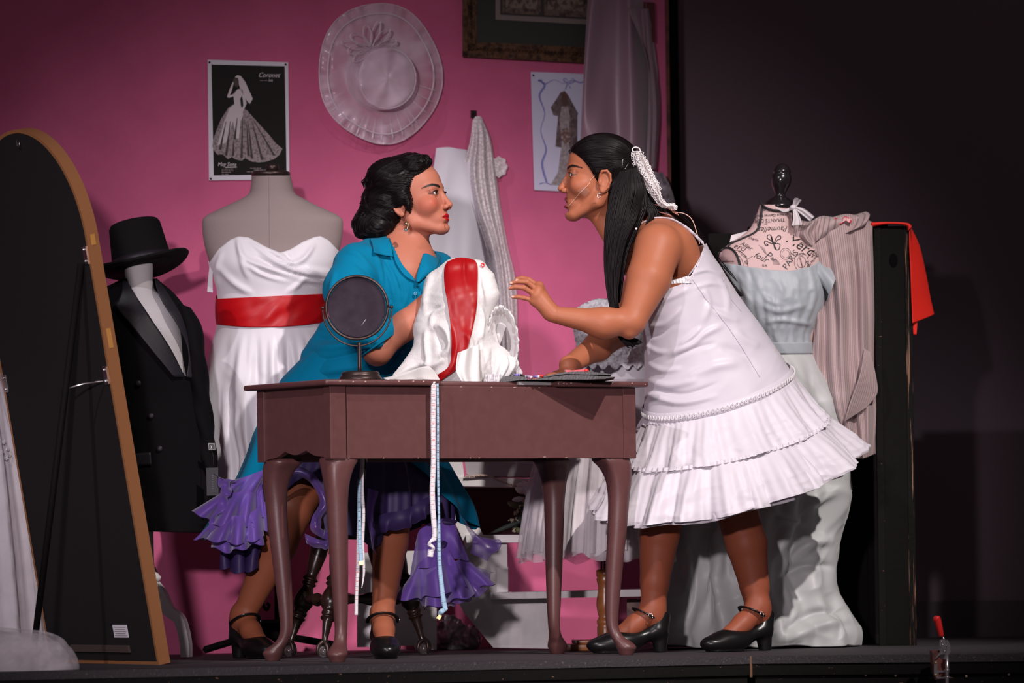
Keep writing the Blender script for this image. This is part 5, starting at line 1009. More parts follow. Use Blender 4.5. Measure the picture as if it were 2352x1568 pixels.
obj('dark_end', *prism(zb([(1152, 168), (1240, 164), (1245, 178), (1165, 206), (1155, 200)]), YB-.045, YB+.015), mat('dark red plastic', (.08, .01, .01), .4), rs, smooth=False)
obj('hinge', *ball(P(*zb([(1450, 178)])[0], YB-.05), (.006, .004, .0045), 8), M['red_plastic'], rs)
# ================================================================== tape measures
tpw = mat('white tape', (.66, .62, .64), .5); tpb = mat('pale blue tape', (.30, .46, .60), .5); tkm = M['ink']; tkr = mat('red numerals', (.75, .12, .12), .5)
def tape_m(root, pts, wd, m, Y, ticks=True, red=False, num=0, n=90, tw=None):
    c = cr(np.array(pts, float), n); w_ = np.full(n, wd/2.) if tw is None else np.interp(np.linspace(0, 1, n), np.linspace(0, 1, len(tw)), tw)*wd/2
    T = np.gradient(c[:, :2], axis=0); T /= np.linalg.norm(T, axis=1)[:, None]+1e-9; N = np.stack([-T[:, 1], T[:, 0]], 1); YY = c[:, 2]
    G = np.stack([P(c[:, 0]+N[:, 0]*w_*k, c[:, 1]+N[:, 1]*w_*k, YY) for k in (-1, -.33, .33, 1)], 1); o = obj('ribbon', G.reshape(-1, 3), gridF(n, 4), m, root); solid(o, .0006)
    if ticks:
        L = np.concatenate([[0], np.cumsum(np.hypot(*np.diff(c[:, :2], axis=0).T))]); mb = MB(); k = 0; s0 = 3.
        while s0 < L[-1]-3:
            cx_, cy_, yy_ = (np.interp(s0, L, c[:, i]) for i in range(3)); tx, ty = np.interp(s0, L, T[:, 0]), np.interp(s0, L, T[:, 1]); nx_, ny_ = -ty, tx; ww = np.interp(s0, L, w_); ln = .9 if k % 5 == 0 else .45
            for sd_ in (1, -1) if k % 5 == 0 else (1,):
                a0, a1 = (ww*(1-ln)*sd_, ww*.97*sd_); q_ = [(cx_+nx_*a+tx*b, cy_+ny_*a+ty*b) for a, b in ((a0, -.3), (a1, -.3), (a1, .3), (a0, .3))]; A = np.array([P(*p_, yy_-.0008) for p_ in q_]); mb.add(A, [[0, 1, 2, 3]])
            s0 += 4.2; k += 1
        o = mb.build('graduations', tkm, root, smooth=False); o['kind'] = 'stuff'
        if num:
            for j in range(num): 
                s1 = 12+j*21.
                if s1 > L[-1]-8: break
                cx_, cy_, yy_ = (np.interp(s1, L, c[:, i]) for i in range(3)); text('numeral', str(num-j), cx_-2.5, cy_-3, float(yy_)-.001, .010, tkr if red else tkm, root, rot=-PI/2, ext=.0002)
yh = tp(pxa(1000), -.034, 0)[1]
t1 = thing('tape_measure', 'white and pale blue tape measure hanging over front edge of table', 'tape measure', (P(1000, 900, yh)[0], yh, ZT))
tape_m(t1, [(1004, 884, yh+.02), (998, 882, yh-.002), (996, 890, yh-.008), (995, 960, yh-.006), (996, 1050, yh-.006), (993, 1130, yh-.006), (996, 1190, yh-.006), (999, 1225, yh-.006), (996, 1240, yh-.006)], 12, tpw, yh, red=True, num=14, n=120)
tape_m(t1, [(996, 1238, yh-.006), (988, 1244, yh-.010), (986, 1252, yh-.006)], 11, tpw, yh, ticks=False, n=14, tw=[1, .5, .9]); tape_m(t1, [(986, 1250, yh-.006), (996, 1257, yh-.01), (993, 1264, yh-.004)], 10, tpw, yh, ticks=False, n=14, tw=[.9, .5, .9]); tape_m(t1, [(990, 1262, yh-.004), (989, 1270, yh-.006), (988, 1278, yh-.006)], 13, tpw, yh, n=14)
tape_m(t1, [(1005, 884, yh+.02), (1005, 886, yh-.004), (1006, 960, yh-.012), (1006, 1060, yh-.012), (1008, 1180, yh-.012), (1009, 1280, yh-.012), (1014, 1340, yh-.012), (1020, 1385, yh-.012), (1024, 1400, yh-.012)], 11, tpb, yh, num=20, n=130, tw=[.35, .45, .5, .5, .5, .8, .9, 1, .9])
tape_m(t1, [(1024, 1398, yh-.012), (1014, 1404, yh-.02), (1009, 1412, yh-.012)], 12, tpb, yh, n=20, tw=[.7, 1, .8])
obj('metal_end', *prism([(1008, 1411), (1015, 1414), (1010, 1423), (1002, 1419)], yh-.0135, yh-.011), brs, t1, smooth=False)
t2 = thing('tape_measure', 'white and blue tape measure hanging beneath table beside front left leg', 'tape measure', tuple(P(828, 1080, .25)))
tape_m(t2, [(832, 1050, .25), (828, 1120, .25), (824, 1200, .25), (822, 1300, .25), (819, 1360, .25), (818, 1412, .25)], 8, tpw, .25, red=True, num=16, n=90)
tape_m(t2, [(834, 1050, .24), (832, 1120, .24), (835, 1180, .24), (833, 1250, .24), (836, 1310, .24), (831, 1350, .24)], 8, tpw, .24, n=80, tw=[1, 1, .9, .9, .7, .2])
tape_m(t2, [(826, 1100, .235), (825, 1180, .235), (827, 1250, .235), (830, 1290, .235)], 9, tpb, .235, n=50, num=8)
obj('metal_end', *prism([(825, 1289), (835, 1287), (836, 1296), (826, 1298)], .233, .236), brs, t2, smooth=False)
obj('cord', *tube([P(840, 1056, .26), P(838, 1100, .26)], .002, 6), M['ink'], t2)
# ================================================================== people
def frame_of(forward, yaw, tilt):                   # forward +1 faces right, -1 faces left; yaw towards us
    t, y = math.radians(tilt), math.radians(yaw); f = np.array((forward*math.cos(t)*math.cos(y), -math.cos(t)*math.sin(y), math.sin(t)))
    l = np.cross((0, 0, 1), f); l /= np.linalg.norm(l); return np.stack([f, l, np.cross(f, l)], 1)
def head_ops(sd, o=0., ear=-1.2):                   # centimetres; x forward, y left, z up, eyes at z = 0; o opens the mouth
    E = sd.ell; C = sd.cap
    E((-.6, 0, 3.4), (9.2, 7.3, 7.9), 1.); E((3.4, 0, -2.6), (5.5, 5.9, 6.6), 1.8); E((6.2, 0, 1.7), (2.6, 4.6, 1.5), 1.2)
    for s in (-1, 1):
        C((-.2, s*5.2, -5.2), (.6, s*5.0, -7.0-o*.3), 1.4, 1.3, 1.6); C((.6, s*5.0, -7.0-o*.3), (6.3, s*1.7, -9.7-o), 1.3, 1.5, 1.6); E((5.2, s*4.1, -3.0), (3.0, 2.4, 2.6), 1.2)
    C((.5, 0, -6.5), (6, 0, -9.0-o*.8), 3.4, 1.9, 1.5)
    E((6.3, 0, -6.8-o*.4), (2.75, 3.5, 2.9+o*.3), 1.1); E((7.0, 0, -9.9-o), (1.95, 2.2, 1.55), 1.0)
    E((8.65, 0, -8.75-o), (.7, 2.0, .38), .6, cut=True)
    for s in (-1, 1):
        E((9.15, s*3.35, .05), (1.55, 1.75, 1.15), .9, cut=True); E((7.15, s*3.2, 0), (1.36, 1.55, 1.34), .25)
        E((8.35, s*3.2, -.10), (.9, 1.32, .46), .12, cut=True); C((8.05, s*1.9, .95), (7.2, s*4.5, .80), .28, .22, .35)
    C((8.15, 0, .7), (10.0, 0, -3.3), .62, .86, .7); E((10.35, 0, -3.75), (.85, .85, .78), .4)
    for s in (-1, 1):
        E((9.35, s*1.15, -4.25), (1.0, .66, .72), .35); E((9.95, s*.62, -4.75), (.5, .30, .34), .12, cut=True)
    if o > .1: E((9.0, 0, -7.25-o*.5), (1.9, 1.9, .45+o*.32), .2, cut=True)
    E((8.50, 0, -6.50), (.80, 2.1, .42), .3); E((8.50, 0, -7.58-o), (.80, 1.8, .48), .3)
    if o <= .1: E((9.42, 0, -7.04), (.5, 2.6, .06), .15, cut=True)
    E((9.35, 0, -5.6), (.22, .28, .7), .25, cut=True)
    for s in (-1, 1):
        E((ear, s*7.0, -1.9), (1.75, .65, 3.0), .4); pts = [(ear+1.3, s*7.3, -.5), (ear+.8, s*7.8, .9), (ear-.5, s*8.0, 1.1), (ear-1.5, s*8.0, .1), (ear-1.7, s*7.9, -1.6), (ear-1.0, s*7.6, -3.4), (ear+.2, s*7.3, -4.6)]
        sd.chain(pts, [.30, .34, .36, .36, .34, .34, .5], .2); E((ear+.1, s*7.9, -1.3), (1.0, .65, 1.7), .35, cut=True); E((ear+.5, s*7.3, -4.3), (.75, .5, .75), .3); C((ear+1.25, s*7.4, -2.2), (ear+1.2, s*7.4, -2.7), .38, .35, .3)
def facetint(V, Rm, O, k, skin, lip, o=0., blush=.3, ear=-1.2, brow=(.012, .008, .007)):
    L = (V-O) @ Rm/(k); x, y, z = L[:, 0], np.abs(L[:, 1]), L[:, 2]; c = np.tile(np.array(skin, float), (len(V), 1)); near = (x > 3) & (np.abs(z) < 14) & (y < 9)
    def mixin(m, col): 
        m = np.clip(m*near, 0, 1)[:, None]; c[:] = c*(1-m)+np.array(col)*m
    mixin(blush*np.exp(-((y-5.0)/1.9)**2-((z+3.0)/1.6)**2)*(x > 3.5), np.array(skin)*(1.05, .40, .38))
    mixin(.25*np.exp(-((y)/1.0)**2-((z+3.8)/1.2)**2)*(x > 9), np.array(skin)*(1.1, .65, .6))
    ey = ((y-3.2)/1.75)**2+((z-.55)/.85)**2; mixin(.55*(1-sm(ey, .5, 1.5))*(x > 6)*(z > .2), np.array(skin)*(.35, .26, .26))
    e2 = np.abs(np.hypot((y-3.2)/1.40, (z+.10)/.52)-1); mixin(.9*(1-sm(e2, .05, .30))*(x > 6.2), (.012, .008, .008))
    bz = np.interp(y, [1.2, 2.2, 3.6, 4.8, 5.8], [1.65, 1.95, 2.35, 2.2, 1.6]); th = np.interp(y, [1.1, 1.6, 3.5, 5.0, 5.9], [.2, .52, .44, .28, .08]); mixin((1-sm(np.abs(z-bz), th*.7, th*1.25))*(y > 1.1)*(y < 5.9)*(x > 5), brow)
    up = ((y/2.25)**2+((z+6.50)/.52)**2); lo = ((y/1.95)**2+((z+7.62+o)/.58)**2); mixin((1-sm(np.minimum(up, lo), .8, 1.1))*(x > 7.3) if o > .1 else (1-sm(np.abs(z+7.04)/(1.12*np.clip(1-(y/2.35)**2, .02, 1)), .85, 1.08))*(x > 7.3)*(y < 2.3), lip)
    if o < .1: mixin(.85*(1-sm(np.abs(z+7.04-.12*y/2), .04, .16))*(y < 2.3)*(x > 7.3), (.09, .004, .006))
    if o > .1: mixin((1-sm((y/1.7)**2+((z+7.1+o*.5)/(.42+o*.28))**2, .7, 1.))*(x < 8.95)*(x > 6), (.03, .008, .006))
    return c
def depthmap(V, Fc=None, b=3.):                    # nearest depth of a mesh under each pixel
    if Fc is not None:
        Fc = np.asarray(Fc); N = normals(V, Fc); c = V[Fc].mean(1); keep = N[:, 1] < .15; V = np.concatenate([V[keep], c[N[Fc].mean(1)[:, 1] < .15]])
    px, py = proj(V); i = np.floor(px/b).astype(int); j = np.floor(py/b).astype(int); i0, j0 = i.min(), j.min(); G = np.full((i.max()-i0+1, j.max()-j0+1), 1e3)
    np.minimum.at(G, (i-i0, j-j0), V[:, 1]); lim = G.copy()
    for _ in range(2):                              # drop cells seen only through gaps
        Pd = np.pad(lim, 1, constant_values=1e3); lim = np.min(np.stack([Pd[1+a:Pd.shape[0]-1+a, 1+c:Pd.shape[1]-1+c] for a in (-1, 0, 1) for c in (-1, 0, 1)]), 0)
    for _ in range(24):
        bad = G > 900
        if not bad.any(): break
        Pd = np.pad(G, 1, constant_values=1e3); st_ = np.stack([Pd[1+a:Pd.shape[0]-1+a, 1+c:Pd.shape[1]-1+c] for a in (-1, 0, 1) for c in (-1, 0, 1)]); ok = st_ < 900; n_ = ok.sum(0); mean = np.where(ok, st_, 0).sum(0)/np.maximum(n_, 1); G = np.where(bad & (n_ > 0), mean, G)
    G[G > 900] = np.median(G[G < 900])
    Pd = np.pad(G, 1, mode='edge'); G = sum(Pd[1+a:Pd.shape[0]-1+a, 1+c:Pd.shape[1]-1+c] for a in (-1, 0, 1) for c in (-1, 0, 1))/9
    def g(x, y, off=.0):
        u = np.clip(np.asarray(x, float)/b-i0-.5, 0, G.shape[0]-1.001); v = np.clip(np.asarray(y, float)/b-j0-.5, 0, G.shape[1]-1.001); a, c = np.floor(u).astype(int), np.floor(v).astype(int); fu, fv = u-a, v-c
        return G[a, c]*(1-fu)*(1-fv)+G[a+1, c]*fu*(1-fv)+G[a, c+1]*(1-fu)*fv+G[a+1, c+1]*fu*fv-off
    return g
def dm(g, off): return lambda x, y: g(x, y, off)
def hand_from(sd, wrist, knuckles, fingers, thumb, rad=.0075, pr=.013):
    for kn in knuckles: sd.cap(wrist, kn, .020, pr, .012)
    for i in range(len(knuckles)-1): sd.cap(knuckles[i], knuckles[i+1], pr*.95, pr*.95, .008)
    for f, s_ in zip(fingers, (.95, 1., .97, .85)): sd.chain(f, [rad*1.12*s_]+[rad*1.08*s_]+[rad*.98*s_]*(len(f)-3)+[rad*.72*s_], .0025)
    sd.chain(thumb, [.016]+[rad*1.25]*(len(thumb)-2)+[rad*.85], .004)
def shoe(name, ank, ang, parent, m, strap_r=.0062, gap=None, k=1.):
    d = np.array((math.cos(ang), math.sin(ang), 0)); l = np.array((-d[1], d[0], 0)); Rm = np.stack([d, l, (0, 0, 1)], 1); b = np.array((ank[0], ank[1], 0.))
    sd = SDF(); sd.frame(Rm, b, k)
    sd.ell((.148, .0, .024), (.055, .039, .026), .01).ell((.10, 0, .034), (.062, .043, .034), .02).cap((.09, 0, .03), (-.005, 0, .062), .034, .031, .02, flat=((0, 0, 1), .7)).cap((-.012, 0, .068), (-.022, 0, .105), .034, .030, .015)
    sd.ell((.035, 0, .135), (.088, .0335, .075), .006, cut=True).ell((.03, 0, .16), (.10, .05, .045), .006, cut=True)
    sd.cap((-.018, 0, .055), (-.022, 0, -.01), .026, .017, .008).cap((.15, 0, .002), (.09, 0, .002), .032, .033, .004, flat=((0, 0, 1), .3))
    V, Fc = sd.mesh(.0028); V[:, 2] = np.maximum(V[:, 2], .0015); o = obj(name, V, Fc.tolist(), m, parent)
    sp = [(.0, -.0, .0)]; pts = []
    for t in np.linspace(-.15, PI+.15, 14): pts.append(b+k*(Rm @ np.array((.016+.042*math.sin(t), .044*math.cos(t), .106+.024*math.sin(t)))))
    obj('strap', *tube(pts, strap_r, 8, flat=.5, res=30), m, o); obj('buckle', *tube([pts[1]+k*(Rm @ np.array(q_)) for q_ in ((.006, .004, .006), (.006, .004, -.007), (-.006, .004, -.007), (-.006, .004, .006), (.006, .004, .006))], .0012, 6), M['steel'], o)
    return Rm, b
def foot_ops(sd, ank, ang, knee_to, k=1.):
    d = np.array((math.cos(ang), math.sin(ang), 0)); b = np.array((ank[0], ank[1], 0.)); q = lambda x, z: b+k*(d*x+np.array((0, 0, z)))
    sd.cap(q(0, .13), q(-.012, .09), .031, .028, .015).cap(q(0, .125), q(.055, .082), .030, .029, .02).cap(q(.055, .082), q(.12, .036), .029, .027, .015)
def locks(mb, A, B, n, r, g=None, off=.0, jit=1.5, res=22, sides=5, taper=True, wave=0., seed=1, m_=.15):
    rr_ = random.Random(seed); A, B = np.array(A, float), np.array(B, float)
    for i in range(n):
        t = (i+rr_.uniform(-.3, .3))/max(n-1, 1); c = A*(1-t)+B*t; c = cr(c, res); c[:, :2] += np.array([[rr_.uniform(-jit, jit), rr_.uniform(-jit, jit)]])+wave*np.stack([np.sin(np.linspace(0, 9, res)+i), np.cos(np.linspace(0, 8, res)+2*i)], 1)
        Yv = c[:, 2] if g is None else g(c[:, 0], c[:, 1])-off
        rad_ = r*rr_.uniform(.7, 1.3)*(np.sin(np.linspace(m_, PI-m_, res))**.5 if taper else np.ones(res)); mb.add(*tube(P(c[:, 0], c[:, 1], Yv), rad_, sides))
skin1 = mat('fair skin', (.62, .30, .22), .52, spec=.28, attr=True, sss=.12, bump=(220, .08)); skin2 = mat('tan skin', (.45, .2, .12), .50, spec=.30, attr=True, sss=.12, bump=(220, .08))
nt = skin1.node_tree; vo = nt.nodes.new('ShaderNodeTexVoronoi'); vo.inputs['Scale'].default_value = 110; tcx = nt.nodes.new('ShaderNodeTexCoord'); nt.links.new(tcx.outputs['Object'], vo.inputs['Vector'])
mrf = nt.nodes.new('ShaderNodeMapRange'); mrf.inputs[1].default_value = .10; mrf.inputs[2].default_value = .20; mrf.inputs[3].default_value = .20; mrf.inputs[4].default_value = 0.; nt.links.new(vo.outputs['Distance'], mrf.inputs[0])
mxf = nt.nodes.new('ShaderNodeMix'); mxf.data_type = 'RGBA'; mxf.inputs[7].default_value = (.30, .10, .05, 1); atf = [n_ for n_ in nt.nodes if n_.type == 'ATTRIBUTE'][0]; nt.links.new(atf.outputs['Color'], mxf.inputs[6]); nt.links.new(mrf.outputs[0], mxf.inputs[0]); nt.links.new(mxf.outputs[2], nt.nodes['Principled BSDF'].inputs['Base Color'])
hairm = mat('black hair', (.006, .004, .0045), .38, spec=.12, bump=(90, .1)); shoem = mat('black shoe leather', (.006, .0055, .006), .30, spec=.4); eyew = mat('eye white', (.62, .55, .52), .2); iris = mat('dark iris', (.018, .009, .006), .1); goldm = mat('gold jewellery', (.85, .55, .30), .25, metal=1.)
teal = mat('teal cotton', (.0, .165, .30), .75, spec=.08, sheen=.03, bump=(240, .12)); teal2 = mat('teal button', (.004, .13, .25), .25)
def eyes(root, O, Rm, k, look=(1, 0, 0)):
    for s in (-1, 1):
        c = O+Rm @ (np.array((7.12, s*3.2, 0))*k); e = obj('eyeball', *ball(c, 1.24*k, 12), eyew, root); lk = np.array(look, float); lk = Rm @ (lk/np.linalg.norm(lk)); obj('iris', *ball(c+lk*.62*k, .70*k, 10), iris, e)
        lash = [O+Rm @ (np.array((7.15+1.45*math.cos(t), s*(3.2+1.5*math.sin(t)), .42*math.cos(t)+.10))*k) for t in np.linspace(-1.0, 1.15, 9)]
        obj('eyelash', *tube(lash, [.0004, .0011, .0014, .0015, .0015, .0015, .0014, .0012, .0004], 6), hairm, root)
def person_body(sd, head_sd_k, O, Rm, k, ear, cutz, fine=None):
    pass
# ------------------------------------------------------------------ woman in teal, seated
w1 = thing('person', 'woman seated behind the table in teal shirt dress with black rolled hair', 'person', tuple(P(800, 1505, .8)))
k1 = .0104; R1 = frame_of(1, 22, 10); O1 = P(1038.8, 468.5, .83)-R1 @ (np.array((11.15, 0, -3.75))*k1)
sd = SDF(); sd.frame(R1, O1, k1); head_ops(sd, 0., -1.9); 
sd.frame(); n1 = O1+R1 @ (np.array((-2.4, 0, -4.5))*k1); nb = P(926, 606, .90)
sd.cap(n1, nb, .049, .048, .03); sd.cap(P(905, 545, .89), P(935, 628, .80), .030, .030, .02); sd.cap(P(945, 560, .86), P(958, 632, .83), .022, .018, .02)
SHn, SHf = P(812, 625, .76), P(996, 668, 1.06)
sd.cap(nb, SHn, .050, .050, .04).cap(P(925, 665, .90), SHf, .050, .046, .03); sd.cap(P(925, 625, .88), P(905, 740, .88), .105, .105, .06); sd.cap(P(895, 650, .84), P(945, 665, .86), .078, .062, .05).cap(P(905, 740, .90), P(840, 900, .97), .10, .125, .06).cap(P(770, 960, 1.0), P(860, 965, 1.0), .13, .13, .05)
ELn, WRn = P(866, 806, .64), P(1010, 668, .66); sd.cap(SHn, ELn, .050, .042, .02)
fm_ = P(930, 748, .645); sd.cap(ELn, fm_, .036, .040, .02).cap(fm_, WRn, .040, .026, .02)
def simple_hand(sd, wr, d, up_, side):               # closed relaxed hand reaching along d
    d = np.array(d, float); d /= np.linalg.norm(d); s_ = np.array(side, float); s_ -= d*(s_@d); s_ /= np.linalg.norm(s_); u_ = np.array(up_, float); u_ -= d*(u_@d)+s_*(u_@s_); u_ /= np.linalg.norm(u_)
    kn = [wr+d*(.088-abs(i-.7)*.004)+s_*(.030-.020*i) for i in range(4)]; fg = []
    for i, q_ in enumerate(kn):
        L = (.042, .046, .043, .034)[i]; a_ = q_+(d*.85-u_*.5)*L; b_ = a_+(d*.35-u_*.9)*L*.7; c_ = b_+(-d*.1-u_)*L*.5; fg.append([q_, a_, b_, c_])
    th_ = [wr+d*.02+s_*.018, wr+d*.05+s_*.042-u_*.012, wr+d*.078+s_*.048-u_*.022, wr+d*.10+s_*.044-u_*.028]; hand_from(sd, wr, kn, fg, th_)
simple_hand(sd, WRn, P(1045, 630, .66)-WRn, (0, -.6, .8), (.4, .6, .5))
WRf = P(1035, 750, .82); sd.cap(SHf, P(1010, 800, .95), .046, .038, .02).cap(P(1010, 800, .95), WRf, .038, .026, .02); simple_hand(sd, WRf, P(1050, 690, .78)-WRf, (.2, .6, .8), (.2, -.8, .3))
HPl, HPr = P(760, 975, 1.0), P(870, 975, 1.0); KNl, KNr = P(672, 1172, .76), P(905, 1165, .84); FA = FL(556, 1507); FB = FL(876, 1500)
AKl, AKr = np.array((P(556, 1420, .82)[0], .82, .115)), np.array((P(878, 1420, .62)[0], .62, .115))
sd.cap(HPl, KNl, .088, .058, .04).cap(HPr, KNr, .086, .054, .04); 
cl = KNl+(AKl-KNl)*.32; cr_l = KNr+(AKr-KNr)*.32; sd.cap(KNl, cl, .057, .058, .01).cap(cl, AKl, .058, .031, .01).cap(KNr, cr_l, .054, .052, .01).cap(cr_l, AKr, .052, .030, .01)
aL_, aR_ = math.radians(-60), math.radians(-84); foot_ops(sd, AKl, aL_, None); foot_ops(sd, AKr, aR_, None)
hi = O1[2]-.095; Vh, Fh = sd.mesh(.0021, lo=(-9, -9, hi-.006)); Vb, Fb = sd.mesh(.0042, hi=(9, 9, hi)); V = np.concatenate([Vh, Vb]); Fc = np.concatenate([Fh, Fb+len(Vh)])
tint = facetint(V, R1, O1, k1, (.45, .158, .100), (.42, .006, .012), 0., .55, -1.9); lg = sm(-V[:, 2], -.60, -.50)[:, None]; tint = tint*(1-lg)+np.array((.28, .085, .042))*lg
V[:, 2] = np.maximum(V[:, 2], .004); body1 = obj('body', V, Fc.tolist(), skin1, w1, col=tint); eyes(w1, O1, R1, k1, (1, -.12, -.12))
shoe('shoe', AKl, aL_, w1, shoem); shoe('shoe', AKr, aR_, w1, shoem)
# earrings, hoop and microphone tip
er = P(933, 519, float(.83-.085)); ern = obj('earring', *tube([er+np.array((0, -.006, .012)), er+np.array((.005, -.010, .004)), er+np.array((.003, -.010, -.010)), er+np.array((-.004, -.006, -.008))], .0036, 8, res=16), goldm, w1, label='gold hoop earring')
obj('bead', *ball(er+np.array((0, -.012, .006)), .0052, 8), goldm, ern); obj('bead', *ball(er+np.array((-.001, -.010, -.012)), .0045, 8), mat('blue grey stone', (.15, .22, .26), .15), ern)
obj('microphone_tip', *tube([P(1030, 501, .80), P(1034, 504, .79), P(1036, 502, .79)], .0011, 6), mat('beige plastic', (.62, .40, .30), .5), w1)
# hair
sd = SDF(); Yh = O1[1]
def hb(px, py, Y, rx, ry, rz, rot=0., k=.012):
    c, s = math.cos(rot), math.sin(rot); sd.ell(P(px, py, Y), (rx/783, ry, rz/783), k, rot=np.array(((c, 0, s), (0, 1, 0), (-s, 0, c))))
hb(916, 420, Yh+.01, 78, .092, 60, .22); hb(948, 385, Yh-.0, 42, .078, 32, .25); hb(968, 375, Yh-.01, 22, .07, 15, .5, .008); hb(890, 470, Yh+.02, 60, .092, 55, .3); hb(925, 455, Yh-.035, 30, .05, 36, -.25, .01)
hb(868, 500, Yh+.01, 42, .075, 42, .3); hb(846, 515, Yh-.0, 36, .06, 38, .2, .01); hb(870, 520, Yh-.02, 34, .05, 27, .0, .01); hb(938, 470, Yh-.072, 9, .022, 22, -.1, .008); hb(842, 418, Yh, 8, .03, 10, .2, .008)
sd.ell(O1+R1 @ (np.array((6.2, 0, -2.4))*k1), (.062, .064, .083), .008, cut=True, rot=R1)
sd.ell(P(923, 496, Yh-.10), (.023, .06, .031), .006, cut=True)
V, Fc = sd.mesh(.003); N = normals(V, Fc)
pxh, pyh = proj(V); flow = np.stack([pxh*.10+pyh*.16+3.5*np.sin(pxh*.045+1), pyh*.02, V[:, 1]*20], 1); V = V+N*(.0022*ridge(flow, 2, 2)+.0045*noise(V*26, 5))[:, None]
g1 = depthmap(V, Fc); mb = MB(); mb.add(V, Fc.tolist())
def L1(a, b, n, r=.0016, wave=.8, seed=1): locks(mb, [(x, y, 0) for x, y in a], [(x, y, 0) for x, y in b], n, r, g1, -.0004, 1.2, 26, 5, wave=wave, seed=seed)
z1 = lambda pts: [(800+x/6.03, 340+y/6.03) for x, y in pts]
L1(z1([(1080, 110), (950, 85), (800, 120), (600, 190), (430, 290), (310, 430)]), z1([(1085, 270), (960, 310), (800, 290), (620, 330), (450, 420), (330, 520)]), 34)
L1(z1([(1080, 240), (980, 330), (820, 350), (640, 400), (450, 480), (280, 560)]), z1([(900, 640), (820, 700), (700, 640), (560, 600), (400, 640), (260, 760)]), 34, seed=2)
L1(z1([(980, 480), (900, 600), (780, 640), (620, 680), (450, 760), (330, 860)]), z1([(890, 850), (800, 800), (700, 780), (600, 850), (520, 920), (420, 960)]), 26, seed=3)
L1(z1([(240, 560), (230, 700), (260, 840), (380, 900), (480, 880)]), z1([(120, 960), (260, 900), (420, 930), (560, 1000), (600, 1090)]), 26, .0018, seed=4)
L1(z1([(110, 940), (60, 1080), (120, 1230), (280, 1250), (440, 1240)]), z1([(480, 960), (380, 1000), (300, 1080), (400, 1150), (560, 1130)]), 30, .0018, seed=5)
L1(z1([(640, 900), (620, 1000), (640, 1100), (680, 1180)]), z1([(580, 1000), (600, 1080), (600, 1160), (640, 1230)]), 10, .0012, seed=6)
for a in ([(910, 840), (905, 900), (870, 960), (800, 970), (775, 920)], [(905, 860), (880, 940), (900, 950), (890, 930)], [(1085, 120), (1140, 150), (1140, 220), (1090, 270)], [(230, 430), (190, 470), (215, 540)], [(150, 760), (210, 790), (160, 830), (230, 860)], [(740, 640), (700, 1000), (720, 1150), (790, 1190)]):
    L1(z1(a), z1([(x+14, y+8) for x, y in a]), 4, .0013, 1.0, seed=len(a))
L1(z1([(1000, 90), (1100, 110), (1135, 180), (1100, 265), (1050, 230)]), z1([(960, 150), (1040, 160), (1060, 210), (1040, 250), (1000, 240)]), 16, .0018, seed=9)
mb.build('hair', hairm, w1, ang=0)
# shirt
sd = SDF(); sd.cap(P(884, 596, .89), P(824, 612, .80), .070, .064, .05).cap(P(962, 600, .95), P(1005, 625, 1.06), .045, .05, .04); sd.cap(P(915, 650, .88), P(895, 740, .89), .120, .118, .06); sd.cap(P(872, 655, .84), P(955, 665, .85), .092, .086, .05)
sd.cap(P(895, 740, .89), P(838, 850, .94), .118, .116, .06); sd.cap(P(820, 615, .765), P(800, 665, .72), .064, .066, .03).cap(P(800, 665, .72), P(838, 745, .67), .066, .062, .03).cap(P(838, 745, .67), P(862, 786, .645), .060, .056, .02); sd.cap(P(1000, 628, 1.06), P(1008, 740, 1.0), .060, .058, .02)
sd.cap(P(810, 840, .96), P(800, 890, .98), .12, .13, .05).cap(P(770, 770, .98), P(745, 830, 1.0), .05, .07, .04)
sd.cap(P(866, 806, .64), P(990, 690, .66), .044, .048, .006, cut=True)
V, Fc = sd.mesh(.0042); N = normals(V, Fc)
zf = lambda s, x0, y0, pts: [(x0+x/s, y0+y/s) for x, y in pts]
z7 = lambda pts: zf(2.704, 700, 320, pts)
cre = [(z7([(260, 700), (330, 720), (400, 800), (460, 880)]), 6, .006), (z7([(380, 660), (440, 730), (475, 830), (480, 930)]), 5, .006), (z7([(430, 720), (500, 760), (560, 850), (600, 960)]), 4, -.004), (z7([(500, 800), (540, 900), (560, 1010)]), 4, .005), (z7([(560, 820), (600, 920), (610, 1000)]), 4, .005),
       (z7([(620, 860), (640, 950), (600, 1060)]), 4, .004), (z7([(190, 820), (170, 920), (180, 1010)]), 6, .006), (z7([(140, 900), (130, 1000), (145, 1100)]), 5, -.005), (z7([(300, 760), (420, 860), (460, 930)]), 5, -.004), (z7([(80, 1150), (180, 1180), (300, 1130)]), 7, .008), (z7([(70, 1230), (200, 1240), (380, 1180)]), 7, -.008),
       (z7([(60, 1290), (200, 1290), (400, 1240), (480, 1280)]), 8, .010), (z7([(20, 1370), (180, 1360), (360, 1320), (520, 1330)]), 7, -.009), (z7([(0, 1450), (200, 1430), (400, 1400)]), 9, .009), (z7([(560, 1180), (620, 1250), (580, 1330)]), 6, .005), (z7([(640, 1100), (700, 1180), (640, 1300)]), 6, -.004), (z7([(470, 1330), (560, 1380), (600, 1440)]), 6, .007), (z7([(740, 760), (780, 860), (760, 960)]), 4, .005), (z7([(790, 700), (820, 760), (870, 780)]), 4, .005)]
V = creases(V, N, cre); N = normals(V, Fc); V = V+N*(.0022*ridge(np.stack([V[:, 0]*9+V[:, 2]*7, V[:, 1]*6, V[:, 2]*9-V[:, 0]*6], 1), 12, 2))[:, None]
gs = depthmap(V, Fc)
dr1 = thing('shirt_dress', 'teal shirt dress with collar and buttons worn by the seated woman', 'dress', tuple(P(800, 1240, .95)))
for o_ in (dr1,): bpy.data.objects.remove(o_)
dr1 = w1
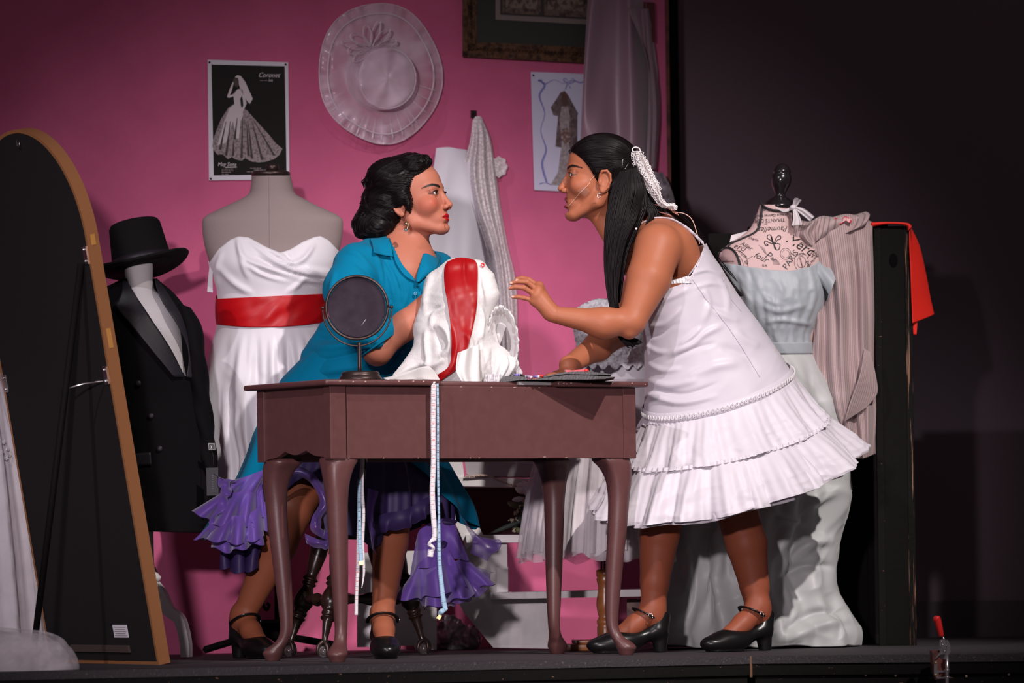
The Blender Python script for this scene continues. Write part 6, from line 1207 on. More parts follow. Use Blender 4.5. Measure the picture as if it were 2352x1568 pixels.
gs = depthmap(V, Fc); px_, py_ = proj(V); xl_ = np.interp(py_, [540, 560, 590, 615, 640, 648], [885, 904, 915, 929, 950, 957]); xr_2 = np.interp(py_, [540, 560, 590, 615, 640, 648], [1000, 985, 978, 972, 960, 956]); inn_ = (py_ < 648) & (px_ > xl_) & (px_ < xr_2) & (V[:, 1] < 1.0)
V, Fc = trim(V, Fc, ~(inn_ | ((py_ < 566) & (px_ > 890) & (px_ < 985)))); shirt = obj('shirt', V, Fc.tolist(), teal, dr1); solid(shirt, .002)
solid(obj('collar', *patch([z7([(405, 618), (420, 650), (430, 705)]), z7([(455, 616), (470, 655), (480, 718)]), z7([(520, 612), (535, 660), (550, 730)])], dm(gs, .010), 20, 14, lambda u, v: .012*np.sin(u*PI*.9)+.004), teal, dr1), .003)
solid(obj('collar', *patch([z7([(525, 612), (550, 700)]), z7([(545, 660), (568, 770)]), z7([(600, 770), (625, 850)]), z7([(668, 850), (690, 885)])], dm(gs, .006), 30, 10, lambda u, v: .006*(1-v)), teal, dr1), .003)
solid(obj('collar', *patch([[(976, 566), (990, 574), (1012, 590)], [(968, 598), (982, 606), (1002, 616)], [(959, 626), (970, 630), (986, 628)], [(955, 646), (960, 648), (967, 644)]], dm(gs, .008), 24, 14, lambda u, v: .010*np.sin(u*PI)+.003), teal, dr1), .003)
solid(obj('placket', *patch([z7([(655, 850), (690, 885)]), z7([(690, 900), (725, 960)]), z7([(700, 1000), (735, 1040)]), z7([(690, 1150), (740, 1180)]), z7([(620, 1290), (680, 1330)]), z7([(520, 1420), (590, 1470)])], dm(gs, .003), 60, 8, lambda u, v: .003+0*u), teal, dr1), .002)
obj('placket_seam', *line_on(z7([(690, 885), (735, 950), (738, 1040), (735, 1180), (680, 1330), (590, 1470)]), dm(gs, .0075), .0009), teal2, dr1)
solid(obj('chest_pocket', *patch([z7([(700, 900), (760, 880)]), z7([(720, 960), (770, 930)])], dm(gs, .003), 8, 8), teal, dr1), .002)
for zx, zy in ((687, 957), (607, 1322)):
    q_ = z7([(zx, zy)])[0]; c = P(q_[0], q_[1], float(gs(q_[0], q_[1], .011))); a = np.linspace(0, 2*PI, 25)
    b_ = obj('button', *tube([c+.0042*np.array((math.cos(t), 0, math.sin(t))) for t in a], .0011, 6), mat('pale teal button', (.10, .32, .46), .2) if 'pale teal button' not in bpy.data.materials else bpy.data.materials['pale teal button'], dr1); obj('button_disc', *ball(c+(0, .001, 0), (.004, .0012, .004), 8), teal2, b_)
V, Fc = ringl([(868, 742, .655, 34, -14, .062), (876, 768, .648, 38, -22, .062), (872, 790, .642, 40, -28, .060)], 16, 60, lambda a, t: .002*np.sin(5*a)); solid(obj('sleeve_cuff', V, Fc, teal, dr1), .003)
# teal skirt, hitched over the knees
def sk_bot(c, f, a):
    if f: return float(np.interp(c, [-1, -.93, -.8, -.6, .62, .8, .93, 1], [1236, 1200, 1120, 1050, 1050, 1110, 1170, 1212]))
    return float(np.interp(c, [-1, -.9, -.6, .6, .9, 1], [1240, 1225, 1120, 1120, 1190, 1216]))
skr = [(790, 722, 900, .125), (835, 682, 905, .13), (868, 651, 925, .135), (885, 640, 930, .135), (925, 612, 950, .135), (960, 597, 968, .15), (1055, 562, 1018, .26), (1105, 542, 1044, .29), (1165, 503, 1076, .30), (1240, 455, 1092, .30)]
V, Fc = gown(skr, .98, n=110, m=220, top=lambda c, f: 800-8*c, bottom=sk_bot, fold=lambda a, s, py: sm(py, 900, 1150)*(.012*np.sin(a*9+1)+.007*np.sin(a*19))+.003*noise(np.stack([np.cos(a)*5+0*py, np.sin(a)*5+0*py, py/50], -1), 3)); solid(obj('skirt', V, Fc, teal, dr1), .002)
# purple organza flounces
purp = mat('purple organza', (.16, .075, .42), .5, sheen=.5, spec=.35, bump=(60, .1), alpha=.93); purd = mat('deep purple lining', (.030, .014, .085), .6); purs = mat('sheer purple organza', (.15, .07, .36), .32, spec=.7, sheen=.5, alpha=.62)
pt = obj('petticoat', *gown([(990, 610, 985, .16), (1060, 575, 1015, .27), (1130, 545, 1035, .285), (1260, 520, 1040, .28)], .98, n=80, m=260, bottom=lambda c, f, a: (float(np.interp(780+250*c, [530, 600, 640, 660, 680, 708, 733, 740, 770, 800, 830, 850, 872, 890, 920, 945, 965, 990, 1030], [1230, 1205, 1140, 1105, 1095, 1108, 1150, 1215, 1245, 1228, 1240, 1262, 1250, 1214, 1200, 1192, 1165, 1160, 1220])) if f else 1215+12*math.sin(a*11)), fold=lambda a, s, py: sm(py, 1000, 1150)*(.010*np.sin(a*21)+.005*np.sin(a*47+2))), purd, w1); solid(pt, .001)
def ruffle(path, dirs, w_, m, parent, n=90, mm=16, amp=.018, fr_=5., ph=0., name='flounce', swirl=6.):
    c = cr(np.array(path, float), n); d = cr(np.array(dirs, float), n); t = np.linspace(0, 1, n)[:, None]; v = np.linspace(0, 1, mm)[None, :]
    wv_ = np.sin(t*fr_*2*PI+ph); wc = np.cos(t*fr_*2*PI+ph)
    px = c[:, 0:1]+d[:, 0:1]*w_*v+swirl*wc*v**1.3; py = c[:, 1:2]+d[:, 1:2]*w_*v+.35*swirl*np.sin(t*fr_*4*PI+ph)*v; Y = c[:, 2:3]-amp*wv_*v-.012*np.sin(v*PI)
    V = P(px, py, Y); o = obj(name, V.reshape(-1, 3), gridF(n, mm), m, parent); obj('hem_edge', *tube(V[:, -1], .0011, 5), bpy.data.materials['deep purple lining'] if m is not purs else m, o); return o
ruffle([(640, 1050, .70), (610, 1075, .66), (560, 1095, .66), (520, 1105, .68)], [(-.3, .9), (-.5, .9), (-.6, .6), (-.5, -.3)], 62, purp, w1, fr_=3.2, amp=.02)
ruffle([(600, 1100, .68), (575, 1125, .64), (540, 1130, .63), (510, 1130, .66)], [(.1, 1), (-.2, 1), (-.5, .9), (-.8, .5)], 85, purp, w1, fr_=3.5, amp=.03, ph=1)
ruffle([(610, 1150, .66), (570, 1180, .62), (530, 1185, .61), (490, 1195, .66)], [(.1, .8), (0, .8), (-.2, .7), (-.5, .5)], 85, purp, w1, fr_=4., amp=.035, ph=2, swirl=9)
ruffle([(600, 1205, .64), (560, 1215, .62), (520, 1225, .64), (480, 1215, .68)], [(0, .8), (0, .8), (0, .8), (-.1, .5)], 55, purp, w1, fr_=3., amp=.03, ph=.4, swirl=9)
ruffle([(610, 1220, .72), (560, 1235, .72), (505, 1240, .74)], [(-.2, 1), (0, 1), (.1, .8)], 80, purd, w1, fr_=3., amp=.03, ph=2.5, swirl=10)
ruffle([(520, 1098, .62), (508, 1120, .62), (500, 1160, .62), (480, 1200, .64), (495, 1235, .63), (540, 1250, .61), (590, 1225, .62)], [(.5, .1), (.6, .3), (.8, -.1), (.7, -.2), (.5, -.7), (.1, -1), (-.4, -.8)], 34, purp, w1, fr_=5., amp=.02, ph=1.2, swirl=5)
ruffle([(640, 1140, .68), (668, 1095, .66), (710, 1106, .66), (734, 1150, .67), (716, 1190, .67), (716, 1220, .68), (760, 1245, .70)], [(-.3, -.9), (0, -1), (.6, -.7), (1, -.1), (1, .1), (1, -.3), (.4, -1)], 22, purs, w1, fr_=4, amp=.008, swirl=2)
ruffle([(700, 1225, .69), (740, 1240, .69), (775, 1236, .70)], [(0, 1), (0, 1), (0, 1)], 20, purs, w1, fr_=2, amp=.01, swirl=3)
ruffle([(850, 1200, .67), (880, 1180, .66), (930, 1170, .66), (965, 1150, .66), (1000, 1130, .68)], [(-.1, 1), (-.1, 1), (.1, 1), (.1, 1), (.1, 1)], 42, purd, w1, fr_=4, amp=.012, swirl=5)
ruffle([(845, 1120, .66), (842, 1180, .66), (850, 1230, .66), (856, 1262, .67)], [(1, .4), (.8, .6), (.5, .5), (.3, .6)], 22, purp, w1, fr_=2, amp=.012, swirl=3)
ruffle([(1040, 1190, .84), (1000, 1195, .80), (965, 1215, .78), (955, 1245, .80)], [(.35, 1), (.25, 1), (0, 1), (-.2, .9)], 95, purp, w1, fr_=2., amp=.03, ph=1, swirl=8)
ruffle([(1050, 1170, .90), (1070, 1210, .88), (1085, 1240, .88), (1080, 1270, .9)], [(.5, .9), (.8, .5), (.9, .1), (.8, .3)], 62, purs, w1, fr_=1.5, amp=.02, ph=0, swirl=10)
ruffle([(1030, 1260, .80), (1000, 1270, .77), (965, 1290, .77), (945, 1320, .79)], [(.5, .9), (.2, 1), (-.1, .9), (-.4, .6)], 95, purp, w1, fr_=2.4, amp=.035, ph=2, swirl=9)
ruffle([(1070, 1280, .84), (1040, 1290, .80), (1010, 1300, .78), (980, 1320, .78)], [(.7, .7), (.5, .9), (.2, 1), (0, .9)], 85, purp, w1, fr_=2.6, amp=.035, ph=.5, swirl=9)
ruffle([(1090, 1300, .88), (1070, 1320, .84), (1040, 1335, .82), (1000, 1350, .82)], [(.8, .2), (.5, .8), (.2, .8), (-.2, .5)], 60, purs, w1, fr_=3, amp=.03, ph=2.2, swirl=8)
ruffle([(1060, 1330, .84), (1020, 1345, .81), (975, 1345, .80), (935, 1345, .81)], [(.3, .8), (.1, .8), (-.1, .7), (-.2, .3)], 60, purs, w1, fr_=2.4, amp=.03, ph=1, swirl=8)
ruffle([(1000, 1180, .84), (985, 1210, .82), (972, 1250, .82)], [(.9, .3), (.9, .3), (.8, .4)], 50, purd, w1, fr_=1.5, amp=.02, swirl=6)
# ------------------------------------------------------------------ woman in the white slip, leaning on the table
w2 = thing('person', 'woman in white slip and ruffled petticoat with long black hair leaning over the table', 'person', tuple(P(1620, 1500, .85)))
k2 = .0107; R2 = frame_of(-1, 3, 3); OP = 1.05; O2 = P(1281.5, 433, .84)-R2 @ (np.array((11.15, 0, -3.75))*k2)
sd = SDF(); sd.frame(R2, O2, k2); head_ops(sd, OP, -1.0); sd.frame()
n2 = O2+R2 @ (np.array((-3.0, 0, -4.5))*k2); nb2 = P(1500, 545, .87); sd.cap(n2, nb2, .055, .062, .03).cap(O2+R2 @ (np.array((1.5, 0, -8))*k2), P(1440, 600, .86), .026, .030, .03)
SN, SF = P(1512, 568, .72), P(1508, 575, 1.03)
sd.cap(nb2, SN, .062, .068, .045).cap(nb2, SF, .062, .062, .045).cap(P(1545, 580, .80), P(1545, 585, .96), .074, .072, .05).cap(P(1545, 625, .87), P(1592, 740, .87), .080, .112, .05).cap(P(1500, 620, .87), P(1540, 700, .87), .07, .08, .05).cap(P(1600, 740, .87), P(1650, 880, .87), .112, .120, .05)
sd.cap(P(1552, 560, .77), P(1570, 600, .79), .045, .045, .03)
EN, WN_ = P(1452, 737, .62), P(1271, 722, .60); um = P(1490, 640, .67); sd.cap(SN, um, .068, .064, .01).cap(um, EN, .064, .040, .01); f2 = P(1385, 742, .61); sd.cap(EN, f2, .038, .040, .012).cap(f2, WN_, .040, .0235, .03)
sd.ell(P(1445, 765, .62), (.020, .025, .018), .015)
zh = lambda x, y, Y: P(1150+x/11.2, 620+y/11.2, Y)
kn = [zh(985, 420, .625), zh(960, 530, .605), zh(910, 650, .60), zh(860, 790, .605)]
fg = [[kn[0], zh(720, 245, .635), zh(540, 205, .64), zh(395, 235, .64)], [kn[1], zh(680, 305, .60), zh(430, 290, .60), zh(265, 340, .60)], [kn[2], zh(600, 455, .59), zh(370, 430, .59), zh(235, 470, .59)], [kn[3], zh(600, 715, .60), zh(440, 690, .60), zh(300, 692, .60)]]
hand_from(sd, zh(1270, 1060, .605), kn, fg, [zh(1150, 820, .63), zh(980, 560, .655), zh(800, 420, .66), zh(640, 330, .655)], .0073, .0135)
EF, WF = P(1425, 760, 1.02), P(1306, 838, .80); sd.cap(SF, EF, .056, .043, .02).cap(EF, P(1372, 797, .92), .042, .040, .02).cap(P(1372, 797, .92), WF, .040, .026, .02)
tzp = lambda px, Y, dz: np.array((P(px, 860, Y)[0], Y, ZT+dz))
wz = tzp(1302, .79, .030); kn = [tzp(1262, .70+.022*i, .020) for i in range(4)]
fg = [[q_, tzp(1242-3*(i == 1), .67+.024*i, .019), tzp(1228-3*(i == 1), .65+.025*i, .012), tzp(1218-4*(i == 1), .64+.026*i, .009)] for i, q_ in enumerate(kn)]
sd.cap(WF, wz, .026, .022, .01); hand_from(sd, wz, kn, fg, [wz+(0, -.01, -.004), tzp(1284, .70, .018), tzp(1268, .665, .013), tzp(1254, .65, .010)], .0075, .0135)
AL, AR = FL(1497, 1498), FL(1742, 1492); AL = np.array((P(1500, 1400, .84)[0], .84, .115)); AR = np.array((P(1742, 1400, .87)[0], .87, .115)); K2l, K2r = P(1530, 1130, .84), P(1680, 1130, .86)
sd.cap(P(1620, 920, .83), K2l, .088, .062, .03).cap(P(1665, 920, .92), K2r, .088, .062, .03).cap(P(1620, 890, .87), P(1680, 880, .87), .115, .115, .04)
for K_, A_, m_, l_ in ((K2l, AL, P(1514, 1225, .84), P(1504, 1335, .84)), (K2r, AR, P(1715, 1250, .88), P(1733, 1345, .88))): sd.cap(K_, m_, .062, .061, .008).cap(m_, l_, .061, .043, .008).cap(l_, A_, .043, .034, .008)
b1_, b2_ = math.radians(194), math.radians(212); foot_ops(sd, AL, b1_, None); foot_ops(sd, AR, b2_, None)
hi = O2[2]-.115; Vh, Fh = sd.mesh(.0021, lo=(-9, -9, hi-.006)); Vb, Fb = sd.mesh(.0042, hi=(9, 9, hi))
xh = WN_[0]+.012; Vq, Fq = sd.mesh(.0021, lo=(-9, -9, .6), hi=(xh, 9, hi)); pb = proj(Vb); inh = (Vb[:, 0] < xh-.004) & (Vb[:, 2] > .602); Vb, Fb = trim(Vb, Fb, ~inh)
V = np.concatenate([Vh, Vb, Vq]); Fc = np.concatenate([Fh, Fb+len(Vh), Fq+len(Vh)+len(Vb)])
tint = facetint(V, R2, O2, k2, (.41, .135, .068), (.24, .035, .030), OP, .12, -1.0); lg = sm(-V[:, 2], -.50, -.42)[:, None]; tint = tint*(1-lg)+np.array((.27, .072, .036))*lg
def nail(tip, col_=(.72, .42, .36)):
    d = np.linalg.norm(V-tip, axis=1); m = (1-sm(d, .0055, .0075))[:, None]; tint[:] = tint*(1-m)+np.array(col_)*m
for q_ in ((395, 215), (250, 330), (215, 455), (290, 670)): nail(zh(q_[0], q_[1], .592))
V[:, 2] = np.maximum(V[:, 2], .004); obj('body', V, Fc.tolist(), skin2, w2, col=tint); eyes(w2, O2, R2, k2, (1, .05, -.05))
gb2 = depthmap(V, Fc)
shoe('shoe', AL, b1_, w2, shoem); shoe('shoe', AR, b2_, w2, shoem)
obj('earring', *tube([P(1376+4.5*math.cos(t), 449+5.5*math.sin(t), .745) for t in np.linspace(.3, 5.6, 16)], .0009, 6), mat('silver hoop', (.8, .76, .74), .2, metal=1.), w2, label='small silver hoop')
z2 = lambda pts: [(1270+x/5.407, 300+y/5.407) for x, y in pts]
obj('headset_wire', *line_on(z2([(520, 560), (470, 610), (440, 670), (330, 780), (190, 948)]), dm(gb2, .002), .0008), mat('pale wire', (.75, .48, .38), .4), w2)
tp_ = mat('clear skin tape', (.55, .28, .20), .12, alpha=.45); obj('skin_tape', *patch([z2([(300, 745), (395, 690)]), z2([(400, 825), (465, 750)])], dm(gb2, .0015), 10, 10), tp_, w2)
# hair: smooth cap pulled back, long loose length over the near shoulder, a lock down the back
sd = SDF(); sd.frame(R2, O2, k2); sd.ell((-1.2, 0, 3.6), (9.9, 7.95, 8.5), .6).ell((-6, 0, 1.5), (5.4, 6.6, 7.5), 1.5).ell((-4.5, 0, -4), (4.8, 6.6, 7), 1.5)
sd.ell((7.2, 0, -3.0), (7.6, 9.5, 9.2), .6, cut=True).ell((-.6, 8.0, -1.9), (2.2, 2.2, 3.4), .5, cut=True); sd.frame()
V, Fc = sd.mesh(.003); gh = depthmap(V, Fc); mb = MB(); mb.add(V, Fc.tolist())
def L2(a, b, n, r=.0016, seed=1, off=-.0004, wave=.3): locks(mb, [(x, y, 0) for x, y in z2(a)], [(x, y, 0) for x, y in z2(b)], n, r, gh, off, .8, 26, 5, wave=wave, seed=seed)
L2([(195, 250), (330, 120), (520, 60), (720, 80), (880, 160), (970, 250)], [(230, 330), (420, 250), (600, 220), (760, 240), (900, 290), (970, 330)], 36)
L2([(220, 300), (420, 260), (620, 240), (780, 260), (900, 310), (970, 340)], [(330, 470), (480, 510), (640, 510), (780, 470), (880, 420), (960, 370)], 34, seed=2)
L2([(420, 510), (470, 540), (500, 600), (470, 650)], [(380, 530), (400, 580), (380, 640), (400, 690)], 10, .0009, seed=3)
Yf_ = .755
def L3(a, b, n, r, seed, wave=.8, res=40): locks(mb, a, b, n, r, None, 0, 1.2, res, 6, wave=wave, seed=seed)
L3([(1426, 392, .752), (1404, 440, .745), (1392, 500, .735), (1388, 580, .72), (1392, 650, .71), (1404, 716, .70), (1420, 770, .70), (1440, 796, .70)], [(1462, 380, .762), (1478, 440, .745), (1462, 500, .70), (1436, 560, .685), (1422, 640, .69), (1420, 700, .69), (1440, 760, .70), (1474, 788, .70)], 130, .0017, 5)
L3([(1416, 410, .77), (1396, 480, .765), (1390, 560, .75), (1396, 640, .74), (1406, 712, .74)], [(1470, 400, .77), (1486, 460, .76), (1470, 510, .735), (1440, 580, .73), (1424, 690, .73)], 60, .0040, 6)
L3([(1450, 395, .80), (1470, 450, .78), (1490, 500, .76), (1450, 560, .74)], [(1480, 400, .84), (1508, 460, .82), (1530, 478, .83), (1500, 520, .80)], 60, .0026, 7)
L3([(1480, 430, .90), (1530, 470, .93), (1590, 520, .95), (1640, 590, .98), (1680, 650, .98), (1706, 680, .97)], [(1480, 470, .93), (1540, 490, .96), (1600, 550, .98), (1632, 610, .99), (1665, 650, 1.), (1692, 678, .98)], 34, .0032, 8)
L3([(1425, 780, .69), (1440, 796, .69), (1452, 800, .69)], [(1450, 770, .69), (1465, 780, .69), (1478, 786, .69)], 16, .0014, 9, res=12)
L3([(1600, 520, .93), (1650, 590, .95), (1690, 640, .95)], [(1612, 545, .95), (1650, 600, .96), (1695, 650, .96)], 8, .0008, 11, res=16)
mb.build('hair', hairm, w2, ang=0)
for a in (([(870, 350), (855, 470)]), ([(940, 400), (880, 500)])): obj('hair_pin', *line_on(z2(a), dm(gh, .004), .0007, 8), M['steel'], w2)
# lace hair ribbon
rl = mat('white cord lace', (.80, .76, .76), .6); lr = obj('lace_ribbon', *tube([P(*z2([(x, y)])[0], .80-.0*i) for i, (x, y) in enumerate([(985, 225), (1020, 205), (1070, 220), (1080, 260), (1000, 260), (985, 225)])], .002, 6, res=30), rl, w2)
V, Fc = sheet([[(*z2([p_])[0], Y_) for p_, Y_ in ((a_, .80), (b_, .775), (c_, .81))] for a_, b_, c_ in (((985, 270), (1040, 260), (1090, 270)), ((990, 400), (1080, 390), (1170, 390)), ((1040, 540), (1130, 510), (1210, 470)), ((1110, 640), (1190, 600), (1250, 580)), ((1190, 740), (1250, 700), (1310, 680)), ((1260, 850), (1310, 830), (1350, 840)), ((1330, 930), (1390, 930), (1430, 920)), ((1440, 950), (1480, 935), (1505, 915)), ((1500, 990), (1530, 985), (1545, 975)))], 90, 14)
obj('net', V, Fc, mat('lace net ground', (.60, .52, .52), .8, alpha=(160, .9, .35, 1)), lr); gl_ = lambda x, y: .790-.0*x
Vn = V.reshape(90, 14, 3); mb = MB(); rg = random.Random(3)
for i in range(3, 87, 4):
    w_px = 13; 
    for j in (2, 6, 11) if i < 55 else (3, 10):
        c = Vn[i, j]+np.array((0, -.003, 0)); r_ = .0075 if i < 50 else .005; ph = rg.random()*6
        mb.add(*tube([c+r_*np.array((math.cos(t+ph)*(1+.25*math.sin(3*t)), 0, math.sin(t+ph))) for t in np.linspace(0, 2*PI, 12)], .0010, 5)); mb.add(*tube([c+r_*.5*np.array((math.cos(t*2)*math.cos(t), -.05, math.cos(t*2)*math.sin(t))) for t in np.linspace(0, 2*PI, 16)], .0008, 4))
for j in (0, 13): mb.add(*tube([Vn[i, j]+np.array((0, -.002, .0012*math.sin(i*1.6))) for i in range(0, 90, 2)], .0013, 5))
mb.add(*tube([Vn[i, 7]+np.array((.003*math.sin(i*.5), -.003, 0)) for i in range(0, 90)], .0011, 5)); o = mb.build('lace_pattern', rl, lr); o['kind'] = 'stuff'
# slip
slip = mat('white slip satin', (.60, .555, .62), .42, spec=.35, sheen=.2, bump=(40, .04))
bod = [(1533, 592, .87, 88, -32, .150), (1550, 630, .87, 94, -32, .158), (1569, 672, .87, 101, -32, .155), (1597, 738, .87, 119, -30, .150), (1618, 795, .87, 136, -34, .155), (1634, 850, .87, 153, -40, .165), (1648, 897, .87, 168, -45, .172)]
V, Fc = ringl(bod, 110, 180, lambda a, t: (0*a*t, .05*np.sin(a)*sm(t, 0., 1.))); px_, py_ = proj(V)
lim = np.interp(px_, [1440, 1490, 1530, 1560, 1585, 1605, 1620], [640, 655, 662, 652, 632, 596, 560]); V, Fc = trim(V, Fc, ~((py_ < lim) & (V[:, 1] < .90)))
N = normals(V, Fc); zq = lambda pts: zf(2.57, 1150, 290, pts)
cre = [(zq([(1130, 870), (1220, 850), (1310, 890)]), 4, .006), (zq([(1150, 950), (1240, 930), (1330, 950)]), 4, .005), (zq([(900, 1060), (1000, 1010), (1110, 960)]), 6, .005), (zq([(880, 1180), (960, 1170), (1010, 1130), (1060, 1080)]), 5, .008), (zq([(860, 1240), (940, 1230), (1040, 1160)]), 4, -.007), (zq([(1060, 1290), (1130, 1240), (1180, 1190)]), 5, .008),
       (zq([(1000, 1340), (1130, 1290), (1200, 1230), (1300, 1180)]), 6, .008), (zq([(980, 1390), (1120, 1320), (1260, 1280)]), 5, -.006), (zq([(860, 1290), (930, 1330), (980, 1330)]), 5, .006), (zq([(1240, 1080), (1330, 1130), (1400, 1150)]), 6, .006), (zq([(1180, 1000), (1260, 1060), (1330, 1080)]), 6, -.005), (zq([(870, 1400), (960, 1440), (1060, 1430)]), 6, .006),
       (zq([(1200, 960), (1230, 1050), (1200, 1150)]), 6, .006), (zq([(1290, 900), (1330, 1000), (1340, 1090)]), 6, .005), (zq([(1380, 1200), (1440, 1260), (1530, 1300)]), 8, .006), (zq([(1100, 1480), (1250, 1420), (1400, 1400)]), 9, .006), (zq([(870, 1500), (1000, 1530), (1150, 1500)]), 7, .006), ([(1485, 905), (1560, 925), (1640, 910)], 6, .008), ([(1490, 890), (1570, 905), (1650, 880)], 5, -.005), (zq([(1300, 1300), (1440, 1350), (1500, 1440)]), 9, -.005)]
V = creases(V, N, cre); N = normals(V, Fc); V = V+N*(.0018*ridge(np.stack([V[:, 0]*10-V[:, 2]*5, V[:, 1]*8, V[:, 2]*12], 1), 31, 2))[:, None]
gb = depthmap(V, Fc, 5.); slp = obj('slip', V, Fc.tolist(), slip, w2); solid(slp, .002)
def seam(pts, off=.0022, r=.0007): obj('seam', *line_on(pts, dm(gb, off), r, 50, 5), slip, slp)
seam(zq([(1130, 900), (1230, 1040), (1340, 1180), (1440, 1330), (1530, 1480)])); seam(zq([(1310, 890), (1350, 1000), (1420, 1090)]))
V, Fc = patch([zq([(985, 915), (1000, 932)]), zq([(1050, 898), (1055, 925)]), zq([(1110, 880), (1130, 925)])], dm(gb, .004), 40, 8, lambda u, v: .002*np.sin(v*50)); obj('lace_trim', V, Fc, bead, slp)
gsk = gb2
for pts in (zq([(790, 610), (830, 575), (890, 545), (950, 540), (1020, 552), (1100, 600), (1160, 655), (1195, 690)]),):
    c = cr(np.array(pts), 60); V0 = [P(x, y, min(float(gsk(x, y, .002)), .80)) for x, y in c]; obj('strap', *tube(V0, .0042, 8, flat=.45), slip, slp)
c = cr(np.array(zq([(1195, 690), (1200, 720), (1165, 800), (1110, 880)])), 30); obj('binding', *tube([P(x, y, float(gb2(x, y, .004))) for x, y in c], .0022, 6), slip, slp)
obj('strap', *tube([P(x, y, 1.0) for x, y in ((1480, 560), (1500, 530), (1530, 520), (1570, 540), (1600, 570))], .004, 8, res=24), slip, slp)
obj('bow', *ball(P(*zq([(800, 605)])[0], .675), (.0035, .003, .0035), 6), rl, slp)
for k, pts in enumerate((z2([(1130, 900), (1250, 890), (1400, 920), (1500, 990), (1560, 1050)]), z2([(1110, 960), (1250, 920), (1420, 960), (1540, 1040)]), z2([(1060, 1080), (1180, 1010), (1320, 1010), (1480, 1060)]))):
    c = cr(np.array(pts), 30); obj('corset_tape', *tube([P(x, y, .80+.02*(k < 1)) for x, y in c], .0035, 6, flat=.5), mat('pink elastic', (.50, .23, .18), .6) if k == 0 else bpy.data.materials['pink elastic'], slp)
obj('headset_wire', *tube([P(x, y, .84) for x, y in ((1545, 488), (1570, 490), (1590, 505), (1602, 540), (1607, 560))], .0013, 6, res=24), bpy.data.materials['pale wire'], w2)
# hip band and petticoat tiers
org3 = mat('white petticoat organza', (.68, .63, .69), .48, spec=.3, sheen=.35, bump=(40, .12), alpha=.94)
V, Fc = ringl([(1646, 888, .87, 169, -45, .176), (1649, 899, .87, 171, -45, .180), (1651, 910, .87, 172, -45, .180)], 16, 200, lambda a, t: (.003*np.sin(t*PI), .052*np.sin(a))); hb_ = obj('hip_band', V, Fc, slip, w2)
mb = MB(); V3 = V.reshape(16, 200, 3)
for i in range(0, 200, 2): 
    c = V3[8, i]; nn_ = c-np.array((V3[8].mean(0)[0], .87, c[2])); nn_ /= np.linalg.norm(nn_)+1e-9; mb.add(*tube([c+nn_*.004+np.array((0, 0, .006*math.cos(t)))+np.cross(nn_, (0, 0, 1))*.004*math.sin(t) for t in np.linspace(0, 2*PI, 8)], .0011, 4))
o = mb.build('lace_edging', rl, hb_); o['kind'] = 'stuff'
def pf(n1_, n2_, a1, a2, dz0, dz1, se, p_=.8, sh=0., seed=40):
    def f(a, t):
        j = 3*np.sin(a*2+se)+1.2*noise(np.stack([np.cos(a)*3+0*t, np.sin(a)*3+0*t, 0*a+t*1.3], -1), seed); w_ = a1*np.sin(a*n1_+j)*t**p_+a2*np.sin(a*n2_+2*j+t*3)*t**.5; w_ = w_+.005*ridge(np.stack([np.cos(a)*5+0*t, np.sin(a)*5+t*2, t*3+0*a], -1), seed+1)*t
        return w_, (dz0+(dz1-dz0)*t)*np.sin(a)+.004*np.sin(a*n1_*.5+se)*t
    return f
t1r = [(1652, 908, .87, 172, -45, .178), (1656, 950, .87, 196, -45, .20), (1660, 985, .87, 216, -46, .225), (1664, 1012, .87, 236, -47, .245)]
V, Fc = ringl(t1r, 70, 420, pf(17, 61, .013, .0022, .052, .066, 1)); pt1 = obj('petticoat_tier', V, Fc, org3, w2); solid(pt1, .0008)
t2r = [(1664, 1008, .87, 234, -47, .242), (1667, 1040, .87, 264, -53, .27), (1670, 1075, .87, 290, -60, .29), (1672, 1104, .87, 310, -66, .305)]
V, Fc = ringl(t2r, 60, 520, pf(15, 71, .022, .0028, .066, .100, 2, .6)); pt2 = obj('petticoat_tier', V, Fc, org3, w2); solid(pt2, .0008)
V, Fc = ringl([(r_[0], r_[1]+6, .87, r_[3]*.94, r_[4]*.95, r_[5]*.94) for r_ in t2r], 40, 420, pf(19, 53, .018, .006, .066, .100, 4, .6)); pt3 = obj('petticoat_tier', V, Fc, org3, w2); solid(pt3, .0008)
V, Fc = ringl([(1664, 1004, .87, 236, -47, .246), (1664, 1012, .87, 239, -48, .249)], 6, 520, lambda a, t: (.004*np.sin(a*90)*(1+0*t)+.003, .066*np.sin(a))); o = obj('gathered_seam', V, Fc, org3, pt2)
# ================================================================== white blouse with red sash heaped on the table
bl_ = thing('blouse', 'white crinkled blouse with wide red satin sash bunched on table before seated woman', 'blouse', tuple(P(1040, 884, .45)))
crk = mat('white crinkle cotton', (.66, .64, .63), .7, sheen=.2, bump=(230, .22, 3), wave=None)
zg = lambda pts: zf(4.753, 880, 570, pts)
sd = SDF()
for a, b, ra, rb in (((1048, 632, .60), (1060, 700, .58), .050, .075), ((1010, 655, .62), (1010, 760, .60), .045, .070), ((1060, 700, .58), (1060, 800, .56), .078, .085), ((1010, 760, .60), (1030, 850, .56), .068, .075), ((1060, 800, .56), (1070, 850, .54), .085, .075), ((1095, 620, .60), (1108, 690, .58), .030, .034), ((1118, 640, .58), (1130, 675, .57), .022, .020),
                     ((980, 820, .58), (915, 868, .56), .048, .018), ((1100, 700, .60), (1100, 790, .60), .035, .040), ((1125, 830, .56), (1110, 860, .55), .050, .040), ((1150, 830, .56), (1135, 855, .55), .030, .030)):
    sd.cap(P(*a), P(*b), ra, rb, .03)
V, Fc = sd.mesh(.0038); V[:, 2] = np.maximum(V[:, 2], ZT+.001); N = normals(V, Fc)
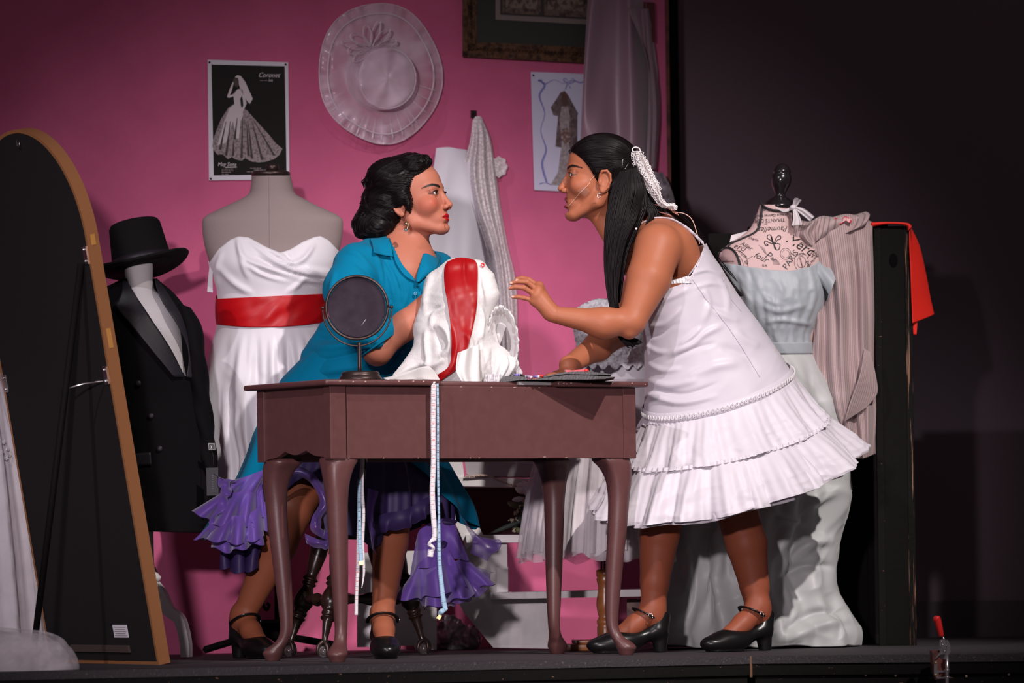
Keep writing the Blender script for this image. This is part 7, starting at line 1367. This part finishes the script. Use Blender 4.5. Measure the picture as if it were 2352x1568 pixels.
cre = [(zg([(520, 300), (470, 500), (450, 700)]), 6, .005), (zg([(560, 880), (640, 860), (720, 950), (730, 1100), (640, 1180)]), 7, .012), (zg([(600, 960), (640, 1050), (620, 1120)]), 7, -.014), (zg([(470, 900), (480, 1100), (500, 1300)]), 6, .008), (zg([(400, 1250), (520, 1280), (680, 1210)]), 6, .008), (zg([(350, 1400), (450, 1380), (560, 1330)]), 5, -.006), (zg([(880, 900), (960, 1050), (900, 1200)]), 6, .007), (zg([(1060, 640), (1080, 800), (1070, 1000)]), 5, .008),
       (zg([(1050, 300), (1060, 450), (1090, 600)]), 5, .006), (zg([(700, 620), (560, 720), (520, 860)]), 6, .006), (zg([(640, 640), (560, 660), (480, 720)]), 4, -.005), (zg([(860, 1260), (880, 1380), (1000, 1480)]), 6, .008), (zg([(1060, 1000), (1040, 1250), (1050, 1460)]), 4, -.008), (zg([(1150, 1100), (1140, 1250), (1180, 1400)]), 5, .007), (zg([(1200, 1200), (1230, 1300), (1260, 1400)]), 5, .006), (zg([(1120, 1100), (1100, 1300)]), 4, .006), (zg([(150, 1400), (300, 1300), (420, 1270)]), 6, .006)]
V = creases(V, N, cre, 1.35); N = normals(V, Fc); V = V+N*(.0010*ridge(np.stack([V[:, 0]*10+V[:, 2]*40, V[:, 1]*16, V[:, 2]*34-V[:, 0]*30], 1), 17, 2))[:, None]; V[:, 2] = np.maximum(V[:, 2], ZT+.001)
gg = depthmap(V, Fc, 4.); obj('cloth', V, Fc.tolist(), crk, bl_)
yb2 = .50
V, Fc = sheet([[(880, 868, yb2), (905, 863, yb2-.02), (960, 845, yb2-.02), (985, 840, yb2)], [(884, 870, yb2-.04), (910, 869, yb2-.05), (960, 862, yb2-.06), (1000, 855, yb2-.05)], [(890, 871, yb2-.05), (915, 871, yb2-.06), (965, 871, yb2-.07), (1010, 872, yb2-.07)]], 20, 40, lambda A, u, v: np.concatenate([A[..., :2], A[..., 2:]+(.008*np.sin(u*14))[..., None]], -1))
solid(obj('spread_hem', V, Fc, crk, bl_), .002)
V, Fc = sheet([[(1052, 810, yb2-.10), (1100, 790, yb2-.02)], [(1048, 852, yb2-.12), (1102, 850, yb2-.06)], [(1066, 884, yb2-.12), (1104, 886, yb2-.08)]], 30, 24, lambda A, u, v: np.concatenate([A[..., :2], A[..., 2:]+(.008*np.sin(u*11+v*2))[..., None]], -1)); solid(obj('fold', V, Fc, crk, bl_), .002)
gg2 = gg
rsh = mat('crimson satin', (.34, .002, .004), .44, spec=.4, bump=(45, .08))
V, Fc = patch([zg([(700, 150), (800, 108), (900, 106), (1000, 130)]), zg([(670, 230), (780, 260), (900, 270), (1030, 200)]), zg([(672, 400), (790, 430), (920, 430), (1030, 400)]), zg([(710, 640), (800, 640), (920, 630), (1020, 640)]), zg([(740, 880), (820, 880), (900, 880), (980, 860)]), zg([(745, 1100), (800, 1110), (860, 1120), (930, 1060)]), zg([(720, 1280), (770, 1270), (830, 1260), (890, 1190)]), zg([(610, 1370), (680, 1390), (760, 1350), (830, 1290)]), zg([(490, 1420), (540, 1440), (620, 1440), (700, 1400)]), zg([(480, 1445), (520, 1462), (560, 1475), (590, 1470)])], dm(gg, .005), 140, 34,
             lambda u, v: .004+.0025*np.sin(u*6+v*5)*sm(v, .02, .2)+.006*np.exp(-((u-.62)/.06)**2-((v-.08)/.10)**2)+.0012*np.sin(u*13-v*9))
solid(obj('sash', V, Fc, rsh, bl_, label='wide red satin sash'), .002)
# sleeve with ruffled cuff opening to the right
c0 = P(1152, 775, .56)
def sleeve_rows(rows, **k): return ringl(rows, **k)
V, Fc = ringl([(1100, 740, .66, 14, -50, .04), (1120, 752, .65, 16, -52, .04), (1142, 764, .64, 17, -54, .04), (1154, 775, .635, 19, -56, .04)], 40, 140, lambda a, t: (.004*np.sin(a*9)*t, 0.)); solid(obj('sleeve', V, Fc, crk, bl_), .0015)
def ringpt(a, k, dy): return P(1157+30*k*math.cos(a)-4*math.sin(a), 775-63*k*math.sin(a)+8*math.cos(a), .545-dy)
a_ = np.linspace(0, 2*PI, 181)
cuff = mat('white gauze frill', (.78, .76, .76), .6, alpha=.94, bump=(60, .3), sheen=.3)
G = []
for t, (k_, dy_, am) in enumerate(((.55, -.05, .0), (.80, -.02, .002), (.98, .0, .003), (1.06, .012, .004), (1.12, .016, .007), (1.17, .010, .009))):
    G.append([ringpt(a, k_+am*7*(.6*math.sin(a*13+2.2*math.sin(a*3)+t*.3)+.5*math.sin(a*29+3*math.sin(a*5)))*.7, dy_+am*math.cos(a*17+2*math.sin(a*4))) for a in a_[:-1]])
V, Fc = rings(cr(np.array(G), 24), False); obj('ruffled_cuff', V, Fc, cuff, bl_)
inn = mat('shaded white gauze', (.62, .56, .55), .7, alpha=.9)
G = [[ringpt(a, k_, dy_) for a in a_[:-1]] for k_, dy_ in ((.62, -.05), (.9, -.005), (.98, .0))]; V, Fc = rings(np.array(G), False); obj('cuff_lining', V, Fc, inn, bl_)
V, Fc = ringl([(1152, 812, .55, 30, 8, .03), (1150, 835, .55, 38, 2, .045), (1140, 858, .55, 34, 0, .05), (1128, 880, .55, 26, 0, .045)], 40, 140, lambda a, t: (.005*np.sin(a*11+t*3), 0.)); solid(obj('gathered_sleeve', V, Fc, cuff, bl_), .001)
V, Fc = ringl([(1158, 838, .60, 30, 0, .02), (1172, 850, .60, 26, 4, .025), (1180, 860, .60, 14, 4, .02)], 20, 80, lambda a, t: (.004*np.sin(a*8), 0.)); obj('sheer_edge', V, Fc, tulle2, bl_)
V, Fc = patch([[(1112, 858), (1150, 858)], [(1110, 884), (1146, 884)]], lambda x, y: 0*x+.485, 14, 40, lambda u, v: .006*np.sin(u*26)+.002); obj('lace_hem', V, Fc, bead, bl_)
hm = obj('hem_motif', *tube([P(*zg([(1085+18*math.cos(t), 183+20*math.sin(t))])[0], .565) for t in np.linspace(0, 2*PI, 12)], .0014, 6), M['red_plastic'], bl_)
obj('motif_dot', *ball(P(*zg([(1092, 172)])[0], .565), .003, 6), M['red_plastic'], hm)
